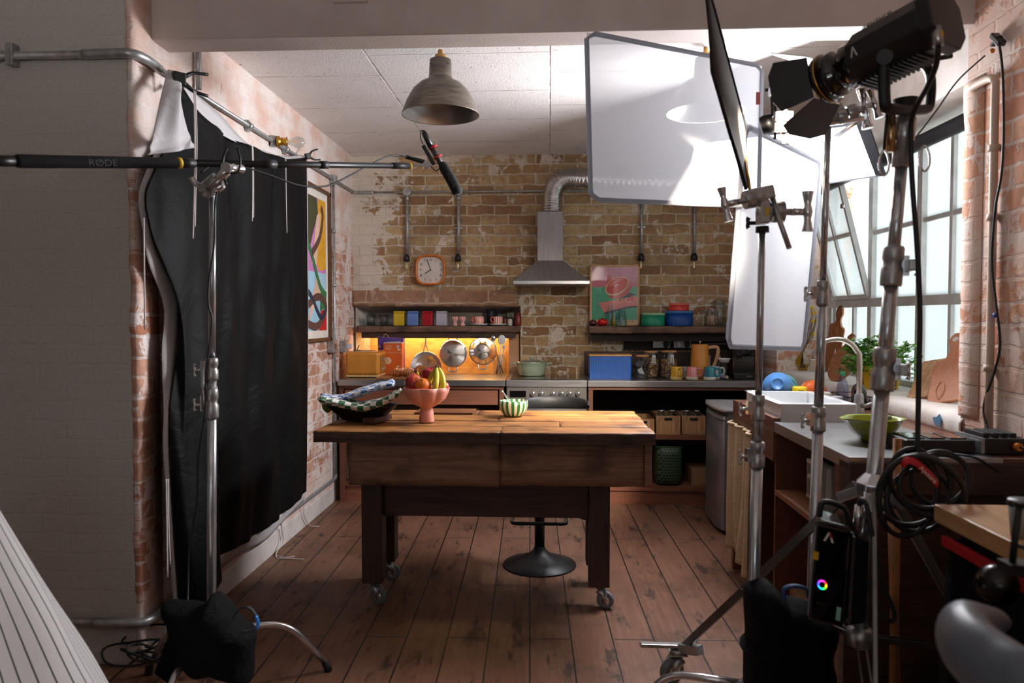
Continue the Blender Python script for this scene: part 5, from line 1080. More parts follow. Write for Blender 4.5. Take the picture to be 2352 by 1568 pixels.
# ------------------------------------------------------------------ the workbench table
TX0, TX1, TY0, TY1, TZ = -1.045, .462, 3.215, 3.99, .884
t = thing('workbench_table', 'heavy reclaimed wooden work table on castors in the middle of the room', 'table', ((TX0+TX1)/2, 3.6, 0))
rows_ = [(TY0, 3.40, [TX0, -.215, TX1], .05), (3.40, 3.585, [TX0+.0, .05, TX1-.008], .05), (3.585, 3.79, [TX0, -.25, TX1-.004], .05), (3.79, TY1, [TX0+.03, -.37, TX1-.008], .05)]
for ri, (ya, yb_, xs, th) in enumerate(rows_):
    for i in range(len(xs)-1):
        x0, x1 = xs[i]+(.0015 if i else 0), xs[i+1]-.0015; sd = ri*5+i
        b = MB()
        def top(u, v_, x0=x0, x1=x1, ya=ya, yb_=yb_, sd=sd, ri=ri):
            e = (noise.noise(Vector((u*9, sd, 0)))*.007+noise.noise(Vector((u*30, sd, 2)))*.003) if (ri == 0 and v_ == 0) else 0
            return V(x0+(x1-x0)*u + (.006*noise.noise(Vector((v_*5, sd, 7))) if u in (0, 1) else 0), ya+.001+(yb_-ya-.002)*v_+e, TZ+.0012*noise.noise(Vector((u*5, v_*3, sd)))-(.004 if v_ in (0, 1) or u in (0, 1) else 0)-(.0015 if i == 0 and ri == 1 else 0))
        b.grid(top, 40, 6)
        def side(u, v_, x0=x0, x1=x1, ya=ya, sd=sd, ri=ri):
            p = top(u, 0); e = (noise.noise(Vector((u*12, v_*3, sd+9)))*.006+noise.noise(Vector((u*40, v_*6, sd)))*.003) if ri == 0 and 0 < v_ < 1 else 0
            return V(p.x, p.y+e, p.z-.048*v_)
        b.grid(side, 40, 5, m=1); b.add([top(0, 0), top(0, 1), top(0, 1)-V(0, 0, .046), top(0, 0)-V(0, 0, .046)], [(0, 1, 2, 3)], 1); b.add([top(1, 0), top(1, 1), top(1, 1)-V(0, 0, .046), top(1, 0)-V(0, 0, .046)], [(3, 2, 1, 0)], 1)
        b.add([(x0, ya+.002, TZ-.049), (x1, ya+.002, TZ-.049), (x1, yb_-.002, TZ-.049), (x0, yb_-.002, TZ-.049)], [(0, 1, 2, 3)], 1); b.add([(x0, yb_-.001, TZ-.003), (x1, yb_-.001, TZ-.003), (x1, yb_-.002, TZ-.049), (x0, yb_-.002, TZ-.049)], [(0, 1, 2, 3)], 1)
        b.build('top_plank', [M['top_wood'], M['edge_wood']], t)
az0, az1 = .635, TZ-.05
for x0, x1, y_, z0_ in ((-.90, -.222, 3.262, .632), (-.220, .418, 3.272, .636)):
    b = rough_box((x0, y_, z0_), (x1, y_+.03, az1), 30, 6, .003, x0*9); b.add([(x0, y_, az1), (x1, y_, az1), (x1, y_+.03, az1), (x0, y_+.03, az1)], [(0, 1, 2, 3)]); b.build('front_board', M['apron_wood'], t)
b = MB(); b.box((.42, 3.268, .642), (.452, 3.31, az1)); b.box((.425, 3.31, .642), (.452, 3.90, az1)); b.build('right_end_board', M['apron_wood'], t, bevel=.002)
b = MB(); b.box((-.90, 3.295, .64), (-.872, 3.90, az1)); b.build('left_end_board', M['apron_wood'], t, bevel=.002)
b = MB(); b.box((-.872, 3.87, .64), (.425, 3.90, az1)); b.build('rear_board', M['apron_wood'], t)
for x0, y0 in ((-.895, 3.46), (.187, 3.46), (-.90, 3.77), (.19, 3.77)):
    b = MB(); b.box((x0, y0, .112), (x0+.098, y0+.098, az1)); lg = b.build('leg', M['leg_wood'], t, bevel=.004)
def caster(mb_parent, x, y, z0, r_, ang, w_=.024, hgt=.112, gray=True, nm=('castor_bracket', 'castor_wheel')):
    d = V(math.cos(ang), math.sin(ang), 0); s_ = V(-d.y, d.x, 0); ax = V(x, y, 0)+d*.03+V(0, 0, z0+r_)
    b = MB(); b.box((x-.032, y-.032, z0+hgt-.005), (x+.032, y+.032, z0+hgt)); b.cyl((x, y, z0+hgt-.02), (x, y, z0+hgt-.005), .018, n=16)
    for k in (-1, 1):
        o_ = s_*(k*(w_/2+.004)); b.tube([V(x, y, z0+hgt-.02)+o_, ax+o_+V(0, 0, r_*.5), ax+o_], [.02, .016, .009], 8, flat=1.0)
    br_ = b.build(nm[0], M['castmetal'], mb_parent)
    b = MB(); b.lathe([(.001, -w_/2), (r_*.62, -w_/2), (r_*.66, -w_/2-.001), (r_*.95, -w_/2+.001), (r_, -w_/4), (r_, w_/4), (r_*.95, w_/2-.001), (r_*.66, w_/2+.001), (r_*.62, w_/2), (.001, w_/2)], ax, 36, R=fromz(s_)); wh = b.build(nm[1], M['grey_rubber'] if gray else M['rubber'], mb_parent)
    b = MB(); b.lathe([(.001, -w_/2-.008), (.01, -w_/2-.007), (r_*.3, -w_/2-.002), (r_*.55, -w_/2-.0015)], ax, 24, R=fromz(s_)); b.lathe([(.001, w_/2+.008), (.01, w_/2+.007), (r_*.3, w_/2+.002), (r_*.55, w_/2+.0015)], ax, 24, R=fromz(s_)); b.build('hub', M['chrome'], wh)
for x, y, a_ in ((-.85, 3.51, -.3), (.24, 3.51, -.35), (-.855, 3.82, .25), (.235, 3.82, .4)): caster(t, x, y, 0, .042, a_)
b = MB(); b.box((-.797, 3.52, .425), (.187, 3.55, .625)); b.build('front_stretcher', M['rail_wood'], t, bevel=.003)
for x, s_ in ((-.797, 1), (.187, -1)):
    b = MB(); b.prism([(0, 0), (s_*.16, 0), (0, -.05)], (x, 3.60, .44), (1, 0, 0), (0, 0, 1), (0, .03, 0)); b.build('corner_brace', M['rail_wood'], t)
for x0 in (-.88, .20):
    b = MB(); b.box((x0, 3.56, .27), (x0+.03, 3.77, .34)); b.build('side_rail', M['rail_wood'], t); b = MB(); b.box((x0, 3.56, .44), (x0+.03, 3.77, .60)); b.build('side_rail', M['rail_wood'], t)
# lid board on the table behind the bowl
b = MB(); a, c = PZ(950, 957, TZ), PZ(1077, 943, TZ); b.box((-.70, 3.80, TZ+.001), (-.395, 3.975, TZ+.007)); tag(b.build('dark_board', wood('dark_thin_board', (128, 76, 44), (104, 60, 34), 'x', .5), loc=(-.5, 3.88, TZ), bevel=.001), 'thin dark brown board lying on the table behind the fruit bowl', 'board')
# fruit bowl
q = PZ(977, 972, TZ); q.z = TZ+.002; q.y += .035
t = thing('fruit_bowl', 'pink scalloped pedestal bowl full of fruit', 'bowl', q)
S = .98; pinkm = pm('pink_ceramic', (232, 158, 140), .35, c2=(226, 150, 132))
lob = lambda a_, r_, z: (r_*(.95+.13*abs(math.sin(4*a_+.4))**.8*min(1, max(0, (z-.075)/.03))), z)
b = MB(); b.lathe([(.001, 0), (.038, 0), (.039, .004), (.034, .05), (.030, .068), (.034, .072), (.06, .085), (.085, .11), (.1, .145), (.104, .165), (.100, .167), (.095, .15), (.08, .118), (.05, .095), (.001, .088)], q, 96, fn=lob); b.build('bowl_body', pinkm, t)
def fruit(name, c, r_, m, label, kind='apple', rz=None):
    t = thing(name, label, kind, c)
    b = MB(); R4 = (rz or Matrix.Identity(3)).to_4x4(); R4.translation = c; b.M = R4
    if kind == 'apple': b.sph((0, 0, 0), (r_, r_, r_*.93), 36, fn=lambda d: 1-.16*max(0, d.z)**8-.1*max(0, -d.z)**8+.02*math.cos(5*math.atan2(d.y, d.x))*max(0, -d.z))
    else: b.sph((0, 0, 0), (r_, r_, r_*.9), 32)
    b.build('flesh', m, t)
    b = MB(); b.M = R4
    if kind == 'apple': b.tube([V(0, 0, r_*.72), V(.002, 0, r_*1.05)], .0018, 6)
    else: b.sph((0, 0, r_*.89), (.006, .006, .002), 10)
    b.build('stalk', C('stalk_brown', (90, 60, 30), .7), t)
applem = lambda nm, a_, c_: (lambda t: t.fin(col=t.mix(t.rng(t.noise(t.coord((1, 1, .35)), 40, 4), .45, .62), srgb(*a_), srgb(*c_)), rough=.25, coat=.3))(NT(nm))
fruit('apple', q+V(-.055, -.03, .19), .043, applem('apple_skin_a', (160, 24, 26), (196, 96, 50)), 'red apple with a yellowish top at the left of the fruit bowl', rz=rot('Y', 30) @ rot('X', 50))
fruit('apple', q+V(.012, .03, .222), .041, applem('apple_skin_b', (150, 14, 34), (168, 30, 44)), 'deep red apple sitting highest in the fruit bowl', rz=rot('Y', 15) @ rot('X', 15))
orm = pm('orange_peel', (236, 122, 20), .4, bump=.25, bs=160)
fruit('orange', q+V(-.008, -.055, .178), .039, orm, 'orange at the front of the fruit bowl', 'orange', rot('X', 35))
fruit('plum', q+V(.086, -.01, .172), .024, applem('plum_skin', (196, 44, 60), (226, 120, 110)), 'small red plum at the right rim of the fruit bowl', 'plum', rot('X', 30))
fruit('plum', q+V(.07, .03, .168), .024, applem('plum_skin_b', (176, 34, 50), (216, 100, 96)), 'small red plum behind the other one at the right rim', 'plum', rot('X', 10))
def banana(pts, label, r_=.0175):
    t = thing('banana', label, 'banana', pts[0], 'bananas in the fruit bowl')
    P_, _ = cr(pts, 6); n = len(P_); rs = [r_*(.42+.58*math.sin(PI*min(1, (1-i/(n-1))*1.25+.0))**.6) if i/(n-1) > .2 else r_*(.45+.55*(i/(n-1)/.2)**.7) for i in range(n)]
    rs = [r_*max(.33, min(1, (i/(n-1))/.22+.35, (1-i/(n-1))/.35+.28)) for i in range(n)]
    b = MB(); b.tube(P_, rs, 6, smooth=True); b.build('peel', pm('banana_peel_%s' % label[:5], (218, 190, 42), .45, c2=(170, 176, 50), ns=5), t, subd=1)
    b = MB(); b.tube([P_[-1], P_[-1]+(P_[-1]-P_[-2]).normalized()*.008], .0055, 6); b.build('tip', C('banana_tip', (90, 80, 40), .7), t)
s0 = q+V(.048, -.01, .262)
banana([q+V(.040, -.05, .135), q+V(.052, -.062, .175), q+V(.054, -.045, .215), s0+V(.004, -.006, .0)], 'front banana of the bunch, curving up at the right of the bowl')
banana([q+V(.075, -.035, .14), q+V(.084, -.03, .18), q+V(.076, -.015, .22), s0+V(.012, 0, .0)], 'right-hand banana of the bunch, behind the front one')
banana([q+V(.005, -.02, .15), q+V(.008, -.01, .18), q+V(.022, .0, .215), s0+V(-.002, .004, -.004)], 'left-hand banana of the bunch, leaning over the orange')
banana([q+V(-.02, .0, .19), q+V(-.035, -.0, .215), q+V(-.048, .01, .24)], 'banana tip showing between the two apples', .009)
# green striped bowl and spoon
q = PZ(1179, 957, TZ); q.z = TZ+.002; q.y += .02
b = MB(); b.lathe([(.001, 0), (.035, 0), (.05, .006), (.066, .028), (.073, .055), (.071, .078), (.067, .079), (.066, .055), (.058, .03), (.001, .012)], q, 64); 
gs = stripes('green_white_stripes', (238, 226, 204), (44, 116, 50), 1, ang=15, rough=.3); 
tag(b.build('striped_bowl', gs, loc=q), 'green and white vertically striped bowl on the table', 'bowl')
t = thing('teaspoon', 'steel spoon standing in the green striped bowl', 'spoon', q)
b = MB(); b.tube([q+V(.02, 0, .03), q+V(-.015, -.02, .075), q+V(-.06, -.03, .13)], [.003, .003, .007], 8, sub=5, flat=1); b.build('handle', M['chrome'], t)
b = MB(); b.sph(q+V(.028, .005, .026), (.018, .013, .005), 16); b.build('spoon_bowl', M['chrome'], t)
# dark dish, towels, wooden handle
M['chk'] = checks('green_check_cloth', (226, 220, 212), (36, 92, 52), 34); M['chkb'] = checks('blue_check_cloth', (214, 214, 218), (70, 104, 156), 34)
q = PZ(822, 972, TZ); q.z = TZ+.002; q.y += .08; q.x += .0
t = thing('dark_dish', 'wide dark boat-shaped dish on the table holding checked towels', 'dish', q)
def dish(u, v_):
    a_ = 2*PI*u; R_ = [(.001, .012), (.07, .012), (.14, .05), (.165, .078), (.175, .082), (.168, .07), (.1, .008), (.075, .0), (.001, 0)][round(v_*8)]
    return q+V(R_[0]*math.cos(a_), R_[0]*math.sin(a_)*.62, R_[1]*(1+.0*math.cos(2*a_)))
b = MB(); b.grid(dish, 56, 8); b.build('dish_body', C('dark_dish_glaze', (20, 22, 24), .35), t)
b = MB(); b.box(q+V(.05, -.12, .002), q+V(.115, .06, .028), R=rot('Z', -14)); tag(b.build('wooden_block', wood('block_wood', (96, 52, 38), (70, 38, 28), 'y', .5), loc=q+V(.08, -.05, .01), bevel=.003), 'short reddish wooden handle of a board poking from under the dark dish', 'board')
def towel(c, L, W, h, rz, tilt, m, label, seed_, wob=.012, name='checked_towel'):
    b = MB(); Rz = rot('Z', rz) @ rot('Y', tilt)
    def f(u, v_, k):
        x = (u-.5)*L; y = (v_-.5)*W; s_ = (1-abs(2*v_-1)**6)
        z = k*h*.5*s_*(1+.25*math.sin(7*v_+seed_))+wob*math.sin(u*6+seed_)+.008*noise.noise(Vector((u*5, v_*5, seed_)))+.05*(2*u-1)**2*.6
        return c+Rz @ V(x+.006*math.sin(v_*9+seed_), y, z)
    b.grid(lambda u, v_: f(u, v_, 1), 30, 20); b.grid(lambda u, v_: f(u, v_, -1), 30, 20, flip=True)
    for e in (0, 1): b.grid(lambda u, v_, e=e: f(e, v_, 1-2*u)+Rz @ V((.008 if e else -.008)*math.sin(PI*u), 0, 0), 5, 20)
    b.grid(lambda u, v_: f(v_, 0, 1-2*u), 4, 30); b.grid(lambda u, v_: f(v_, 1, 1-2*u), 4, 30)
    tag(b.build(name, m, loc=c), label, 'towel')
towel(q+V(.01, -.05, .087), .36, .17, .032, 3, -5, M['chk'], 'folded green and white checked towel lying on the dark dish', 1)
towel(q+V(-.015, -.01, .127), .34, .16, .03, 10, -11, M['chkb'], 'folded blue checked towel on top of the green checked one', 4)
b = MB(); P_ = [q+V(-.20, .03, .078), q+V(-.19, .02, .075), q+V(-.175, .0, .065), q+V(-.16, -.02, .055)]; b.tube(P_, [.006, .014, .02, .018], 14, sub=4); tag(b.build('pear', pm('pear_skin', (130, 140, 60), .5), loc=q), 'green pear tip showing at the left end of the dark dish', 'pear')
# ------------------------------------------------------------------ bar stool behind the table
def stool(base, zs_, label, m, leather, ring=True):
    t = thing('bar_stool', label, 'stool', base)
    x, y = base[0], base[1]
    b = MB(); b.lathe([(.001, 0), (.20, 0), (.205, .004), (.203, .009), (.13, .035), (.06, .062), (.034, .09), (.028, .11)], (x, y, 0), 56); b.build('base_disc', m, t)
    b = MB(); b.cyl((x, y, .10), (x, y, .50), .028); b.cyl((x, y, .48), (x, y, zs_-.06), .019); b.build('column', m, t)
    b = MB(); b.lathe([(.034, -.03), (.036, 0), (.034, .03)], (x, y, .30), 24); b.build('collar', m, t)
    b = MB(); w_, d = .145, .11; rr_ = .03
    pts = []
    for cx, cy, a0 in ((x+w_-rr_, y-.02+0-rr_+.0, 0), (x-w_+rr_, y-.02-rr_, PI/2), (x-w_+rr_, y-.02-2*d+rr_, PI), (x+w_-rr_, y-.02-2*d+rr_, 1.5*PI)):
        for k in range(5): a_ = a0+k*PI/8; pts.append(V(cx+rr_*math.cos(a_), cy+rr_*math.sin(a_), .30))
    b.tube(pts, .0095, 10, closed=True); b.build('footrest', m, t)
    b = MB()
    b.lathe([(.001, zs_-.075), (.06, zs_-.07), (.13, zs_-.05), (.16, zs_-.01), (.165, zs_+.01), (.15, zs_+.012), (.10, zs_-.005), (.001, zs_-.01)], (x, y, 0), 48, fn=lambda a_, r_, z: (r_, z+(.05*max(0, math.sin(a_))**2*(r_/.19)**3))); b.build('seat', leather, t)
    return t
q = PZ(1239, 1305, 0)
stool((q.x, 4.10, 0), .80, 'black pedestal bar stool behind the table', M['black_metal'], pm('black_leather', (22, 23, 25), .55, bump=.2))
t = bpy.data.objects[[o.name for o in bpy.data.objects if o.name.startswith('bar_stool')][-1]]
a, c = PY(1220, 941, 4.12), PY(1366, 912, 4.12)
b = MB()
def back(u, v_):
    a_ = PI*(u-.5)*1.15; r_ = .185+.012*math.sin(PI*v_); th = 2*PI*v_; h = .075*math.cos((u-.5)*PI*.95)**.6
    cz_ = .885
    return V(q.x+.085+(r_+.014*math.cos(th))*math.sin(a_)*.95, 4.09+(r_*.85+.02*math.cos(th))*math.cos(a_), cz_+h*.5*math.sin(th)+.012)
b.grid(back, 40, 16); b.build('backrest', M['black_leather'] if 'black_leather' in M else pm('black_leather_b', (22, 23, 25), .55, bump=.2), t)
# ------------------------------------------------------------------ window-side units
XF = 1.0
t = thing('sink_cabinet', 'dark wooden counter cabinet with open shelf along the window wall', 'cabinet', (1.3, 3.4, 0))
YE, YS = 2.50, 4.12
b = MB(); b.box((XF+.01, YS-.04, 0), (XR-.01, YS, .93)); b.build('far_end_panel', M['cab_wood'], t, bevel=.002)
b = MB(); b.box((XF+.01, 3.338, 0), (XR-.01, 3.356, .872)); b.build('divider', M['cab_side'], t)
b = MB(); b.box((XF+.01, YE+.06, .03), (XR-.01, YE+.10, .79)); b.build('near_end_panel', M['dark_wood'], t, bevel=.002)
b = MB(); b.box((XF+.0, YE, .795), (XR-.01, YE+.10, .905)); b.build('near_end_beam', M['dark_wood'], t, bevel=.006)
b = MB(); b.box((XF+.01, YE+.10, .0), (XF+.06, YE+.16, .87)); b.build('post', M['cab_side'], t)
b = MB(); b.box((XF+.008, YE+.10, .595), (XR-.02, 3.338, .617)); b.build('open_shelf', M['shelf_in'], t)
b = MB(); b.box((XF+.008, YE+.10, .08), (XR-.02, 3.338, .10)); b.build('bottom_board', M['shelf_in'], t)
b = MB(); b.box((XR-.03, YE+.10, .02), (XR-.012, YS-.04, .87)); b.build('back_panel', M['dark_wood'], t)
b = MB(); b.box((XF+.002, 3.35, .74), (XF+.03, YS-.04, .935)); b.build('front_board', M['cab_side'], t)
b = MB(); b.box((XF, YE+.01, .875), (1.50, 3.34, ZW)); o = b.build('worktop', M['steel'], loc=(XF, YE, ZW), bevel=.002); tag(o, 'dark reflective steel worktop by the window, in front of the sink', 'worktop')
b = MB(); b.box((1.502, YE+.01, .88), (XR-.005, YS, ZW-.001)); b.box((1.38, 3.345, .88), (1.5, YS, ZW-.001)); o = b.build('worktop', M['cab_side'], loc=(1.55, YE, ZW)); tag(o, 'brown wooden worktop strip between the sink and the window sill', 'worktop')
b = MB(); b.box((XF+.032, 3.94, .885), (1.378, YS, .93)); o = b.build('worktop', M['cab_wood'], loc=(XF, 3.94, .93), bevel=.003); tag(o, 'wooden worktop piece behind the sink carrying the upturned bowls', 'worktop')
# sink
t = thing('belfast_sink', 'white ceramic farmhouse sink with a raised rim', 'sink', (1.17, 3.63, .92))
x0, x1, y0, y1, zt_ = 1.034, 1.37, 3.36, 3.93, 1.0
b = MB()
w_ = .032
for a, c in (((x0, y0, .76), (x1, y0+w_, zt_)), ((x0, y1-w_, .76), (x1, y1, zt_)), ((x0, y0+w_, .76), (x0+w_, y1-w_, zt_)), ((x1-w_, y0+w_, .76), (x1, y1-w_, zt_)), ((x0+w_, y0+w_, .76), (x1-w_, y1-w_, .79))): b.box(a, c)
b.build('basin', M['white'], t, bevel=.006, seg=3)
b = MB(); b.tube([V(1.05, y1-w_-.001, .965), V(1.12, y1-w_-.001, .965)], .006, 8, flat=1); b.build('overflow_slot', C('shadow_grey', (120, 120, 124), .6), t)
# tap
t = thing('kitchen_tap', 'brushed steel swan-neck tap arching over the white sink', 'tap', (1.45, 3.55, .92)); x, y = 1.455, 3.55
b = MB(); b.tube([V(x, y, ZW), V(x, y, 1.18), V(x-.008, y+.01, 1.225), V(x-.04, y+.02, 1.265), V(x-.09, y+.04, 1.28), V(x-.15, y+.06, 1.262), V(x-.18, y+.07, 1.22), V(x-.185, y+.07, 1.18)], .0125, 14, sub=5); b.build('spout', pm('brushed_nickel', (196, 188, 176), .3, 1), t)
b = MB(); b.lathe([(.026, 0), (.028, .01), (.024, .03), (.02, .10), (.014, .11)], (x, y, ZW), 24); b.build('tap_base', M['castmetal'], t)
b = MB(); b.tube([V(x, y, .97), V(x+.02, y-.05, .975), V(x+.03, y-.07, .99)], [.012, .01, .007], 10); b.build('lever', M['castmetal'], t)
# curtain
def curt(u, v_):
    y = 3.62+.49*u; z = .815-.68*v_; f = .012+.02*v_; X_ = XF-.012-f*math.sin(u*24+.6*math.sin(v_*2))-.01*math.sin(u*9+1)
    if v_ > .6: X_ -= .01*(v_-.6)*5*math.sin(u*7)
    return V(X_, y+.01*math.sin(v_*5+u*9), z - .02*math.sin(u*5+2)*v_)
b = MB(); b.grid(curt, 110, 40); o = b.build('curtain', M['linen'], loc=(XF-.02, 3.85, .8), solid=.002); tag(o, 'gathered beige linen curtain hanging under the sink', 'curtain')
b = MB(); b.tube([curt(i/40, 0)+V(0, 0, .0) for i in range(41)], .008, 8); b.build('gathered_hem', M['linen'], o)
# fridge
t = thing('fridge', 'small silver under-counter fridge between the shelves and the sink', 'fridge', (1.37, 4.93, 0)); m = pm('silver_door', (150, 150, 154), .35, .7, ns=4)
b = MB(); b.box((1.13, 4.72, .01), (1.6, 5.22, .79)); b.build('cabinet', m, t)
b = MB()
def door(u, v_, dx=0): return V(1.13-.055*(1-(2*u-1)**4*.55)-dx, 4.715+.51*u, .03+.725*v_)
b.grid(lambda u, v_: door(u, v_), 24, 2); b.grid(lambda u, v_: V(door(u, 1).x+(1.13-door(u, 1).x)*v_, 4.715+.51*u, .755), 24, 1); b.add([door(0, 0), door(0, 1), V(1.13, 4.715, .755), V(1.13, 4.715, .03)], [(0, 1, 2, 3)]); b.add([door(1, 0), door(1, 1), V(1.13, 5.225, .755), V(1.13, 5.225, .03)], [(0, 1, 2, 3)]); b.build('door', m, t)
b = MB(); b.grid(lambda u, v_: V(door(u, 1).x-.004+(.07 if v_ > .5 else 0), 4.715+.51*u, .735-.03*(v_ > .5)), 24, 1); b.build('door_grip', C('grip_grey', (96, 96, 100), .5), t, solid=.006)
def lid(u, v_): return V(1.62-(1.62-door(u, 1).x+.006)*v_, 4.71+.52*u, .808)
b = MB(); b.grid(lid, 24, 6); b.grid(lambda u, v_: lid(u, v_)-V(0, 0, .022), 24, 6); b.grid(lambda u, v_: lid(u, 1)-V(0, 0, .022*v_), 24, 1); b.grid(lambda u, v_: lid(0, v_)-V(0, 0, .022*u), 1, 6); b.build('top', C('fridge_top', (196, 200, 206), .3), t)
# cream toaster on the open shelf
t = thing('cream_toaster', 'cream ribbed long-slot toaster on the open shelf under the steel worktop', 'toaster', (1.25, 3.0, .617)); m = C('cream_plastic', (212, 206, 196), .4)
b = MB(); n = 40; x0, x1, y0, y1 = 1.07, 1.42, 2.93, 3.14
b.box((x0+.015, y0+.006, .632), (x1-.01, y1, .80)); bd = b.build('shell', m, t, bevel=.02, seg=3)
b = MB()
for k in range(12): b.box((x0+.03+(x1-x0-.06)*k/12, y0+.003, .65), (x0+.03+(x1-x0-.06)*(k+.5)/12, y0+.008, .785))
b.build('ribbed_side', m, bd)
b = MB(); b.box((x0, y0+.02, .64), (x0+.018, y1-.015, .80)); en = b.build('end_panel', m, t, bevel=.004)
for k in range(11): b = MB(); b.box((x0-.002, y0+.03+.015*k, .655), (x0, y0+.034+.015*k, .785)); b.build('vent_slot', C('vent_dark', (70, 66, 62), .6), en)
b = MB(); b.box((x0-.022, y0+.085, .735), (x0+.002, y0+.12, .75)); b.build('lever', m, en, bevel=.003)
b = MB(); b.box((x0+.03, y0+.03, .617), (x1-.03, y1-.02, .634)); b.build('base', C('toaster_foot', (96, 88, 80), .5), t)
b = MB(); b.box((x0+.04, y0+.05, .7995), (x1-.04, y1-.05, .804)); b.build('slot', M['black'], t)
# boxes low under the shelf
b = MB(); b.box((1.06, 2.80, .101), (1.26, 3.0, .36)); tag(b.build('wooden_box', M['cboard_x'], loc=(1.15, 2.9, .1), bevel=.003), 'reddish wooden box on the bottom board under the cream toaster', 'box')
b = MB(); b.box((1.07, 3.05, .101), (1.40, 3.32, .19)); tag(b.build('cardboard_box', C('cardboard', (150, 112, 80), .85), loc=(1.2, 3.3, .1), bevel=.002), 'flat cardboard box on the bottom board of the window-side cabinet', 'box')
# lime bowl
q = PZ(2005, 1013, ZW); q.z = ZW+.001; t = thing('mixing_bowl', 'lime green mixing bowl with two pouring lips on the window-side worktop', 'bowl', q); m = pm('lime_plastic', (168, 184, 24), .25, coat=.3)
b = MB(); b.lathe([(.001, 0), (.04, 0), (.048, .006), (.075, .035), (.092, .065), (.096, .082), (.104, .086), (.104, .089), (.093, .087), (.088, .066), (.07, .036), (.001, .008)], q, 72, fn=lambda a_, r_, z: (r_*(1+.20*max(0, abs(math.cos(a_))-.93)/.07*max(0, (z-.06)/.03)), z-.004*max(0, abs(math.cos(a_))-.93)/.07*(z > .07))); b.build('bowl_body', m, t)
b = MB(); b.tube([q+V(-.03, .0, .06), q+V(.03, -.01, .085), q+V(.06, -.015, .09)], [.012, .009, .008], 10); tag(b.build('grey_spoon', C('spoon_grey', (112, 106, 118), .5), loc=q+V(0, 0, .06)), 'grey spoon handle resting in the lime mixing bowl', 'spoon')
b = MB(); b.sph(q+V(.035, .02, .055), (.022, .022, .028), 20); tag(b.build('egg', C('eggshell', (214, 170, 140), .5), loc=q+V(.035, .02, .05)), 'brown egg in the lime mixing bowl', 'egg')
# black charger and battery plate
t = thing('battery_charger', 'flat black battery charger on the worktop beside the lime bowl', 'charger', (1.34, 2.66, ZW))
b = MB(); b.box((1.225, 2.60, ZW+.001), (1.46, 2.76, ZW+.045)); b.build('case', M['black'], t, bevel=.006)
for k in range(3): b = MB(); b.box((1.245+.07*k, 2.62, ZW+.045), (1.30+.07*k, 2.74, ZW+.05)); b.build('charging_bay', M['black_gloss'], t, bevel=.002)
t = thing('sound_mixer', 'black battery plate unit with an orange-ringed plug by the brick pier', 'device', (1.54, 2.66, ZW))
b = MB(); b.box((1.475, 2.575, ZW+.001), (1.61, 2.74, ZW+.055)); b.build('case', M['black'], t, bevel=.004)
b = MB(); b.box((1.465, 2.575, ZW+.004), (1.475, 2.74, ZW+.056)); b.build('aluminium_side', M['castmetal'], t)
for k in range(4): b = MB(); b.box((1.485+.03*k, 2.60, ZW+.055), (1.505+.03*k, 2.72, ZW+.07)); b.build('rail', M['black_metal'], t, bevel=.002)
b = MB(); c = V(1.575, 2.575, ZW+.03); b.cyl(c, c+V(.004, -.02, 0), .013); b.build('orange_connector', C('orange_ring', (226, 130, 24), .4), t)
b = MB(); b.tube([c+V(.004, -.02, 0), c+V(.012, -.04, -.004), V(1.59, 2.51, ZW+.004), V(1.50, 2.505, ZW-.045), V(1.40, 2.495, ZW+.005), V(1.33, 2.58, ZW+.006)], .004, 8, sub=8); b.build('lead', M['cable'], t)
# things round the sink
def dome(c, r_, h, m, label, lip=None, R=None):
    t = thing('upturned_bowl', label, 'bowl', c)
    b = MB(); b.lathe([(r_, 0), (r_*1.0, .006), (r_*.93, h*.4), (r_*.7, h*.8), (r_*.42, h*.97), (r_*.42, h*1.03), (r_*.36, h*1.03), (r_*.36, h*.97), (.001, h*.98)], c, 44, R=R); b.build('bowl_body', m, t)
    b = MB(); b.lathe([(r_*.99, -.002), (r_*1.04, .0), (r_*1.04, .007), (r_*.99, .008)], c, 44, R=R); b.build('rim', m, t)
    return t
zb = .932
dome(V(1.235, 4.06, zb+.075), .078, .075, C('bowl_blue', (84, 142, 206), .3), 'big light blue plastic bowl drying on its side behind the sink', R=fromz((-.35, -1, .35)))
dome(V(1.28, 4.10, zb+.07), .075, .06, C('bowl_teal', (86, 176, 170), .3), 'turquoise plastic bowl half hidden behind the light blue bowl', R=fromz((.3, -1, .5)))
dome(V(1.41, 4.02, zb+.05), .068, .065, C('bowl_orange', (236, 116, 58), .3), 'orange plastic bowl drying on its side behind the yellow mug', R=fromz((.1, -1, .6)))
q = V(1.325, 3.985, zb); t = thing('yellow_mug', 'upturned yellow mug with green and black print behind the sink', 'mug', q)
b = MB(); b.lathe([(.034, 0), (.038, .004), (.038, .078), (.032, .086), (.001, .088)], q, 36); b.build('mug_body', C('mug_yellow', (240, 206, 20), .3), t)
b = MB(); c = q+V(-.004, -.0385, .042)
b.prism([(.016*math.cos(a_)*(1+.2*math.sin(5*a_)), .013*math.sin(a_)*(1+.2*math.cos(7*a_))) for a_ in [2*PI*i/36 for i in range(36)]], c, (1, 0, 0), (0, 0, 1), (0, .003, 0)); b.build('printed_bush', C('print_green', (40, 150, 50), .5), t)
for k in (-1, 1): b = MB(); b.prism([(0, 0), (.009, .004), (.006, .016), (.002, .010)], c+V(.019*k, .004, -.012), (k, 0, 0), (0, 0, 1), (0, .003, 0)); b.build('printed_figure', M['black'], t)
b = MB(); b.box(q+V(-.018, -.0392, .066), q+V(.010, -.0375, .069)); b.build('printed_words', M['black'], t)
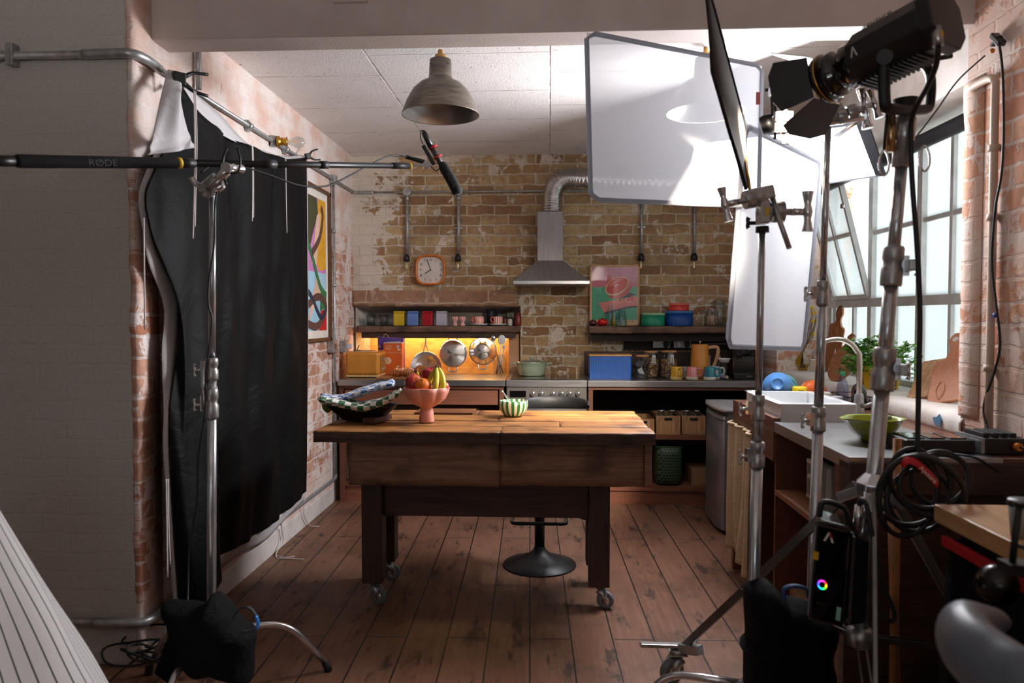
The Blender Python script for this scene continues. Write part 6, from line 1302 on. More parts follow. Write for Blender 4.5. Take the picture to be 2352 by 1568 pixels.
q = V(1.43, 3.94, ZW+.001); b = MB(); b.lathe([(.036, 0), (.038, .004), (.039, .066), (.034, .074), (.001, .076)], q, 36); tag(b.build('upturned_cup', C('cup_cream', (216, 206, 194), .4), loc=q), 'upturned cream mug to the right of the orange bowl', 'mug')
q = V(1.487, 3.90, ZW+.001); b = MB(); b.lathe([(.028, 0), (.03, .004), (.03, .05), (.028, .056), (.001, .057)], q, 36); tag(b.build('enamel_cup', C('enamel_white', (210, 214, 222), .3), loc=q), 'small white enamel cup beside the cream mug', 'cup')
b = MB(); q = V(1.10, 4.03, zb); b.lathe([(.001, 0), (.034, 0), (.038, .006), (.042, .052), (.05, .056), (.05, .058), (.040, .055), (.035, .008), (.001, .004)], q, 36); tag(b.build('steel_bowl', M['chrome'], loc=q), 'small steel bowl left of the light blue bowl', 'bowl')
def pbottle(q, prof, m, label, cap, fillm=None, pump=False):
    t = thing('soap_bottle', label, 'bottle', q)
    b = MB(); b.lathe(prof, q, 28); b.build('bottle_body', m, t)
    h = prof[-1][1]; b = MB(); b.lathe([(.013, h-.004), (.013, h+.018), (.001, h+.018)], q, 20)
    b.build('cap', cap, t)
    if pump:
        b = MB(); b.tube([q+V(0, 0, h+.01), q+V(0, 0, h+.045)], .004, 8); b.tube([q+V(0, 0, h+.045), q+V(-.004, -.014, h+.047), q+V(-.008, -.03, h+.042)], [.006, .006, .004], 8); b.build('pump', cap, t)
    return t
q = V(1.545, 3.98, ZW+.006); pbottle(q, [(.001, 0), (.028, 0), (.03, .006), (.03, .08), (.024, .11), (.012, .145), (.012, .155)], glass('lilac_bottle', (214, 214, 236), a=.6), 'clear pale lilac washing-up bottle with a green cap', C('cap_green', (30, 150, 100), .4))
q = V(1.565, 3.82, ZW+.006); pbottle(q, [(.001, 0), (.034, 0), (.036, .006), (.036, .085), (.028, .11), (.013, .125), (.012, .14)], pm('amber_bottle', (34, 18, 14), .12, coat=.6), 'dark amber pump bottle of hand soap beside the tap', M['black'], pump=True)
b = MB()
for z in (.93, .955, .985):
    b.tube([V(1.50, 3.77, z), V(1.612, 3.77, z), V(1.612, 4.03, z), V(1.50, 4.03, z)], .0018, 6, closed=True)
for k in range(9): b.tube([V(1.50+.014*k, 3.77, .923), V(1.50+.014*k, 3.77, .985)], .0012, 5); b.tube([V(1.50, 3.77+.032*k, .923), V(1.50, 3.77+.032*k, .985)], .0012, 5)
tag(b.build('wire_caddy', M['black_metal'], loc=(1.55, 3.9, .93)), 'black wire caddy around the soap bottles next to the tap', 'caddy')
# ------------------------------------------------------------------ window sill
q = PZ(1843, 852, ZS); q.z = ZS+.003
t = thing('glass_vase', 'faceted amber-yellow glass vase on the window sill', 'vase', q)
b = MB(); b.lathe([(.001, 0), (.03, 0), (.055, .05), (.05, .09), (.018, .125), (.012, .15), (.014, .158)], q, 7, smooth=False); b.build('vase_body', M['glass_y'], t)
ym = C('billy_yellow', (232, 190, 24), .7)
for i, (px, py) in enumerate(((1865, 707), (1882, 704), (1867, 719), (1876, 717), (1867, 737), (1876, 736), (1869, 767))):
    e = PY(px, py, q.y-.02+.01*(i % 3)); t = thing('craspedia_flower', ['yellow ball flower, topmost on the left', 'yellow ball flower, topmost on the right', 'yellow ball flower, second down on the left', 'yellow ball flower, second down on the right', 'yellow ball flower, third down on the left', 'yellow ball flower, third down on the right', 'yellow ball flower, lowest of all'][i]+' in the amber vase', 'flower', e, 'yellow ball flowers in the amber vase')
    b = MB(); b.sph(e, .012, 16); b.build('flower_head', ym, t)
    b = MB(); b.tube([q+V(.002*i, 0, .02), q+V(.004, 0, .15), (q+e)/2+V(.012, 0, .05), e], .0018, 6, sub=4); b.build('stem', C('dry_stem', (112, 96, 60), .8), t)
b = MB(); random.seed(3)
for k in range(22):
    e = q+V(random.uniform(-.03, .05), random.uniform(-.02, .02), random.uniform(.2, .40)); b.tube([q+V(random.uniform(-.02, .02), 0, .02), q+V(0, 0, .15), (q+e)/2+V(random.uniform(-.01, .02), 0, .09), e], [.0015, .0015, .0014, .0008], 5, sub=3)
o = b.build('dry_twigs', C('twig_brown', (110, 92, 80), .85), loc=q); tag(o, 'spray of fine dry twigs standing in the amber vase', 'twigs'); o['kind'] = 'stuff'
def board(outline, thick, m, label, M4, hole=None, bev=.004, name='chopping_board', cord=None):
    t = thing(name, label, 'board', M4.translation)
    b = MB(); b.M = M4; b.prism(outline, (0, -thick/2, 0), (1, 0, 0), (0, 0, 1), (0, thick, 0)); o = b.build('board', m, t, bevel=bev)
    if hole: b = MB(); b.M = M4; b.cyl((hole[0], -thick/2-.0012, hole[1]), (hole[0], thick/2+.0012, hole[1]), hole[2]); b.build('hole', M['black'] if hole[3] else M['sill'], o)
    if cord: b = MB(); b.M = M4; b.tube([V(cord[0], -.012, cord[1]), V(cord[0]-.02, -.014, cord[1]-.05), V(cord[0]+.0, -.014, cord[1]-.10), V(cord[0]+.02, -.014, cord[1]-.05)], .002, 6, closed=True, sub=5); b.build('hanging_cord', C('cord_brown', (70, 50, 36), .8) if cord[2] else M['lightwood'], t)
    return t
def rnd(w_, h, r_, n=6):
    o_ = []
    for cx, cy, a0 in ((w_/2-r_, h-r_, 0), (-w_/2+r_, h-r_, PI/2), (-w_/2+r_, r_, PI), (w_/2-r_, r_, 1.5*PI)):
        for k in range(n+1): a_ = a0+k*PI/2/n; o_.append((cx+r_*math.cos(a_), cy+r_*math.sin(a_)))
    return o_
def handle_board(w_, h, neck, hw, hh, r_, n=10):
    o_ = [(w_/2*math.cos(a_), 0+r_+r_*math.sin(a_)) if 0 else None for a_ in []]
    pts = [(-w_/2+r_*.4, 0), (w_/2-r_*.4, 0), (w_/2-r_*.1, r_*.15), (w_/2, r_*.5), (w_/2, h-r_), (w_/2-r_*.25, h-r_*.4), (hw/2+.01, h-.004), (hw/2*.8, h+neck*.5), (hw/2*.85, h+neck)]
    for k in range(n+1): a_ = PI*k/n; pts.append((hw/2*1.25*math.cos(a_)*1, h+neck+hh*.35+hh*.65*math.sin(a_)))
    pts += [(-hw/2*.85, h+neck), (-hw/2*.8, h+neck*.5), (-hw/2-.01, h-.004), (-w_/2+r_*.25, h-r_*.4), (-w_/2, h-r_), (-w_/2, r_*.5), (-w_/2+r_*.1, r_*.15)]
    return pts
def stand_at(foot, top, thick=0):
    """matrix: local z from foot to top (leaning), local y towards the camera side"""
    z = (Vector(top)-Vector(foot)).normalized(); x = Vector((.45, -1, 0)); x = (x-z*x.dot(z)).normalized(); y = z.cross(x)
    R_ = Matrix((x, y, z)).transposed().to_4x4(); R_.translation = foot; return R_
f0 = PZ(1907, 852, ZS+.004); top0 = PX(1937, 676, XW-.03)
board(handle_board(.13, .36, .05, .045, .09, .03), .018, M['cboard'], 'tall narrow wooden paddle board leaning on the window, left of the rounded one', stand_at(f0, top0), (0, .49, .006, True), cord=(0, .49, True))
f1 = PZ(1922, 876, ZS+.004); top1 = PX(1973, 722, XW-.035)
pts = [(.085*math.cos(a_), .16+.155*math.sin(a_)) for a_ in [(-PI/2+.45*0)+2*PI*i/40 for i in range(40)] if not (math.sin(a_) > .93)]
pts = [(.09*math.cos(a_), .165+.165*math.sin(a_)) for a_ in [PI*.62+ (2*PI*.88)*i/40 for i in range(41)]]+[(.016, .345), (.026, .40), (.0, .425), (-.026, .40), (-.016, .345)]
board(pts, .018, M['cboard'], 'rounded oval wooden paddle board leaning on the window behind the tap', stand_at(f1, top1), (0, .395, .005, True))
fx = PZ(2112, 915, ZS+.004); topx = PX(2166, 794, XW-.03)
board(rnd(.12, .30, .012), .02, M['cboard2'], 'pale striped rectangular board leaning beside the plant', stand_at(fx, topx), (.02, .27, .007, True), bev=.002)
f2 = PZ(2172, 925, ZS+.004); top2 = PX(2205, 738, XW-.06)
board(handle_board(.17, .255, .06, .05, .08, .04), .018, M['cboard3'], 'large reddish wooden board with a ring handle leaning by the pier', stand_at(f2, top2), (0, .355, .014, False), cord=(-.03, .12, False))
# potted parsley
q = PZ(2016, 893, ZS); q.z = ZS+.004
t = thing('potted_parsley', 'bushy green parsley in a yellow and brown striped wooden pot on the sill', 'plant', q)
b = MB(); n = 14
for k in range(n):
    a0, a1 = 2*PI*k/n, 2*PI*(k+1)/n; r0, r1 = .095, .112
    b.add([q+V(r0*math.cos(a0), r0*math.sin(a0), 0), q+V(r0*math.cos(a1), r0*math.sin(a1), 0), q+V(r1*math.cos(a1), r1*math.sin(a1), .125), q+V(r1*math.cos(a0), r1*math.sin(a0), .125)], [(0, 1, 2, 3)], (0, 1, 0, 2)[k % 4])
b.build('striped_pot', [C('pot_yellow', (226, 182, 30), .4), C('pot_brown', (120, 66, 34), .5), C('pot_brown2', (150, 92, 50), .5)], t, solid=.008)
b = MB(); b.lathe([(.001, .10), (.10, .10)], q, 24); b.build('soil', C('soil', (40, 30, 24), .95), t)
random.seed(11); b = MB(); sb = MB()
def leaf(c, s_, d, up_):
    d = d.normalized(); u_ = up_ - d*up_.dot(d); u_.normalize(); w_ = d.cross(u_)
    for lobe, (dx, dy, sc_) in enumerate(((0, 0, 1), (.5, .55, .75), (.5, -.55, .75))):
        o_ = c+w_*dy*s_*.7+d*(-.2*abs(dy))*s_; L_ = s_*sc_
        P_ = [o_, o_+d*L_*.4+w_*L_*.4+u_*.1*L_, o_+d*L_*.75+w_*L_*.28, o_+d*L_*.9+w_*.05*L_, o_+d*L_*1.0, o_+d*L_*.75-w_*L_*.28, o_+d*L_*.4-w_*L_*.4+u_*.1*L_]
        b.add(P_, [(0, 1, 2, 3, 4, 5, 6)], 0 if random.random() < .6 else 1)
for k in range(230):
    a_ = random.uniform(0, 2*PI); rr_ = random.uniform(0, 1)**.6*.185; hh_ = random.uniform(.13, .30)-rr_*.35
    cut = 1.0; e = q+V(rr_*math.cos(a_)*1.0, rr_*math.sin(a_)*1.05, hh_)
    base_ = q+V(rr_*.4*math.cos(a_), rr_*.4*math.sin(a_), .10); sb.tube([base_, (base_+e)/2+V(0, 0, .02), e], .0013, 4)
    for j in range(4):
        d = V(random.uniform(-1, 1), random.uniform(-1, 1), random.uniform(-.2, .6)); leaf(e+V(random.uniform(-.018, .018), random.uniform(-.018, .018), random.uniform(-.02, .01)), random.uniform(.018, .03), d, V(random.uniform(-.4, .4), random.uniform(-.4, .4), 1))
for k in range(9):
    e = q+V(.03-.004*k+.02, -.11-.01*math.sin(k), .09-.018*k); leaf(e, .018, V(random.uniform(-1, 1), -1, random.uniform(-1, .5)), V(0, 0, 1))
b.build('foliage', [pm('parsley_green', (86, 152, 44), .5, c2=(50, 112, 30), ns=20), pm('parsley_light', (132, 190, 70), .5)], t); sb.build('stems', C('stem_green', (90, 140, 50), .6), t)
# ------------------------------------------------------------------ broom handles
for px0, py0, px1, y_, lb in ((2061, 1004, 2052, 2.36, 'worn wooden broom handle standing against the end of the counter'), (2047, 1168, 2058, 2.42, 'shorter wooden pole beside the tall broom handle')):
    a = PY(px0, py0, y_); c = PY(px1, 1568, y_-.06); d = c-a; e = a+d*((a.z-.02)/(a.z-c.z))
    t = thing('broom', lb, 'broom', e)
    b = MB(); b.tube([a+V(0, 0, -.004), e+V(0, 0, .06)], .0125, 14); b.build('handle', M['handlewood'], t)
    b = MB(); b.box(e+V(-.11, -.02, .045), e+V(.11, .02, .07)); b.build('broom_head', M['handlewood'], t, bevel=.004)
    b = MB()
    for k in range(30):
        for j in range(3): x = -.105+.21*k/29; b.tube([e+V(x, -.012+.012*j, .045), e+V(x*1.1, -.02+.02*j, -.018)], .0022, 4)
    b.build('bristles', C('bristle', (150, 122, 80), .8), t)
# ------------------------------------------------------------------ butcher block and what hangs below
t = thing('butcher_block_table', 'pale beech butcher-block table top in the lower right foreground', 'table', (1.3, 1.5, 0))
b = MB(); b.box((1.0, .85, .858), (1.615, 1.965, .902)); b.build('top', M['beech'], t, bevel=.003)
for x, y in ((1.08, 1.90), (1.55, 1.90), (1.08, .92), (1.55, .92)): b = MB(); b.box((x-.03, y-.03, 0), (x+.03, y+.03, .858)); b.build('leg', M['black_metal'], t, bevel=.003)
t = thing('black_hanging_bag', 'large black fabric bag with a red top binding under the butcher block', 'bag', (1.25, 1.4, .1)); 
def bagf(u, v_): return V(1.022+.012*noise.noise(Vector((u*3, v_*4, 2)))-.03*math.sin(PI*v_)*.4+(.0 if v_ < 1 else 0), 1.0+.935*u, .82-.80*v_)
b = MB(); b.grid(bagf, 20, 16); b.grid(lambda u, v_: V(1.022+.02*u*0+.48*u, 1.935, .82-.80*v_), 6, 6); b.build('fabric', M['bag'], t, solid=.004)
b = MB(); b.bar(V(1.014, .98, .815), V(1.014, 1.94, .815), .016, .026); b.build('red_binding', M['red'], t, bevel=.003)
t = thing('clip_lamp', 'round dark chrome lamp head clamped below the edge of the butcher block', 'lamp', PY(2290, 1342, 1.62)); c = PY(2290, 1342, 1.60)
b = MB(); b.sph(c, .042, 32); b.build('round_head', pm('dark_chrome', (60, 58, 58), .22, 1), t)
b = MB(); b.bar(c+V(.02, 0, .03), V(1.0, c.y, .862), .02, .006); b.build('bracket', M['castmetal'], t)
t = thing('clamp_rod', 'thin black clamp rod standing at the edge of the butcher block', 'clamp', PY(2330, 1300, 1.35)); c = PY(2340, 1160, 1.36); e = PY(2324, 1300, 1.36)
b = MB(); b.tube([c, e], .006, 10); b.tube([c+V(0, 0, .0), c+V(.0, 0, .006)], .009, 10); b.tube([e+V(.0, 0, .04), e+V(.06, 0, .025)], .004, 8); b.build('rod', M['black_metal'], t)
b = MB(); b.box(e+V(-.015, -.02, -.012), e+V(.03, .02, .008)); b.build('jaw', M['black_metal'], t)
q = PZ(2350, 1232, .902); q.z = .903; t = thing('travel_cup', 'grey cup with a black lid on the butcher block at the right edge', 'cup', q)
b = MB(); b.lathe([(.001, 0), (.024, 0), (.030, .07), (.001, .07)], q, 28); b.build('cup_body', C('cup_grey', (150, 146, 142), .6), t)
b = MB(); b.lathe([(.032, .068), (.033, .078), (.03, .082), (.001, .082)], q, 28); b.build('lid', M['black'], t)
# grey stool in the right foreground
q = V(.76, .98, 0); gl = pm('blue_grey_moulded_seat', (96, 104, 116), .38, bump=.1, bs=200)
t = thing('grey_stool', 'blue-grey moulded bar stool in the lower right foreground', 'stool', q)
c = V(.70, .93, .885)
b = MB(); P_ = [PY(2318, 1432, 1.22), PY(2290, 1428, 1.2), PY(2240, 1436, 1.12), PY(2214, 1450, 1.04), PY(2232, 1490, .98), PY(2290, 1540, .93), PY(2380, 1600, .88), PY(2500, 1680, .88), PY(2640, 1640, 1.0), PY(2640, 1520, 1.2)]
b.tube(P_, [.004, .016, .027, .034, .035, .036, .036, .034, .034, .03], 24, sub=8, flat=1.25); b.build('backrest', gl, t)
b = MB(); b.lathe([(.001, -.06), (.10, -.055), (.16, -.02), (.178, .02), (.172, .035), (.12, .01), (.001, .0)], c+V(.06, .06, -.14), 44); b.build('seat', gl, t)
b = MB(); b.lathe([(.001, 0), (.19, 0), (.195, .008), (.06, .05), (.03, .08), (.026, .1)], V(c.x+.06, c.y+.06, 0), 44); b.cyl((c.x+.06, c.y+.06, .09), (c.x+.06, c.y+.06, .70), .025); b.build('pedestal', M['chrome'], t)
# striped cloth in the left foreground
sm = stripes('pinstripe_linen', (198, 194, 192), (54, 52, 56), 1, rough=.9)
tm = NT('pinstriped_linen'); tc = tm.n('ShaderNodeTexCoord'); uv = tm.n('ShaderNodeSeparateXYZ', {0: tc.outputs['Object']})
k_ = tm.math('MULTIPLY', tm.math('ARCTAN2', uv.outputs[1], uv.outputs[0]), 11.)
f_ = tm.math('LESS_THAN', tm.math('FRACT', tm.math('ADD', k_, 100.)), .13); tm.fin(col=tm.mix(f_, srgb(196, 192, 190), srgb(62, 58, 60)), rough=.9, sheen=.2, nor=tm.bump(tm.noise(tc.outputs['Object'], 120, 2), .2, .002))
a = PY(-75, 1100, 1.8); e = PY(157, 1568, 1.8); cx = a.x-.16
def tent(u, v_):
    ang = -PI*.95+PI*1.3*u; z = a.z+(.02-a.z)*v_; R_ = .16+(e.x-a.x)*(a.z-z)/(a.z-e.z)
    R_ *= 1+.03*math.sin(7*ang+2*v_)+.02*noise.noise(Vector((ang*2, v_*4, 0)))
    return V(cx+R_*math.cos(ang), 1.80+R_*.8*math.sin(ang), z)
b = MB(); b.grid(tent, 60, 40); o = b.build('striped_cloth', tm.m, loc=(cx, 1.8, .6), solid=.004); tag(o, 'cone of white cloth with dark pinstripes in the lower left foreground', 'cloth')
# ------------------------------------------------------------------ softbox (the key light)
def plane_pt(px, py, c, n):
    d = ray(px, py); n = Vector(n); return C0 + d*((Vector(c)-C0).dot(n)/d.dot(n))
sb_c = PY(1800, 375, 3.95); el, ax = math.radians(-14), math.radians(-52)
sb_n = V(math.cos(el)*math.sin(ax), -math.cos(el)*math.cos(ax), math.sin(el))
cor = [plane_pt(*p, sb_c, sb_n) for p in ((1597, 331), (1968, 288), (2011, 402), (1572, 470))]
t = thing('softbox', 'black rectangular softbox with a glowing white face near the ceiling', 'softbox', sb_c)
b = MB(); b.add([c+sb_n*.002 for c in cor], [(0, 1, 2, 3)]); b.build('lit_face', M['em_soft'], t, keepn=True)
b = MB(); bc = sum(cor, Vector())/4-sb_n*.26; inn = [c-sb_n*.006 for c in cor]; outr = [bc+(c-sb_c).normalized()*.12 for c in cor]
rr5 = (cor[1]-cor[0]).normalized(); uu5 = (cor[0]-cor[3]).normalized(); of5 = [uu5*.014, uu5*.014+rr5*.05, rr5*.05-uu5*.004, -uu5*.004]; lip = [c+o_+sb_n*.008 for c, o_ in zip(cor, of5)]; lip2 = [c+o_-sb_n*.006 for c, o_ in zip(cor, of5)]
for i in range(4):
    j = (i+1) % 4; m1 = (lip2[i]*.45+outr[i]*.55)+(lip2[i]-bc).normalized()*.05; m2 = (lip2[j]*.45+outr[j]*.55)+(lip2[j]-bc).normalized()*.05
    b.add([lip2[i], lip2[j], m2, m1], [(0, 1, 2, 3)]); b.add([m1, m2, outr[j], outr[i]], [(0, 1, 2, 3)]); b.add([cor[i]+sb_n*.004, cor[j]+sb_n*.004, lip[j], lip[i]], [(0, 1, 2, 3)]); b.add([lip[i], lip[j], lip2[j], lip2[i]], [(0, 1, 2, 3)])
b.add(outr, [(0, 1, 2, 3)]); b.build('black_shell', C('softbox_fabric', (44, 48, 56), .6), t)
b = MB(); b.cyl(bc+sb_n*.02, bc-sb_n*.05, .085, n=28); b.build('speed_ring', M['black'], t)
b = MB(); b.cyl(bc-sb_n*.05, bc-sb_n*.30, .055, n=24); b.build('lamp_body', M['black'], t)
b = MB(); b.cyl(bc-sb_n*.12, PY(1985, 268, 2.38), .009, n=12); b.build('boom_arm', M['chrome'], t)
# ------------------------------------------------------------------ diffusion frames
def scrim_frame(P, m, label, r_=.0095, tagc=None, bare=None):
    """P corners TL TR BR BL; silk between round tubes covered with doubled silk"""
    t = thing('diffusion_frame', label, 'diffuser', sum(P, Vector())/4)
    n_ = (P[1]-P[0]).cross(P[3]-P[0]).normalized()
    b = MB(); b.grid(lambda u, v_: (P[0]*(1-u)+P[1]*u)*(1-v_)+(P[3]*(1-u)+P[2]*u)*v_+n_*.004*math.sin(PI*u)*math.sin(PI*v_), 16, 12); b.build('silk', m, t)
    b = MB(); b.tube([P[0]*.96+P[1]*.04, P[1]*.96+P[0]*.04, P[1]*.96+P[2]*.04, P[2]*.96+P[1]*.04, P[2]*.96+P[3]*.04, P[3]*.96+P[2]*.04, P[3]*.96+P[0]*.04, P[0]*.96+P[3]*.04], r_, 12, closed=True); b.build('frame_tube', M['sleeve'], t)
    return t
P1 = [PY(1347, 74, 2.6), PY(1750, 152, 3.12), PY(1742, 474, 3.12), PY(1357, 458, 2.6)]
t = scrim_frame(P1, M['scrim'], 'large thin white diffusion silk on a tilted frame under the ceiling', .009)
a = PY(1741, 212, 3.10); b = MB(); b.box(a+V(-.008, -.004, -.05), a+V(.008, .0, 0)); b.build('red_label', C('faded_red_label', (206, 110, 112), .6), t)
P2_ = [PY(1712, 290, 3.08), PY(1886, 374, 3.5), PY(1845, 801, 3.5), PY(1671, 795, 3.08)]
scrim_frame(P2_, M['scrim2'], 'tall narrow white diffusion silk hanging beside the window', .011)
# ------------------------------------------------------------------ light stands
def tknob(mb, c, d, L=.03, w_=.05, r_=.006):
    d = Vector(d).normalized(); up_ = Vector((0, 0, 1)) if abs(d.z) < .8 else Vector((1, 0, 0)); up_ = (up_-d*up_.dot(d)).normalized()
    mb.cyl(c, c+d*L, r_, n=10); mb.tube([c+d*L-up_*w_/2, c+d*(L+.004)-up_*w_*.25, c+d*L, c+d*(L+.004)+up_*w_*.25, c+d*L+up_*w_/2], [r_*1.3, r_*.8, r_*1.3, r_*.8, r_*1.3], 10, sub=3)
def collar(par, c, axis, r_, h=.075, d=(-1, -.2, 0), knob=True, label=None):
    axis = Vector(axis).normalized(); R_ = fromz(axis); b = MB()
    b.lathe([(r_*.9, 0), (r_*1.28, 0), (r_*1.34, .006), (r_*1.34, h*.42), (r_*1.12, h*.5), (r_*1.12, h*.6), (r_*1.3, h*.68), (r_*1.3, h*.94), (r_*1.1, h), (r_*.8, h)], c, 28, R=R_); o = b.build('collar', M['castmetal'], par)
    d = Vector(d).normalized(); b = MB(); b.bar(c+axis*h*.5+d*r_*.9, c+axis*h*.5+d*(r_*.9+.022), h*.5, .018, up=axis.cross(d)); tknob(b, c+axis*h*.45+d*(r_*.9+.02), d, .02, .045, .005); b.build('t_handle', M['chrome'], par)
def cstand(P_top, P_bot, radii, joints, legs, label, zhub=.27):
    """P_bot under the hub, joints: heights where the tube steps down"""
    t = thing('light_stand', label, 'stand', (P_bot.x, P_bot.y, 0))
    ax_ = (P_top-P_bot).normalized(); at = lambda z: P_bot+ax_*((z-P_bot.z)/ax_.z)
    zs_ = [.05]+joints+[P_top.z]
    for i in range(len(zs_)-1): b = MB(); b.cyl(at(zs_[i]), at(zs_[i+1]), radii[i], n=24); b.build('tube', M['pole'], t)
    for i, z in enumerate(joints): collar(t, at(z)-ax_*.075, ax_, radii[i], .08, d=(-1, -.3, 0) if i % 2 == 0 else (-1, -.1, 0))
    for k, (a_, reach, rise) in enumerate(legs):
        d = V(math.cos(a_), math.sin(a_), 0); h_ = V(P_bot.x, P_bot.y, 0); z0 = zhub-.09*k*.6
        b = MB(); b.tube(bend([h_+d*.03+V(0, 0, z0-.03), h_+d*reach*.64+V(0, 0, rise+.01), h_+d*reach*.98+V(0, 0, .03)], .3), .0125, 14); b.build('leg', M['chrome'], t)
        b = MB(); e = h_+d*reach; b.cyl(h_+d*reach*.97+V(0, 0, .035), e+V(0, 0, .0), .015, n=16); b.build('rubber_foot', M['rubber'], t)
        b = MB(); b.lathe([(.02, 0), (.030, .004), (.030, .042), (.02, .046)], h_+V(0, 0, z0-.055), 24); b.build('leg_hub', M['castmetal'], t)
    return t, at
def griphead(par, c, ax1, ax2, s_=1.0, kh=(1, -1)):
    """grip head: two discs on a bolt with a T handle; ax1 bolt direction, ax2 rod direction"""
    a = Vector(ax1).normalized(); r_ = Vector(ax2).normalized()
    b = MB(); b.cyl(c-a*.032*s_, c-a*.002*s_, .028*s_, n=24); b.cyl(c+a*.002*s_, c+a*.032*s_, .028*s_, n=24); b.cyl(c-a*.04*s_, c+a*.055*s_, .009*s_, n=12); hd = b.build('grip_head', M['castmetal'], par, bevel=.0015)
    b = MB(); b.cyl(c+a*.05*s_, c+a*.085*s_, .010*s_, n=14)
    u_ = r_-a*r_.dot(a); u_.normalize(); q = c+a*.092*s_
    b.tube([q-u_*.052*s_, q-u_*.046*s_, q-u_*.02*s_, q, q+u_*.02*s_, q+u_*.046*s_, q+u_*.052*s_], [.015*s_, .014*s_, .009*s_, .013*s_, .009*s_, .014*s_, .015*s_], 14, sub=3); b.build('t_handle', M['chrome'], par)
    return hd
# left stand with the boom
S1b = PY(482, 1380, 2.62); S1b = V(S1b.x, 2.62, 0); S1t = PY(488, 450, 2.62)
e1 = PZ(755, 1540, 0); a1_ = math.atan2(e1.y-S1b.y, e1.x-S1b.x); r1 = math.hypot(e1.y-S1b.y, e1.x-S1b.x)
t1, at1 = cstand(S1t, V(S1b.x, 2.62, 0), [.0165, .0125], [1.235], [(a1_, r1, .205), (a1_+2.25, .34, .2), (a1_-2.1, .36, .2)], 'chrome light stand in front of the black drape, carrying the microphone boom')
collar(t1, at1(1.02), V(0, 0, 1), .018, .11, d=(-1, -.2, 0)); b = MB(); c = at1(1.05)+V(-.022, -.01, 0); b.cyl(c, c+V(0, 0, .18), .012, n=14); b.build('folded_riser', M['pole'], t1)
b = MB(); b.cyl(at1(1.1)+V(0, 0, 0), at1(1.1)+V(0, 0, .035), .0195, n=24); b.build('paper_label', C('stand_label', (150, 150, 150), .5), t1)
griphead(t1, PY(486, 428, 2.61), (.75, -.1, .55), (0, 1, .1), 1.15); b = MB(); c = PY(484, 426, 2.60)
b.tube([c+V(-.07, 0, .03), c+V(-.045, 0, .0), c+V(.02, -.01, -.015), c+V(.05, -.01, .0)], [.012, .010, .016, .012], 12, sub=4); b.tube([c+V(.0, -.02, -.02), c+V(.06, -.02, .04), c+V(.085, -.02, .06)], [.018, .018, .016], 14); b.build('clamp_arm', M['chrome'], t1)
b = MB(); c = PY(525, 395, 2.6)
b.tube([PY(505, 425, 2.58), PY(520, 400, 2.58), PY(545, 395, 2.58), PY(552, 370, 2.58), PY(545, 340, 2.58)], .004, 8, sub=4); b.tube([PY(520, 425, 2.58), PY(513, 400, 2.58), PY(512, 365, 2.58), PY(521, 340, 2.58)], .005, 8, sub=4); b.build('boom_cradle', M['black_metal'], t1)
# boom pole and microphone
A_, B_ = PY(-40, 369, 2.06), PY(950, 381, 3.5); D_ = (B_-A_)
bp = thing('microphone_boom', 'long black boom pole reaching in from the left with a foam grip', 'boom pole', A_)
f = lambda px: (PY(px, 372, 2.5).x/2.5, 0)[0]
def tb(px):
    k = PY(px, 372, 1.0).x; return (k*A_.y-A_.x)/(D_.x-k*D_.y)
b = MB(); b.tube([A_+D_*tb(-38), A_+D_*tb(38)], .0165, 16); b.build('end_cap', M['black'], bp)
b = MB(); P_ = [A_+D_*tb(x) for x in (36, 44, 240, 402, 408)]; b.tube(P_, [.018, .0205, .0195, .0185, .017], 24); b.build('foam_grip', C('foam_black', (20, 20, 22), .9, bump=.3, bs=300), bp)
b = MB(); b.tube([A_+D_*tb(406), A_+D_*tb(415)], .019, 20); b.build('yellow_ring', M['label_y'], bp)
b = MB(); b.tube([A_+D_*tb(415), A_+D_*tb(446)], .017, 20); b.build('twist_lock', C('dark_grey_lock', (40, 40, 42), .5), bp)
b = MB(); b.tube([A_+D_*tb(446), A_+D_*tb(930)], [.0135, .0125], 18); b.build('carbon_tube', M['black'], bp)
for x0, x1 in ((605, 632), (735, 752), (900, 940)): b = MB(); b.tube([A_+D_*tb(x0), A_+D_*tb(x1)], .0165 if x0 < 900 else .0145, 18); b.build('twist_lock', C('dark_grey_lock', (40, 40, 42), .5), bp)
b = MB(); b.tube([A_+D_*tb(938), A_+D_*tb(942)], .0155, 18); b.build('yellow_ring', M['label_y'], bp)
tx = D_.normalized(); c_ = A_+D_*tb(237); tz = (C0-c_).normalized(); ty = (V(0, 0, 1)-tx*tx.z); ty = (ty-tz*ty.dot(tz)).normalized(); 
text('RØDE', .030, frame(c_+tz*.0212-V(0, 0, .003), tx, ty) @ Matrix.Diagonal((1.15, 1, 1, 1)), C('rode_grey', (74, 74, 76), .7), 'maker_mark', bp)
mc = PY(1000, 372, 3.52); mt = thing('shotgun_microphone', 'black shotgun microphone in a red shock mount at the boom end', 'microphone', mc)
Pm = lambda px, py: PY(px, py, 3.52)
b = MB(); b.tube([Pm(972, 300), Pm(975, 307), Pm(990, 338)], [.007, .013, .0135], 18); b.build('connector', M['black'], mt)
b = MB(); b.tube([Pm(988, 334), Pm(1018, 384)], .0118, 20); b.build('mic_body', C('mic_grey', (50, 48, 48), .4), mt)
b = MB(); b.tube([Pm(1013, 376), Pm(1020, 385), Pm(1038, 415), Pm(1050, 440), Pm(1052, 445)], [.016, .024, .026, .024, .012], 24, sub=4); b.build('foam_windshield', C('foam_black', (20, 20, 22), .9), mt)
mx = (Pm(1050, 440)-Pm(1020, 385)).normalized(); mzv = (C0-Pm(1036, 412)).normalized(); my = mzv.cross(mx)
text('RØDE', .028, frame(Pm(1037, 413)+mzv*.027, mx, my), C('rode_grey', (74, 74, 76), .7), 'maker_mark', mt)
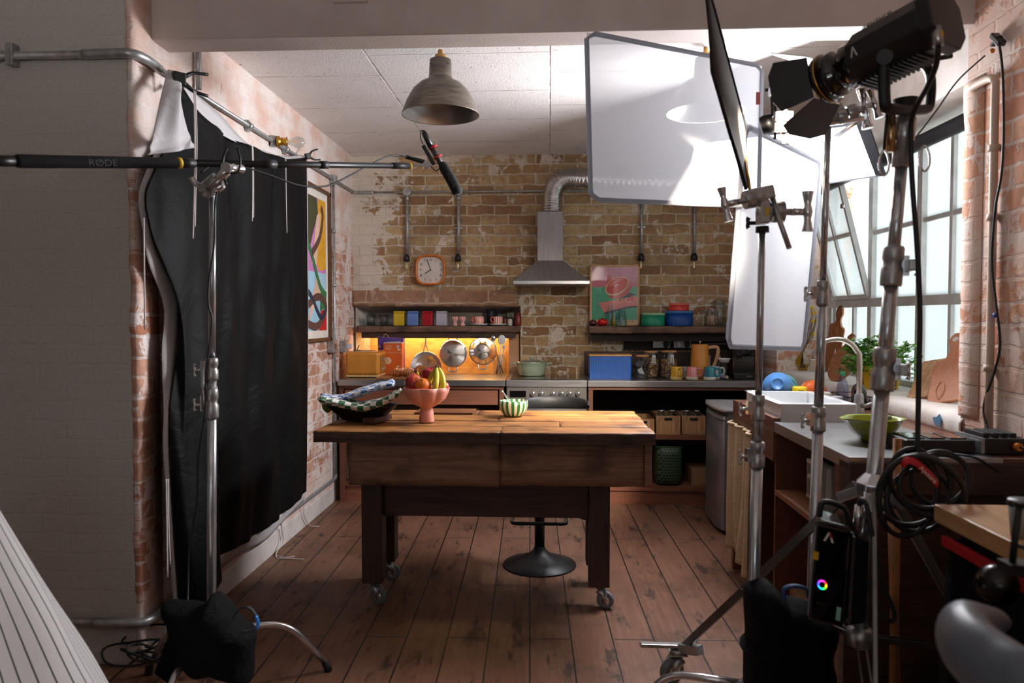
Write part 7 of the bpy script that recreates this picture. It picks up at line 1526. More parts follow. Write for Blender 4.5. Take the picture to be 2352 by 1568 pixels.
for px, py in ((996, 338), (1006, 360)):
    b = MB(); c = Pm(px, py); R_ = fromz(mx); b.tube([c+R_ @ V(.017*math.cos(a_), .017*math.sin(a_), 0) for a_ in [2*PI*i/20 for i in range(20)]], .0035, 8, closed=True); b.tube([c+R_ @ V(-.018, .0, 0), Pm(px-10, py+5)], .004, 8); b.build('shock_ring', M['red'], mt)
b = MB(); b.bar(Pm(972, 334), Pm(997, 378), .02, .018); b.build('mount_bar', M['black'], mt, bevel=.004)
b = MB(); b.cyl(Pm(981, 378)+V(0, -.012, 0), Pm(981, 378)+V(0, .012, 0), .017, n=20); b.bar(Pm(938, 380), Pm(980, 378), .012, .012); b.build('swivel', M['castmetal'], mt)
b = MB(); b.tube([Pm(932, 360), Pm(975, 372)], [.009, .011], 14); b.build('preamp', M['black'], mt)
b = MB(); b.tube([Pm(972, 302), Pm(967, 300), Pm(966, 318), Pm(972, 330)], .0022, 8, sub=5); b.tube([Pm(985, 376), Pm(1000, 392), Pm(1010, 385), Pm(1005, 372)], .0025, 8, sub=5); b.build('mic_lead', M['cable'], mt)
def yat(px): return (A_+D_*tb(px)).y
b = MB(); b.tube([PY(462, 395, yat(462)), PY(495, 378, yat(495)), PY(560, 384, yat(560)), PY(620, 402, yat(620)), PY(690, 426, yat(690)), PY(750, 427, yat(750)), PY(790, 410, yat(790)), PY(840, 384, yat(840)), PY(885, 361, yat(885)), PY(912, 357, yat(912)), PY(934, 360, 3.51)], .0036, 8, sub=6); tag(b.build('microphone_cable', M['cable'], loc=PY(700, 426, 3)), 'thin black cable drooping below the boom pole towards the microphone', 'cable')
# cable down the left stand
b = MB(); b.tube([PY(500, 425, 2.58), PY(493, 480, 2.595), PY(492, 560, 2.597), PY(480, 640, 2.597), PY(479, 700, 2.597), PY(487, 740, 2.597), PY(474, 850, 2.595), PY(470, 950, 2.59), PY(455, 1050, 2.59), PY(452, 1150, 2.59), PY(436, 1250, 2.59), PY(432, 1350, 2.55), PY(430, 1410, 2.5)], .0035, 8, sub=5); tag(b.build('stand_cable', M['cable'], loc=PY(480, 700, 2.59)), 'thin black cable running down the left chrome stand', 'cable')
random.seed(5); b = MB(); pts = []
for k in range(7):
    cx_, cy_ = PZ(370+random.uniform(-40, 40), 1545, 0).x, PZ(370, 1545, 0).y+random.uniform(-.06, .06); r_ = random.uniform(.07, .13)
    for j in range(8): a_ = 2*PI*j/8; pts.append(V(cx_+r_*math.cos(a_)*1.3, cy_+r_*math.sin(a_)*.6, .02+.05*abs(math.sin(a_+k))+.012*k))
b.tube(pts, .0045, 8, sub=4); tag(b.build('cable_heap', M['cable'], loc=pts[0]), 'loose heap of thin black cables on the floor left of the sandbag', 'cable')
# ------------------------------------------------------------------ sandbags
def lump(c, outline, depth, seed_, name, label, y, puff=.06, strap=None, tagp=None, base=None):
    """soft bag: front outline measured on the photo at distance y, filled out to a rounded body"""
    t = thing(name, label, 'sandbag', c); n = len(outline); P_ = [PY(*p, y) for p in outline]; P_, _ = cr(P_, 5, True)
    cen = sum(P_, Vector())/len(P_); b = MB(); K = 14
    def f(u, v_):
        i = int(round(u*len(P_))) % len(P_); th = -PI/2+PI*v_; q = P_[i]; r_ = math.cos(th)**.55 if abs(v_-.5) < .499 else 0.0
        p = cen+(q-cen)*r_; w_ = noise.noise(Vector((p.x*9, p.z*9, seed_)))*.022+noise.noise(Vector((p.x*22, p.z*22, seed_+4)))*.008
        return Vector((p.x, max(y+depth*.5*math.sin(th)+w_, y-depth), max(p.z+w_*.3, .004)))
    b.grid(f, len(P_), K); b.build('bag_body', M['bag'], t)
    return t
bt = lump(V(S1b.x, 2.55, .2), [(377, 1384), (430, 1384), (470, 1390), (492, 1362), (520, 1385), (542, 1420), (560, 1442), (583, 1460), (580, 1510), (577, 1560), (540, 1550), (500, 1545), (460, 1552), (430, 1530), (405, 1480), (390, 1430)], .20, 3, 'sandbag', 'floppy black sandbag draped over the legs of the left stand', 2.48)
b = MB(); b.tube([PY(535, 1420, 2.42), PY(548, 1400, 2.42), PY(570, 1394, 2.42), PY(588, 1412, 2.42), PY(594, 1435, 2.42), PY(580, 1448, 2.42), PY(556, 1450, 2.42)], .009, 8, sub=5, flat=.35); b.build('strap', M['rubber'], bt)
b = MB(); b.tube([PY(588, 1413, 2.40), PY(593, 1430, 2.40), PY(590, 1444, 2.40)], .009, 8, sub=3, flat=.5); b.build('blue_tag', M['blue_tag'], bt)
b = MB(); b.prism([(0, 0), (.05, .12), (.14, .17), (.16, .10), (.06, -.04)], PY(350, 1548, 2.45), (1, 0, 0), (0, 0, 1), (0, .05, 0)); tag(b.build('fabric_pouch', M['bag'], loc=PY(370, 1500, 2.45), bevel=.01), 'small black fabric pouch leaning left of the sandbag', 'pouch')
bt = lump(V(.8, 2.2, .3), [(1722, 1345), (1760, 1333), (1785, 1352), (1800, 1372), (1850, 1378), (1910, 1400), (1918, 1450), (1905, 1500), (1912, 1560), (1890, 1620), (1760, 1640), (1715, 1600), (1712, 1500), (1704, 1492), (1716, 1470), (1712, 1380)], .24, 9, 'sandbag', 'large black sandbag with a blue handle tag beside the power supply', 2.26)
b = MB(); b.tube([PY(1800, 1375, 2.16), PY(1802, 1352, 2.16), PY(1825, 1345, 2.16), PY(1852, 1352, 2.16), PY(1858, 1376, 2.16)], .011, 8, sub=6, flat=.5); b.build('blue_strap', C('blue_strap', (38, 70, 120), .6), bt)
# ------------------------------------------------------------------ middle stand with flag
S2 = V(PY(1740, 1000, 2.3).x, 2.3, 0); b0 = PY(1727, 1568, 2.3); p_t = PY(1751, 522, 2.3); dd = (p_t-b0); S2b = b0-dd*(b0.z/dd.z)
t2, at2 = cstand(p_t, V(S2b.x, 2.3, 0), [.0175, .0150, .0105], [1.00, 1.145], [(2.6, .42, .20), (4.4, .42, .2), (.4, .34, .2)], 'tall chrome light stand right of the table, holding the black flag')
griphead(t2, PY(1772, 487, 2.29), (1, -.05, 0), (0, 0, 1), 1.15); b = MB(); c = PY(1752, 488, 2.28); b.box(c+V(-.014, -.03, -.035), c+V(.014, .03, .035)); gh = b.build('head_block', M['castmetal'], t2, bevel=.003)
b = MB(); b.box(c+V(-.001, -.0315, -.012), c+V(.010, -.0302, .012)); b.build('yellow_sticker', M['label_y'], gh)
b = MB(); c = PY(1735, 512, 2.28); tknob(b, c, (-1, 0, 0), .02, .03, .006); b.build('small_knob', M['black_metal'], t2)
b = MB(); b.cyl(PY(1751, 520, 2.3), PY(1751, 534, 2.3), .02, n=20); b.build('top_ring', M['black_metal'], t2)
b = MB(); b.tube([PY(1770, 440, 2.27), PY(1790, 505, 2.25), PY(1813, 570, 2.22)], .0078, 14); b.build('arm_rod', M['castmetal'], t2)
griphead(t2, PY(1733, 455, 2.27), (-1, -.1, -.22), (-.25, 0, 1), 1.0)
b = MB(); b.bar(PY(1718, 452, 2.27), PY(1776, 440, 2.27), .05, .04); b.build('clamp_block', M['castmetal'], t2, bevel=.006)
fl = thing('black_flag', 'narrow-looking black fabric flag seen almost edge on, held above the middle stand', 'flag', PY(1690, 300, 2.2))
F_ = [PY(1618, -60, 2.02), PY(1636, 163, 2.16), PY(1713, 432, 2.27), PY(1711, 290, 2.62)]
n_ = (F_[3]-F_[1]).cross(F_[0]-F_[2]).normalized()
b = MB(); b.grid(lambda u, v_: (F_[0]*(1-u)+F_[3]*u)*(1-v_)+(F_[1]*(1-u)+F_[2]*u)*v_, 10, 10); b.build('fabric', C('flag_brownblack', (58, 46, 42), .85), fl, solid=.002)
b = MB(); b.tube([F_[0], F_[3], F_[2], F_[1]], .006, 10, closed=True); b.build('wire_frame', M['black_metal'], fl)
b = MB(); b.tube([F_[2]*.5+F_[3]*.5, PY(1718, 405, 2.3), PY(1724, 448, 2.27)], .005, 10); b.build('mounting_pin', M['brass'], fl)
# ------------------------------------------------------------------ third stand with the long arm
s3 = PY(1884, 1000, 2.42); b0 = PY(1872, 1180, 2.42); p_t = PY(1902, 292, 2.42); dd = p_t-b0; S3b = b0-dd*(b0.z/dd.z)
t3, at3 = cstand(p_t, V(S3b.x, 2.42, 0), [.0175, .0145, .0105], [1.095, 1.50], [(3.6, .42, .22), (5.55, .36, .22), (1.9, .36, .2)], 'chrome light stand in front of the window with a horizontal grip arm')
griphead(t3, PY(1903, 265, 2.42), (1, -.1, .15), (0, 0, 1), 1.2)
b = MB(); b.cyl(PY(1786, 300, 2.46), PY(1985, 272, 2.38), .0075, n=14); b.cyl(PY(1800, 283, 2.48), PY(1880, 270, 2.44), .005, n=12); b.build('grip_arm', M['chrome'], t3)
griphead(t3, PY(1800, 280, 2.45), (0, -.2, 1), (1, 0, .2), 1.0); griphead(t3, PY(1945, 262, 2.40), (.9, -.2, .3), (.2, 0, 1), .9)
b = MB(); tknob(b, PY(1806, 312, 2.45), (0, 0, -1), .02, .03, .005); b.tube([PY(1757, 207, 2.6), PY(1770, 208, 2.6), PY(1773, 225, 2.6), PY(1774, 262, 2.6), PY(1762, 270, 2.6)], .006, 8, sub=4); b.build('black_yoke', M['black_metal'], t3)
b = MB(); b.lathe([(.03, -.02), (.034, 0), (.03, .02), (.001, .02)], PY(1762, 285, 2.62), 24, R=fromz((1, -.4, .3))); b.build('black_joint', M['black_metal'], t3); b = MB(); b.cyl(PY(1780, 235, 2.5), PY(1780, 320, 2.5), .005); b.build('black_rod', M['black_metal'], t3)
# ------------------------------------------------------------------ combo stand and spotlight
Y4 = 2.1; p_t = PY(2080, 262, Y4); p_b = PY(1974, 1480, Y4); ax4 = (p_t-p_b).normalized(); at4 = lambda z: p_b+ax4*((z-p_b.z)/ax4.z)
t4 = thing('combo_stand', 'heavy chrome combo stand on wheels carrying the black spotlight', 'stand', (at4(.5).x, Y4, 0))
zj = [PY(2030, y, Y4).z for y in (880, 640, 385)]
for z0, z1, r_ in ((p_b.z, zj[0], .021), (zj[0], zj[1], .0185), (zj[1], zj[2], .0165), (zj[2], p_t.z, .0165)): b = MB(); b.cyl(at4(z0), at4(z1), r_, n=28); b.build('tube', M['pole'], t4)
for z, r_, h, knob in ((zj[0]-.02, .023, .12, 1), (zj[1]-.02, .021, .11, 1)):
    collar(t4, at4(z), ax4, r_, h, d=(1, -.25, 0))
    b = MB(); c = at4(z+h*.5)+V(.03, -.012, 0); b.bar(c, c+V(.02, -.005, 0), h*.7, .03); b.build('clamp_block', M['castmetal'], t4, bevel=.003)
b = MB(); b.lathe([(.018, 0), (.024, .004), (.024, .07), (.028, .075), (.028, .135), (.02, .14)], at4(zj[2]-.0)+V(0, 0, 0), 28, R=fromz(ax4)); b.build('top_receiver', M['castmetal'], t4)
b = MB(); c = at4(zj[2]+.09); b.cyl(c+V(-.04, -.01, -.05), c+V(-.04, -.01, .05), .012, n=14); b.build('side_spigot', C('gold_spigot', (200, 166, 120), .3, metal=1), t4)
for dx, lb in ((-.055, 1), (.052, 1)):
    b = MB(); c = at4(zj[2]+(.01 if dx < 0 else .02))+V(dx, -.02, 0); b.tube([c+V(0, 0, .035), c+V(.012, 0, .01), c+V(.012, 0, -.02), c+V(0, 0, -.035), c+V(-.012, 0, -.02), c+V(-.012, 0, .01)], .003, 8, closed=True, sub=3); b.build('safety_clip', M['chrome'], t4)
b = MB(); b.tube([at4(zj[2])+V(-.055, -.02, .045), at4(p_t.z)+V(-.055, -.02, .05)], .004, 8); b.build('safety_cable', M['cable'], t4)
zh = PY(1997, 1118, Y4).z; b = MB(); c = at4(zh); b.lathe([(.02, -.03), (.045, -.025), (.048, .01), (.03, .03), (.02, .04)], c, 8, smooth=False, R=fromz(ax4)); b.build('leg_collar', M['chrome'], t4, bevel=.002)
zl = PY(1975, 1462, Y4).z; cl_ = at4(zl); b = MB(); b.lathe([(.02, -.03), (.036, -.02), (.036, .02), (.02, .03)], cl_, 24); b.build('brace_hub', M['castmetal'], t4)
feet = [V(.505, 2.80, .13), V(.655, 1.46, .02), V(1.52, 2.34, .02)]
for k, e in enumerate(feet):
    d = V(e.x-c.x, e.y-c.y, 0).normalized(); s_ = c+d*.055+V(0, 0, -.005); m_ = s_*.42+e*.58
    b = MB(); b.bar(c, s_+(e-s_)*.06, .05, .03); b.build('leg_joint', M['chrome'], t4, bevel=.003)
    b = MB(); b.bar(s_, e, .012, .028); b.build('leg', C('leg_bar', (120, 118, 116), .35, metal=.9), t4, bevel=.002)
    q_ = s_*.42+e*.58
    for o_ in (-.011, .011): b = MB(); sd = d.cross(V(0, 0, 1))*o_; b.bar(cl_+sd, q_+sd, .004, .016); b.build('brace', C('leg_bar', (120, 118, 116), .35, metal=.9), t4)
    if k: b = MB(); b.cyl(e+V(0, 0, -.02), e+V(0, 0, .03), .018); b.build('rubber_foot', M['rubber'], t4)
e = feet[0]; b = MB(); b.bar(e+V(.05, -.08, .03), e+V(-.02, .02, -.005), .04, .034); b.bar(e+V(0, 0, .01), e+V(-.16, -.02, .02), .028, .014); b.build('castor_fork', M['castmetal'], t4, bevel=.003)
b = MB(); b.cyl(e+V(-.015, 0, -.02), e+V(-.015, 0, .0), .03, n=20); b.build('castor_swivel', M['castmetal'], t4)
caster(t4, e.x-.015, e.y, 0, .05, 3.7, w_=.03, hgt=.115)
# spotlight
R0, F0 = PY(2148, 52, 1.94), PY(1885, 190, 2.2); ax5 = (F0-R0).normalized(); L5 = (F0-R0).length
sp_ = thing('spotlight', 'black spotlight with lens barrel and barn doors, top right', 'spotlight', R0)
up5 = V(0, 0, 1); up5 = (up5-ax5*up5.dot(ax5)).normalized(); sd5 = ax5.cross(up5)
M5 = Matrix((sd5, up5, ax5)).transposed().to_4x4(); M5.translation = R0     # local x side, y up, z along the beam
b = MB(); b.M = M5; oc = lambda r_, k=.35: [(r_*x, r_*y) for x, y in ((1, k), (k, 1), (-k, 1), (-1, k), (-1, -k), (-k, -1), (k, -1), (1, -k))]
b.prism(oc(.072), (0, 0, .0), (1, 0, 0), (0, 1, 0), (0, 0, L5*.62)); bd = b.build('housing', M['black'], sp_, bevel=.004)
b = MB(); b.M = M5; b.prism(oc(.08, .5), (0, 0, -.03), (1, 0, 0), (0, 1, 0), (0, 0, .035)); b.build('rear_cap', M['black'], sp_, bevel=.004)
b = MB(); b.M = M5
for k in range(14): z = .03+k*.0125; b.box((-.05, -.079, z), (.05, -.071, z+.005))
b.build('cooling_fins', M['black_metal'], sp_)
b = MB(); b.M = M5; b.lathe([(.060, L5*.60), (.062, L5*.62), (.062, L5*.72), (.054, L5*.73), (.054, L5*.80), (.064, L5*.82), (.066, L5*.90), (.06, L5*.91), (.07, L5*.93), (.07, L5*.97), (.06, L5*.975), (.055, L5*.95), (.001, L5*.93)], (0, 0, 0), 40); b.build('lens_barrel', M['black_gloss'], sp_)
b = MB(); b.M = M5; b.lathe([(.0705, L5*.915), (.0725, L5*.918), (.0725, L5*.925), (.0705, L5*.928)], (0, 0, 0), 40); b.build('brass_ring', M['brass'], sp_)
b = MB(); b.M = M5; b.cyl((0, 0, L5*.955), (0, 0, L5*.957), .052); b.build('lens', C('dark_lens', (40, 40, 46), .08), sp_)
for k, (w0, w1, L_) in enumerate(((.06, .10, .10), (.06, .075, .09), (.06, .10, .10), (.06, .075, .09))):
    a_ = k*PI/2; b = MB(); Rk = Matrix.Rotation(a_, 4, 'Z'); b.M = M5 @ Rk
    b.add([(-w0, .062, L5*.97), (w0, .062, L5*.97), (w1, .062+L_*.5, L5*.97+L_*.86), (w1*.5, .062+L_*.62, L5*.97+L_*1.05), (-w1*.5, .062+L_*.62, L5*.97+L_*1.05), (-w1, .062+L_*.5, L5*.97+L_*.86)], [(0, 1, 2, 3, 4, 5)]); b.build('barn_door', M['black'], sp_, solid=.002)
ld = bpy.data.lights.new('spot_beam', 'SPOT'); ld.energy = SPOT; ld.color = (1.0, .86, .70); ld.spot_size = math.radians(42); ld.spot_blend = .5; ld.shadow_soft_size = .045
lo = bpy.data.objects.new('spot_beam', ld); col.objects.link(lo); lo.parent = sp_; lo.location = (F0+ax5*.012)-R0
lo.rotation_euler = (V(-.15, 5.0, .98)-F0).to_track_quat('-Z', 'Y').to_euler()
# logo on the side: an open chevron, and the model words along the top edge
def side_pt(z, yy, o_=.0735): return M5 @ V(-o_, yy, z)
b = MB(); M6 = M5 @ Matrix.Translation((0, 0, 0)); b.M = M6
s5 = -1 if (M5 @ V(-.07, 0, .1)-C0).length < (M5 @ V(.07, 0, .1)-C0).length else 1
for k in (-1, 1): b.prism([(0, .015), (.004, .015), (.004+k*.008, -.012), (k*.008, -.012)], (s5*.0725, 0, L5*.55), (0, 0, -1), (0, 1, 0), (s5*.001, 0, 0))
b.build('chevron_mark', C('mark_white', (200, 200, 200), .5), sp_)
cr_ = M5 @ V(s5*.058, .054, L5*.33); nn = (M5.to_3x3() @ V(s5*1, .65, 0)).normalized(); xx = -ax5; yy_ = nn.cross(xx); 
text('aputure', .026, frame(cr_+nn*.0045, xx, yy_), C('mark_dim', (70, 66, 58), .5), 'maker_mark', sp_)
# yoke
yk = M['black_metal']; hL, hR = PY(2032, 150, 2.0), PY(2122, 150, 2.13)
b = MB(); a = PY(2032, 128, 2.0); a2 = PY(2032, 232, 2.0); a3 = PY(2048, 250, 2.02); a4 = PY(2122, 252, 2.12); a5 = PY(2136, 238, 2.14); a6 = PY(2136, 170, 2.14); a7 = PY(2110, 132, 2.12)
b.tube([a, a2, a3, a4, a5, a6, a7], .0115, 8, sub=4, flat=1.4); b.build('yoke', yk, sp_)
b = MB(); b.tube([PY(2125, 140, 2.13), PY(2186, 128, 2.13)], .007, 10); b.build('tilt_handle', yk, sp_); b = MB(); b.cyl(PY(2032, 130, 1.98), PY(2032, 130, 2.02), .02); b.build('tilt_lock', yk, sp_)
b = MB(); b.lathe([(.014, -.03), (.018, .0), (.03, .03), (.034, .04)], at4(p_t.z)+V(0, 0, .0), 20); b.build('yoke_spigot', yk, sp_)
b = MB(); b.tube([PY(2150, 62, 1.88), PY(2155, 105, 1.87)], [.011, .013], 14); b.build('plug', C('plug_silver', (170, 168, 166), .3, metal=.8), sp_); b = MB(); b.tube([PY(2152, 74, 1.88), PY(2154, 88, 1.875)], .0128, 14); b.build('yellow_band', M['label_y'], sp_)
b = MB(); b.tube([PY(2156, 108, 1.87), PY(2150, 150, 1.9), PY(2130, 200, 1.95), PY(2110, 235, 2.0), PY(2094, 275, 2.04), PY(2092, 330, 2.06), PY(2096, 430, 2.06), PY(2106, 560, 2.05), PY(2113, 720, 2.04), PY(2110, 880, 2.03), PY(2107, 1052, 2.02)], .0068, 10, sub=6); tag(b.build('lamp_cable', M['cable'], loc=PY(2100, 500, 2.05)), 'thick black cable hanging from the spotlight down to the cable coil', 'cable')
# cable coil and strap
ct = thing('cable_coil', 'coiled thick black cable bound with a red strap, hanging by the combo stand', 'cable', PY(2120, 1120, 2.02))
random.seed(8); specs = [(2130, 1118, 92, 62, .5), (2100, 1125, 75, 88, .9), (2085, 1140, 65, 92, .2), (2145, 1105, 82, 60, -.3), (2110, 1150, 70, 75, 1.2), (2160, 1100, 68, 62, .3), (2095, 1120, 60, 90, .0)]
for k, (cx_, cy_, rx, ry, a0) in enumerate(specs):
    yk_ = 2.02+.008*(k-3); b = MB(); pts = []
    for j in range(14):
        a_ = 2*PI*j/14; x, y_ = rx*math.cos(a_), ry*math.sin(a_); pts.append(PY(cx_+x*math.cos(a0)-y_*math.sin(a0), cy_+x*math.sin(a0)+y_*math.cos(a0), yk_+.012*math.sin(a_+k)))
    b.tube(pts, .0072, 10, closed=True, sub=5); b.build('cable_loop', M['cable'], ct)
b = MB(); b.tube([PY(2073, 1068, 1.985), PY(2080, 1056, 1.98), PY(2100, 1060, 1.975), PY(2130, 1085, 1.975), PY(2152, 1110, 1.98)], .017, 8, sub=6, flat=.3); st_ = b.build('red_strap', M['red'], ct)
sx = (PY(2150, 1106, 1.97)-PY(2115, 1073, 1.97)).normalized(); sy = V(0, 0, 1)-sx*sx.z
text('Aputure', .017, frame(PY(2132, 1090, 1.962), sx, sy), M['label_w'], 'strap_words', ct)
# power supply box
pb = thing('power_supply', 'black lamp power supply with a glowing rainbow ring, hung on the combo stand', 'power supply', PY(1915, 1320, 2.0))
ya = 1.98; Q = [PY(1873, 1212, ya), PY(1948, 1232, ya), PY(1935, 1448, ya), PY(1848, 1420, ya)]
Q = [PY(1872, 1195, ya), PY(1955, 1215, ya), PY(1938, 1446, ya), PY(1851, 1422, ya)]; bx = (Q[1]-Q[0]).normalized(); by = (Q[0]-Q[3]).normalized(); bn = V(0, 1, 0)
dp = V(.05, .13, 0); b = MB(); b.add(Q+[q_+dp for q_ in Q], [(0, 1, 2, 3), (7, 6, 5, 4), (0, 4, 5, 1), (1, 5, 6, 2), (2, 6, 7, 3), (3, 7, 4, 0)]); b.build('case', M['black_gloss'], pb, bevel=.012, seg=3)
Mf = frame((Q[0]+Q[1]+Q[2]+Q[3])/4+V(0, -.0125, 0)+V(0, .0115, 0), bx, by)
o5 = Mf.translation; fp = lambda x, y_, d=.0: o5+bx*x+by*y_+V(0, -d, 0)
hw, hh = (Q[1]-Q[0]).length/2, (Q[0]-Q[3]).length/2
b = MB()
for k in (-1, 1): b.prism([(0, .014), (.005, .014), (.005+k*.011, -.012), (k*.011-.001, -.012)], fp(-.012, hh*.74, .0008), bx, by, V(0, -.0008, 0))
b.build('chevron_mark', C('mark_glow_white', (240, 236, 236), .5), pb); b = MB(); b.prism([(.0, .014), (.005, .014), (.012, .0), (.005, .0)], fp(-.012, hh*.74, .0018), bx, by, V(0, -.0006, 0)); b.build('red_mark', M['red'], pb)
b = MB(); cols5 = [(255, 40, 40), (255, 180, 20), (80, 240, 30), (0, 220, 160), (20, 160, 255), (70, 70, 255), (160, 50, 255), (240, 40, 200)]
for k in range(8):
    a0, a1 = PI/2-2*PI*k/8-.4, PI/2-2*PI*(k+1)/8-.4; pl = [(.013*math.cos(a), .013*math.sin(a)) for a in (a0, (a0+a1)/2, a1)]+[(.0085*math.cos(a), .0085*math.sin(a)) for a in (a1, (a0+a1)/2, a0)]
    b.prism(pl, fp(-.016, -.03, .001), bx, by, V(0, -.001, 0), m=k)
b.build('rainbow_ring', [emis('ring_%d' % k, c5, 1.6) for k, c5 in enumerate(cols5)], pb)
text('Aputure', .009, frame(fp(-.012, -.08, .0015), bx, by), C('mark_dim', (70, 66, 58), .5), 'printed_words', pb)
b = MB(); b.prism([(-.007, -.016), (.007, -.016), (.007, .006), (-.007, .006)], fp(-hw*.82, hh*.36, .0005), bx, by, V(0, -.001, 0)); b.build('yellow_sticker', M['label_y'], pb); b = MB(); b.prism([(-.006, -.018), (.006, -.018), (.006, .018), (-.006, .018)], fp(hw*.7, -hh*.72, .0005), bx, by, V(0, -.001, 0)); b.build('mint_sticker', C('mint_sticker', (150, 206, 190), .6), pb)
b = MB()
for k in range(16): q_ = Q[0]+(Q[1]-Q[0])*(.08+.84*k/15); b.box(q_+V(-.0012, -.002, .0), q_+V(.0012, .006, .006))
b.build('top_vents', M['chrome'], pb)
b = MB(); b.tube([Q[0]+dp*.3+V(.01, 0, 0), Q[0]+dp*.3+V(.02, 0, .04), Q[1]+dp*.3+V(-.02, 0, .045), Q[1]+dp*.3+V(-.005, 0, 0)], .008, 10, sub=5); b.build('carry_handle', M['black'], pb)
b = MB(); c5_ = PY(1972, 1180, 2.02); b.cyl(PY(1968, 1215, 2.02), PY(1974, 1160, 2.02), .012, n=18); b.build('silver_plug', M['chrome'], pb)
b = MB(); b.prism([(1, 0)] and [(0, 0), (.055, .01), (.06, .24), (.01, .26)], PY(1945, 1440, 2.03), (1, 0, 0), (0, 0, 1), (0, .10, 0)); b.build('clear_rain_cover', pm('plastic_wrap', (30, 32, 38), .12, coat=.8, bump=1.0, bs=30), pb, bevel=.01)
b = MB(); b.tube([PY(1974, 1160, 2.02), PY(1978, 1146, 2.01), PY(1990, 1160, 1.99), PY(2000, 1210, 1.98), PY(2012, 1260, 1.97), PY(2022, 1330, 1.96), PY(2052, 1400, 1.96), PY(2050, 1425, 1.96), PY(2032, 1415, 1.96), PY(2005, 1370, 1.97), PY(1998, 1330, 1.98)], .0065, 10, sub=6); tag(b.build('supply_cable', M['cable'], loc=PY(2010, 1250, 1.98)), 'thick black cable looping down from the power supply past the combo stand leg', 'cable')
# wall sensor and its cable, thin cable to the lamp
c = PX(2290, 95, XR-.02); t = thing('clamp', 'small black spring clamp with orange tip on the brick pier, top right', 'clamp', c)
b = MB(); b.bar(c+V(0, .02, .03), c+V(0, -.03, -.02), .03, .02); b.bar(c+V(0, .03, -.005), c+V(0, -.02, .01), .02, .012); b.build('clamp_body', M['black'], t, bevel=.004)
b = MB(); b.sph(c+V(-.01, .01, -.03), .009, 12); b.build('orange_tip', C('orange_ring', (226, 130, 24), .4), t)
X_ = XR-.03; b = MB(); b.tube([PX(2295, 100, X_), PX(2303, 170, X_), PX(2305, 300, X_), PX(2300, 400, X_), PX(2286, 480, X_), PX(2278, 600, X_), PX(2288, 700, X_), PX(2297, 790, X_), PX(2285, 850, X_), PX(2260, 930, X_), PX(2268, 985, X_-.01), PX(2292, 1030, X_-.02), PX(2283, 1055, X_-.03), PX(2262, 1100, X_-.06), PX(2258, 1140, X_-.1)], .0045, 8, sub=6); ob = b.build('wall_cable', M['cable'], loc=PX(2300, 400, X_)); tag(ob, 'thin black cable hanging in a wavy line down the right brick pier', 'cable')
c = PX(2287, 724, X_); b = MB(); b.cyl(c+V(0, 0, -.008), c+V(0, 0, .008), .009, n=12); b.build('blue_tie', C('blue_tie', (30, 70, 170), .5), ob)
b = MB(); b.tube([PX(2262, 128, XR-.02), PX(2200, 185, 1.5), PX(2150, 255, 1.35), PX(2098, 322, 1.2)], .003, 8, sub=6); tag(b.build('thin_cable', M['cable'], loc=PX(2200, 185, 1.5)), 'thin black cable slung from the pier clamp to the combo stand', 'cable')
# ------------------------------------------------------------------ black drape on the left wall
dr = thing('black_drape', 'large black fabric drape with white lining hung along the left wall', 'drape', (XL+.05, 3.9, 1.3))
xw = XL+.045
colsD = [  # top (px,py,X) ... bottom (px,py,X), mid (px,py,X)
 ((414, 201, xw+.02), (386, 930, xw+.04), (403, 1376, xw+.06)),
 ((440, 236, xw+.03), (425, 930, xw+.09), (450, 1383, xw+.14)),
 ((477, 284, xw+.02), (470, 930, xw+.10), (500, 1362, xw+.18)),
 ((521, 314, xw+.01), (498, 900, xw+.02), (499, 1282, xw+.02)),
 ((559, 331, xw+.02), (560, 860, xw+.03), (570, 1240, xw+.02)),
 ((596, 345, xw+.03), (605, 850, xw+.04), (615, 1206, xw+.025)),
 ((630, 358, xw+.03), (640, 840, xw+.03), (650, 1176, xw+.02)),
 ((657, 365, xw+.03), (668, 830, xw+.045), (672, 1156, xw+.03)),
 ((700, 362, xw+.02), (702, 830, xw+.03), (700, 1128, xw+.02))]
leftpx = [(414, 201), (390, 300), (345, 400), (328, 450), (338, 520), (362, 590), (398, 650), (410, 690), (404, 780), (396, 850), (384, 930), (383, 1020), (386, 1100), (392, 1200), (398, 1300), (403, 1376)]
LP = [PX(a_, c_, xw+.01+.05*k/15) for k, (a_, c_) in enumerate(leftpx)]; LP2, _ = cr(LP, 6)
colP = []
for k, (a_, m_, z_) in enumerate(colsD):
    if k == 0:
        colP.append(LP2); continue
    A1_, Am, Az = PX(*a_), PX(*m_), PX(*z_); colP.append([A1_*(1-s)*(1-2*s)+Am*4*s*(1-s)+Az*s*(2*s-1) for s in [i/90 for i in range(91)]])
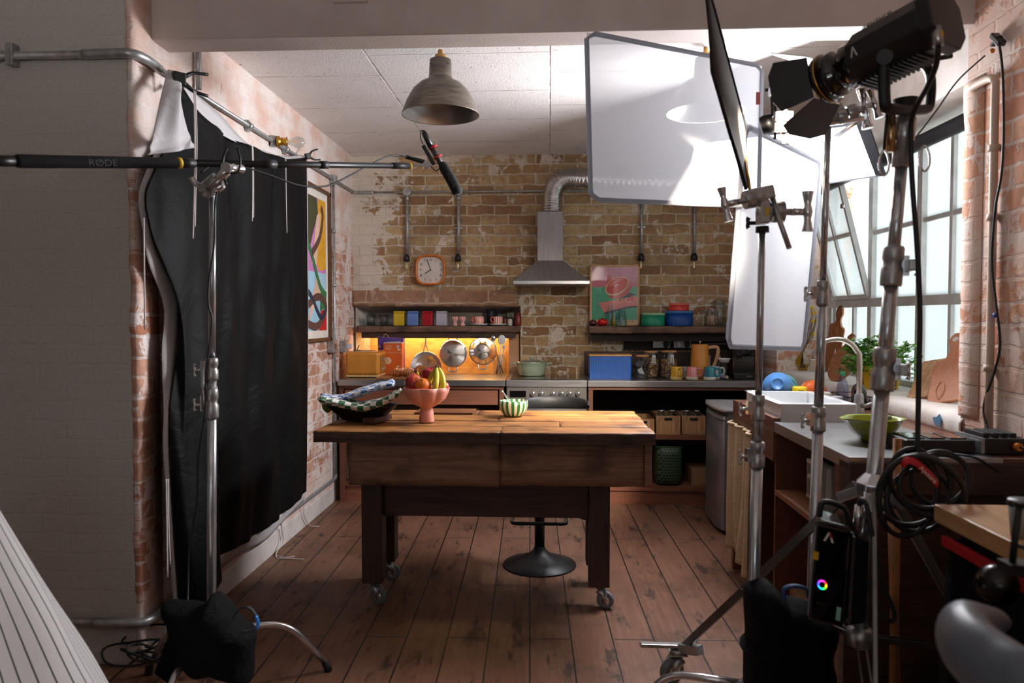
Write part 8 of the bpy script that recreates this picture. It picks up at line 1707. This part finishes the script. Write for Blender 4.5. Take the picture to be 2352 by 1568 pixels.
def drp(u, v_):
    x = u*(len(colP)-1); i = min(int(x), len(colP)-2); f_ = x-i
    g = lambda L_: (lambda q, k: L_[k]*(1-q+k)+L_[min(k+1, len(L_)-1)]*(q-k))(v_*(len(L_)-1), min(int(v_*(len(L_)-1)), len(L_)-1))
    j = [max(0, i-1), i, i+1, min(len(colP)-1, i+2)]; a_, c_, d_, e_ = [g(colP[q]) for q in j]
    if i == 2: p = c_*(1-f_)+d_*f_
    else: p = .5*((2*c_)+(d_-a_)*f_+(2*a_-5*c_+4*d_-e_)*f_**2+(3*c_-a_-3*d_+e_)*f_**3)
    y = p.y; z = p.z
    fold = .022*math.sin(y*16+z*1.8)+.012*math.sin(y*33-z*5)*min(1, v_*3)+.024*noise.noise(Vector((y*3, z*3.2, 1)))+.011*math.sin((z+1.7*(y-4.0)**2)*15+1.5*noise.noise(Vector((y*2, z*2, 5))))*math.exp(-((y-4.05)/.5)**2)*max(0, math.sin(PI*min(1, v_*1.25)))
    amp = min(1, u*6, (1-u)*8+.15)
    return Vector((max(XL+.012, p.x+.012+(fold)*amp*.55), y, z))
b = MB(); b.grid(drp, 160, 120); dm = b.build('black_cloth', M['drape'], dr, solid=.0015)
# white lining showing as a border on all sides
def border(inner, outer, n, name='white_lining'):
    b = MB(); I_, _ = cr(inner, n); O_, _ = cr(outer, n); b.grid(lambda u, v_: I_[round(u*(len(I_)-1))]*(1-v_)+O_[round(u*(len(O_)-1))]*v_, len(I_)-1, 3); return b.build(name, M['drape_white'], dr, solid=.0015)
inn = [PX(a_, c_, xw+.004+.04*k/15) for k, (a_, c_) in enumerate(leftpx)]
outp = [(412, 198), (384, 290), (336, 392), (318, 452), (328, 530), (340, 600), (371, 680), (378, 730), (372, 800), (373, 860), (376, 940), (374, 1020), (379, 1100), (386, 1200), (392, 1300), (398, 1382)]
border([p+V(.004, .004, 0) for p in inn], [PX(a_, c_, xw-.006+.03*k/15) for k, (a_, c_) in enumerate(outp)], 6)
tin_ = [(421, 203), (440, 236), (477, 284), (521, 314), (559, 331), (596, 345), (630, 358), (657, 365), (700, 362)]; tout = [(422, 200), (452, 218), (505, 262), (540, 302), (575, 334), (610, 347), (640, 357), (668, 358), (704, 356)]
border([PX(a_, c_+2, xw+.02) for a_, c_ in tin_], [PX(a_, c_, xw-.01) for a_, c_ in tout], 6)
bin_ = [(499, 1282), (570, 1240), (615, 1206), (650, 1176), (680, 1150), (699, 1128)]; bout = [(496, 1308), (560, 1268), (610, 1240), (640, 1208), (672, 1175), (697, 1150)]
border([PX(a_, c_-2, xw+.01) for a_, c_ in bin_], [PX(a_, c_, xw-.012) for a_, c_ in bout], 6)
border([PX(403, 1372, xw+.05), PX(450, 1380, xw+.12), PX(492, 1362, xw+.16)], [PX(408, 1388, xw+.05), PX(450, 1390, xw+.12), PX(494, 1384, xw+.16)], 5)
border([PX(702, 365, xw+.02), PX(703, 600, xw+.02), PX(703, 900, xw+.02), PX(699, 1120, xw+.02)], [PX(706, 370, xw), PX(708, 600, xw), PX(707, 900, xw), PX(702, 1122, xw)], 6)
# folded-over white corner at the top left
fp_ = {'tl': (388, 158), 'tr': (408, 172), 'br': (448, 338), 'bl': (338, 358)}
def flap(u, v_):
    tl, tr = PX(385, 160, xw+.03), PX(411, 174, xw+.04); bl, br = PX(340, 356, xw+.08), PX(447, 336, xw+.10); ml, mr = PX(352, 290, xw+.09), PX(420, 270, xw+.12)
    L_ = tl*(1-v_)*(1-2*v_)+ml*4*v_*(1-v_)+bl*v_*(2*v_-1); R_ = tr*(1-v_)*(1-2*v_)+mr*4*v_*(1-v_)+br*v_*(2*v_-1); p = L_*(1-u)+R_*u
    p.x += .035*math.sin(PI*u)+.010*math.sin(u*13+v_*3)*v_+.006*math.sin(v_*30+u*4)*max(0, v_-.6)*2; return p
b = MB(); b.grid(flap, 40, 50); b.build('folded_corner', M['drape_white'], dr, solid=.002)
b = MB(); b.tube([PX(412, 168, xw+.05), PX(402, 215, xw+.03), PX(414, 202, xw+.02)], .01, 6); b.build('gathered_top', M['drape'], dr)
for px, py, x_ in ((338, 501, xw+.0), (561, 333, xw+.02)): c = PX(px, py, x_+.012); b = MB(); b.tube([c+V(.001, .007*math.cos(a_), .007*math.sin(a_)) for a_ in [2*PI*i/14 for i in range(14)]], .0022, 6, closed=True); b.build('eyelet', M['chrome'], dr)
# ties
ties = [([(446, 208), (448, 340), (445, 480), (443, 548)], 'white tie cord hanging in front of the drape, leftmost', .14), ([(449, 210), (452, 330), (449, 450), (448, 520)], 'shorter white tie cord beside the leftmost one', .14), ([(579, 335), (580, 430), (579, 508)], 'white tie cord hanging in front of the middle of the drape', .11), ([(575, 334), (581, 345), (582, 450), (582, 500)], 'second strand of the tie cord at the middle of the drape', .11), ([(656, 362), (657, 450), (659, 535)], 'white tie cord near the right edge of the drape', .10),
        ([(330, 500), (331, 600), (333, 757)], 'white tie cord hanging beside the white left border of the drape', .02), ([(382, 1100), (383, 1200), (385, 1325)], 'white tie cord hanging from the lower left border of the drape', .07), ([(386, 1100), (387, 1200), (391, 1295)], 'shorter white tie cord at the lower left border of the drape', .07)]
for pts, lb, dx in ties: b = MB(); b.tube([PX(*p, XL+dx+.06) for p in pts], .003, 8, sub=5); tag(b.build('tie_cord', M['cord'], loc=PX(*pts[0], XL+dx)), lb, 'cord')
for pts, lb in (([(648, 1185), (646, 1240), (634, 1278), (660, 1282), (697, 1284)], 'white tie cord trailing onto the floor from the lower drape edge'), ([(641, 1190), (651, 1240), (630, 1272), (655, 1280), (676, 1277)], 'shorter white cord end beside the one trailing on the floor'), ([(702, 1130), (698, 1180), (702, 1205), (715, 1209), (733, 1208)], 'white tie cord curling on the floor at the right lower corner of the drape')):
    P_ = [PX(*pts[0], XL+.03), PX(*pts[1], XL+.03)]+[(lambda q: V(max(q.x, XL+.03), q.y, .006))(PZ(*p, .006)) for p in pts[2:]]
    b = MB(); b.tube(P_, .003, 8, sub=5); tag(b.build('tie_cord', M['cord'], loc=P_[0]), lb, 'cord')
# spring clips
def clip(c, d, label, s_=1.0):
    t = thing('spring_clip', label, 'clip', c); d = Vector(d).normalized(); u_ = V(0, 0, 1)-d*d.z; u_.normalize(); sdv = d.cross(u_)
    for k in (-1, 1):
        b = MB(); b.tube([c+u_*k*.012*s_, c+d*.03*s_+u_*k*.016*s_, c+d*.06*s_+u_*k*.036*s_, c+d*.12*s_+u_*k*.044*s_], [.012*s_, .012*s_, .009*s_, .008*s_], 10, sub=3, flat=.8); b.build('clip_handle', M['black'], t)
    b = MB(); b.bar(c-d*.02*s_, c+d*.03*s_, .03*s_, .05*s_); b.build('clip_jaw', M['black'], t, bevel=.005)
clip(PX(408, 180, XL+.12), (.9, .9, -.03), 'big black spring clip holding the folded corner of the drape', 1.0); clip(PX(706, 359, XL+.08), (.7, .9, .35), 'black spring clip at the top right corner of the drape', .75)
clip(PX(700, 368, XL+.07), (-.1, -.8, -.9), 'small black spring clip below the right top corner clip', .5)
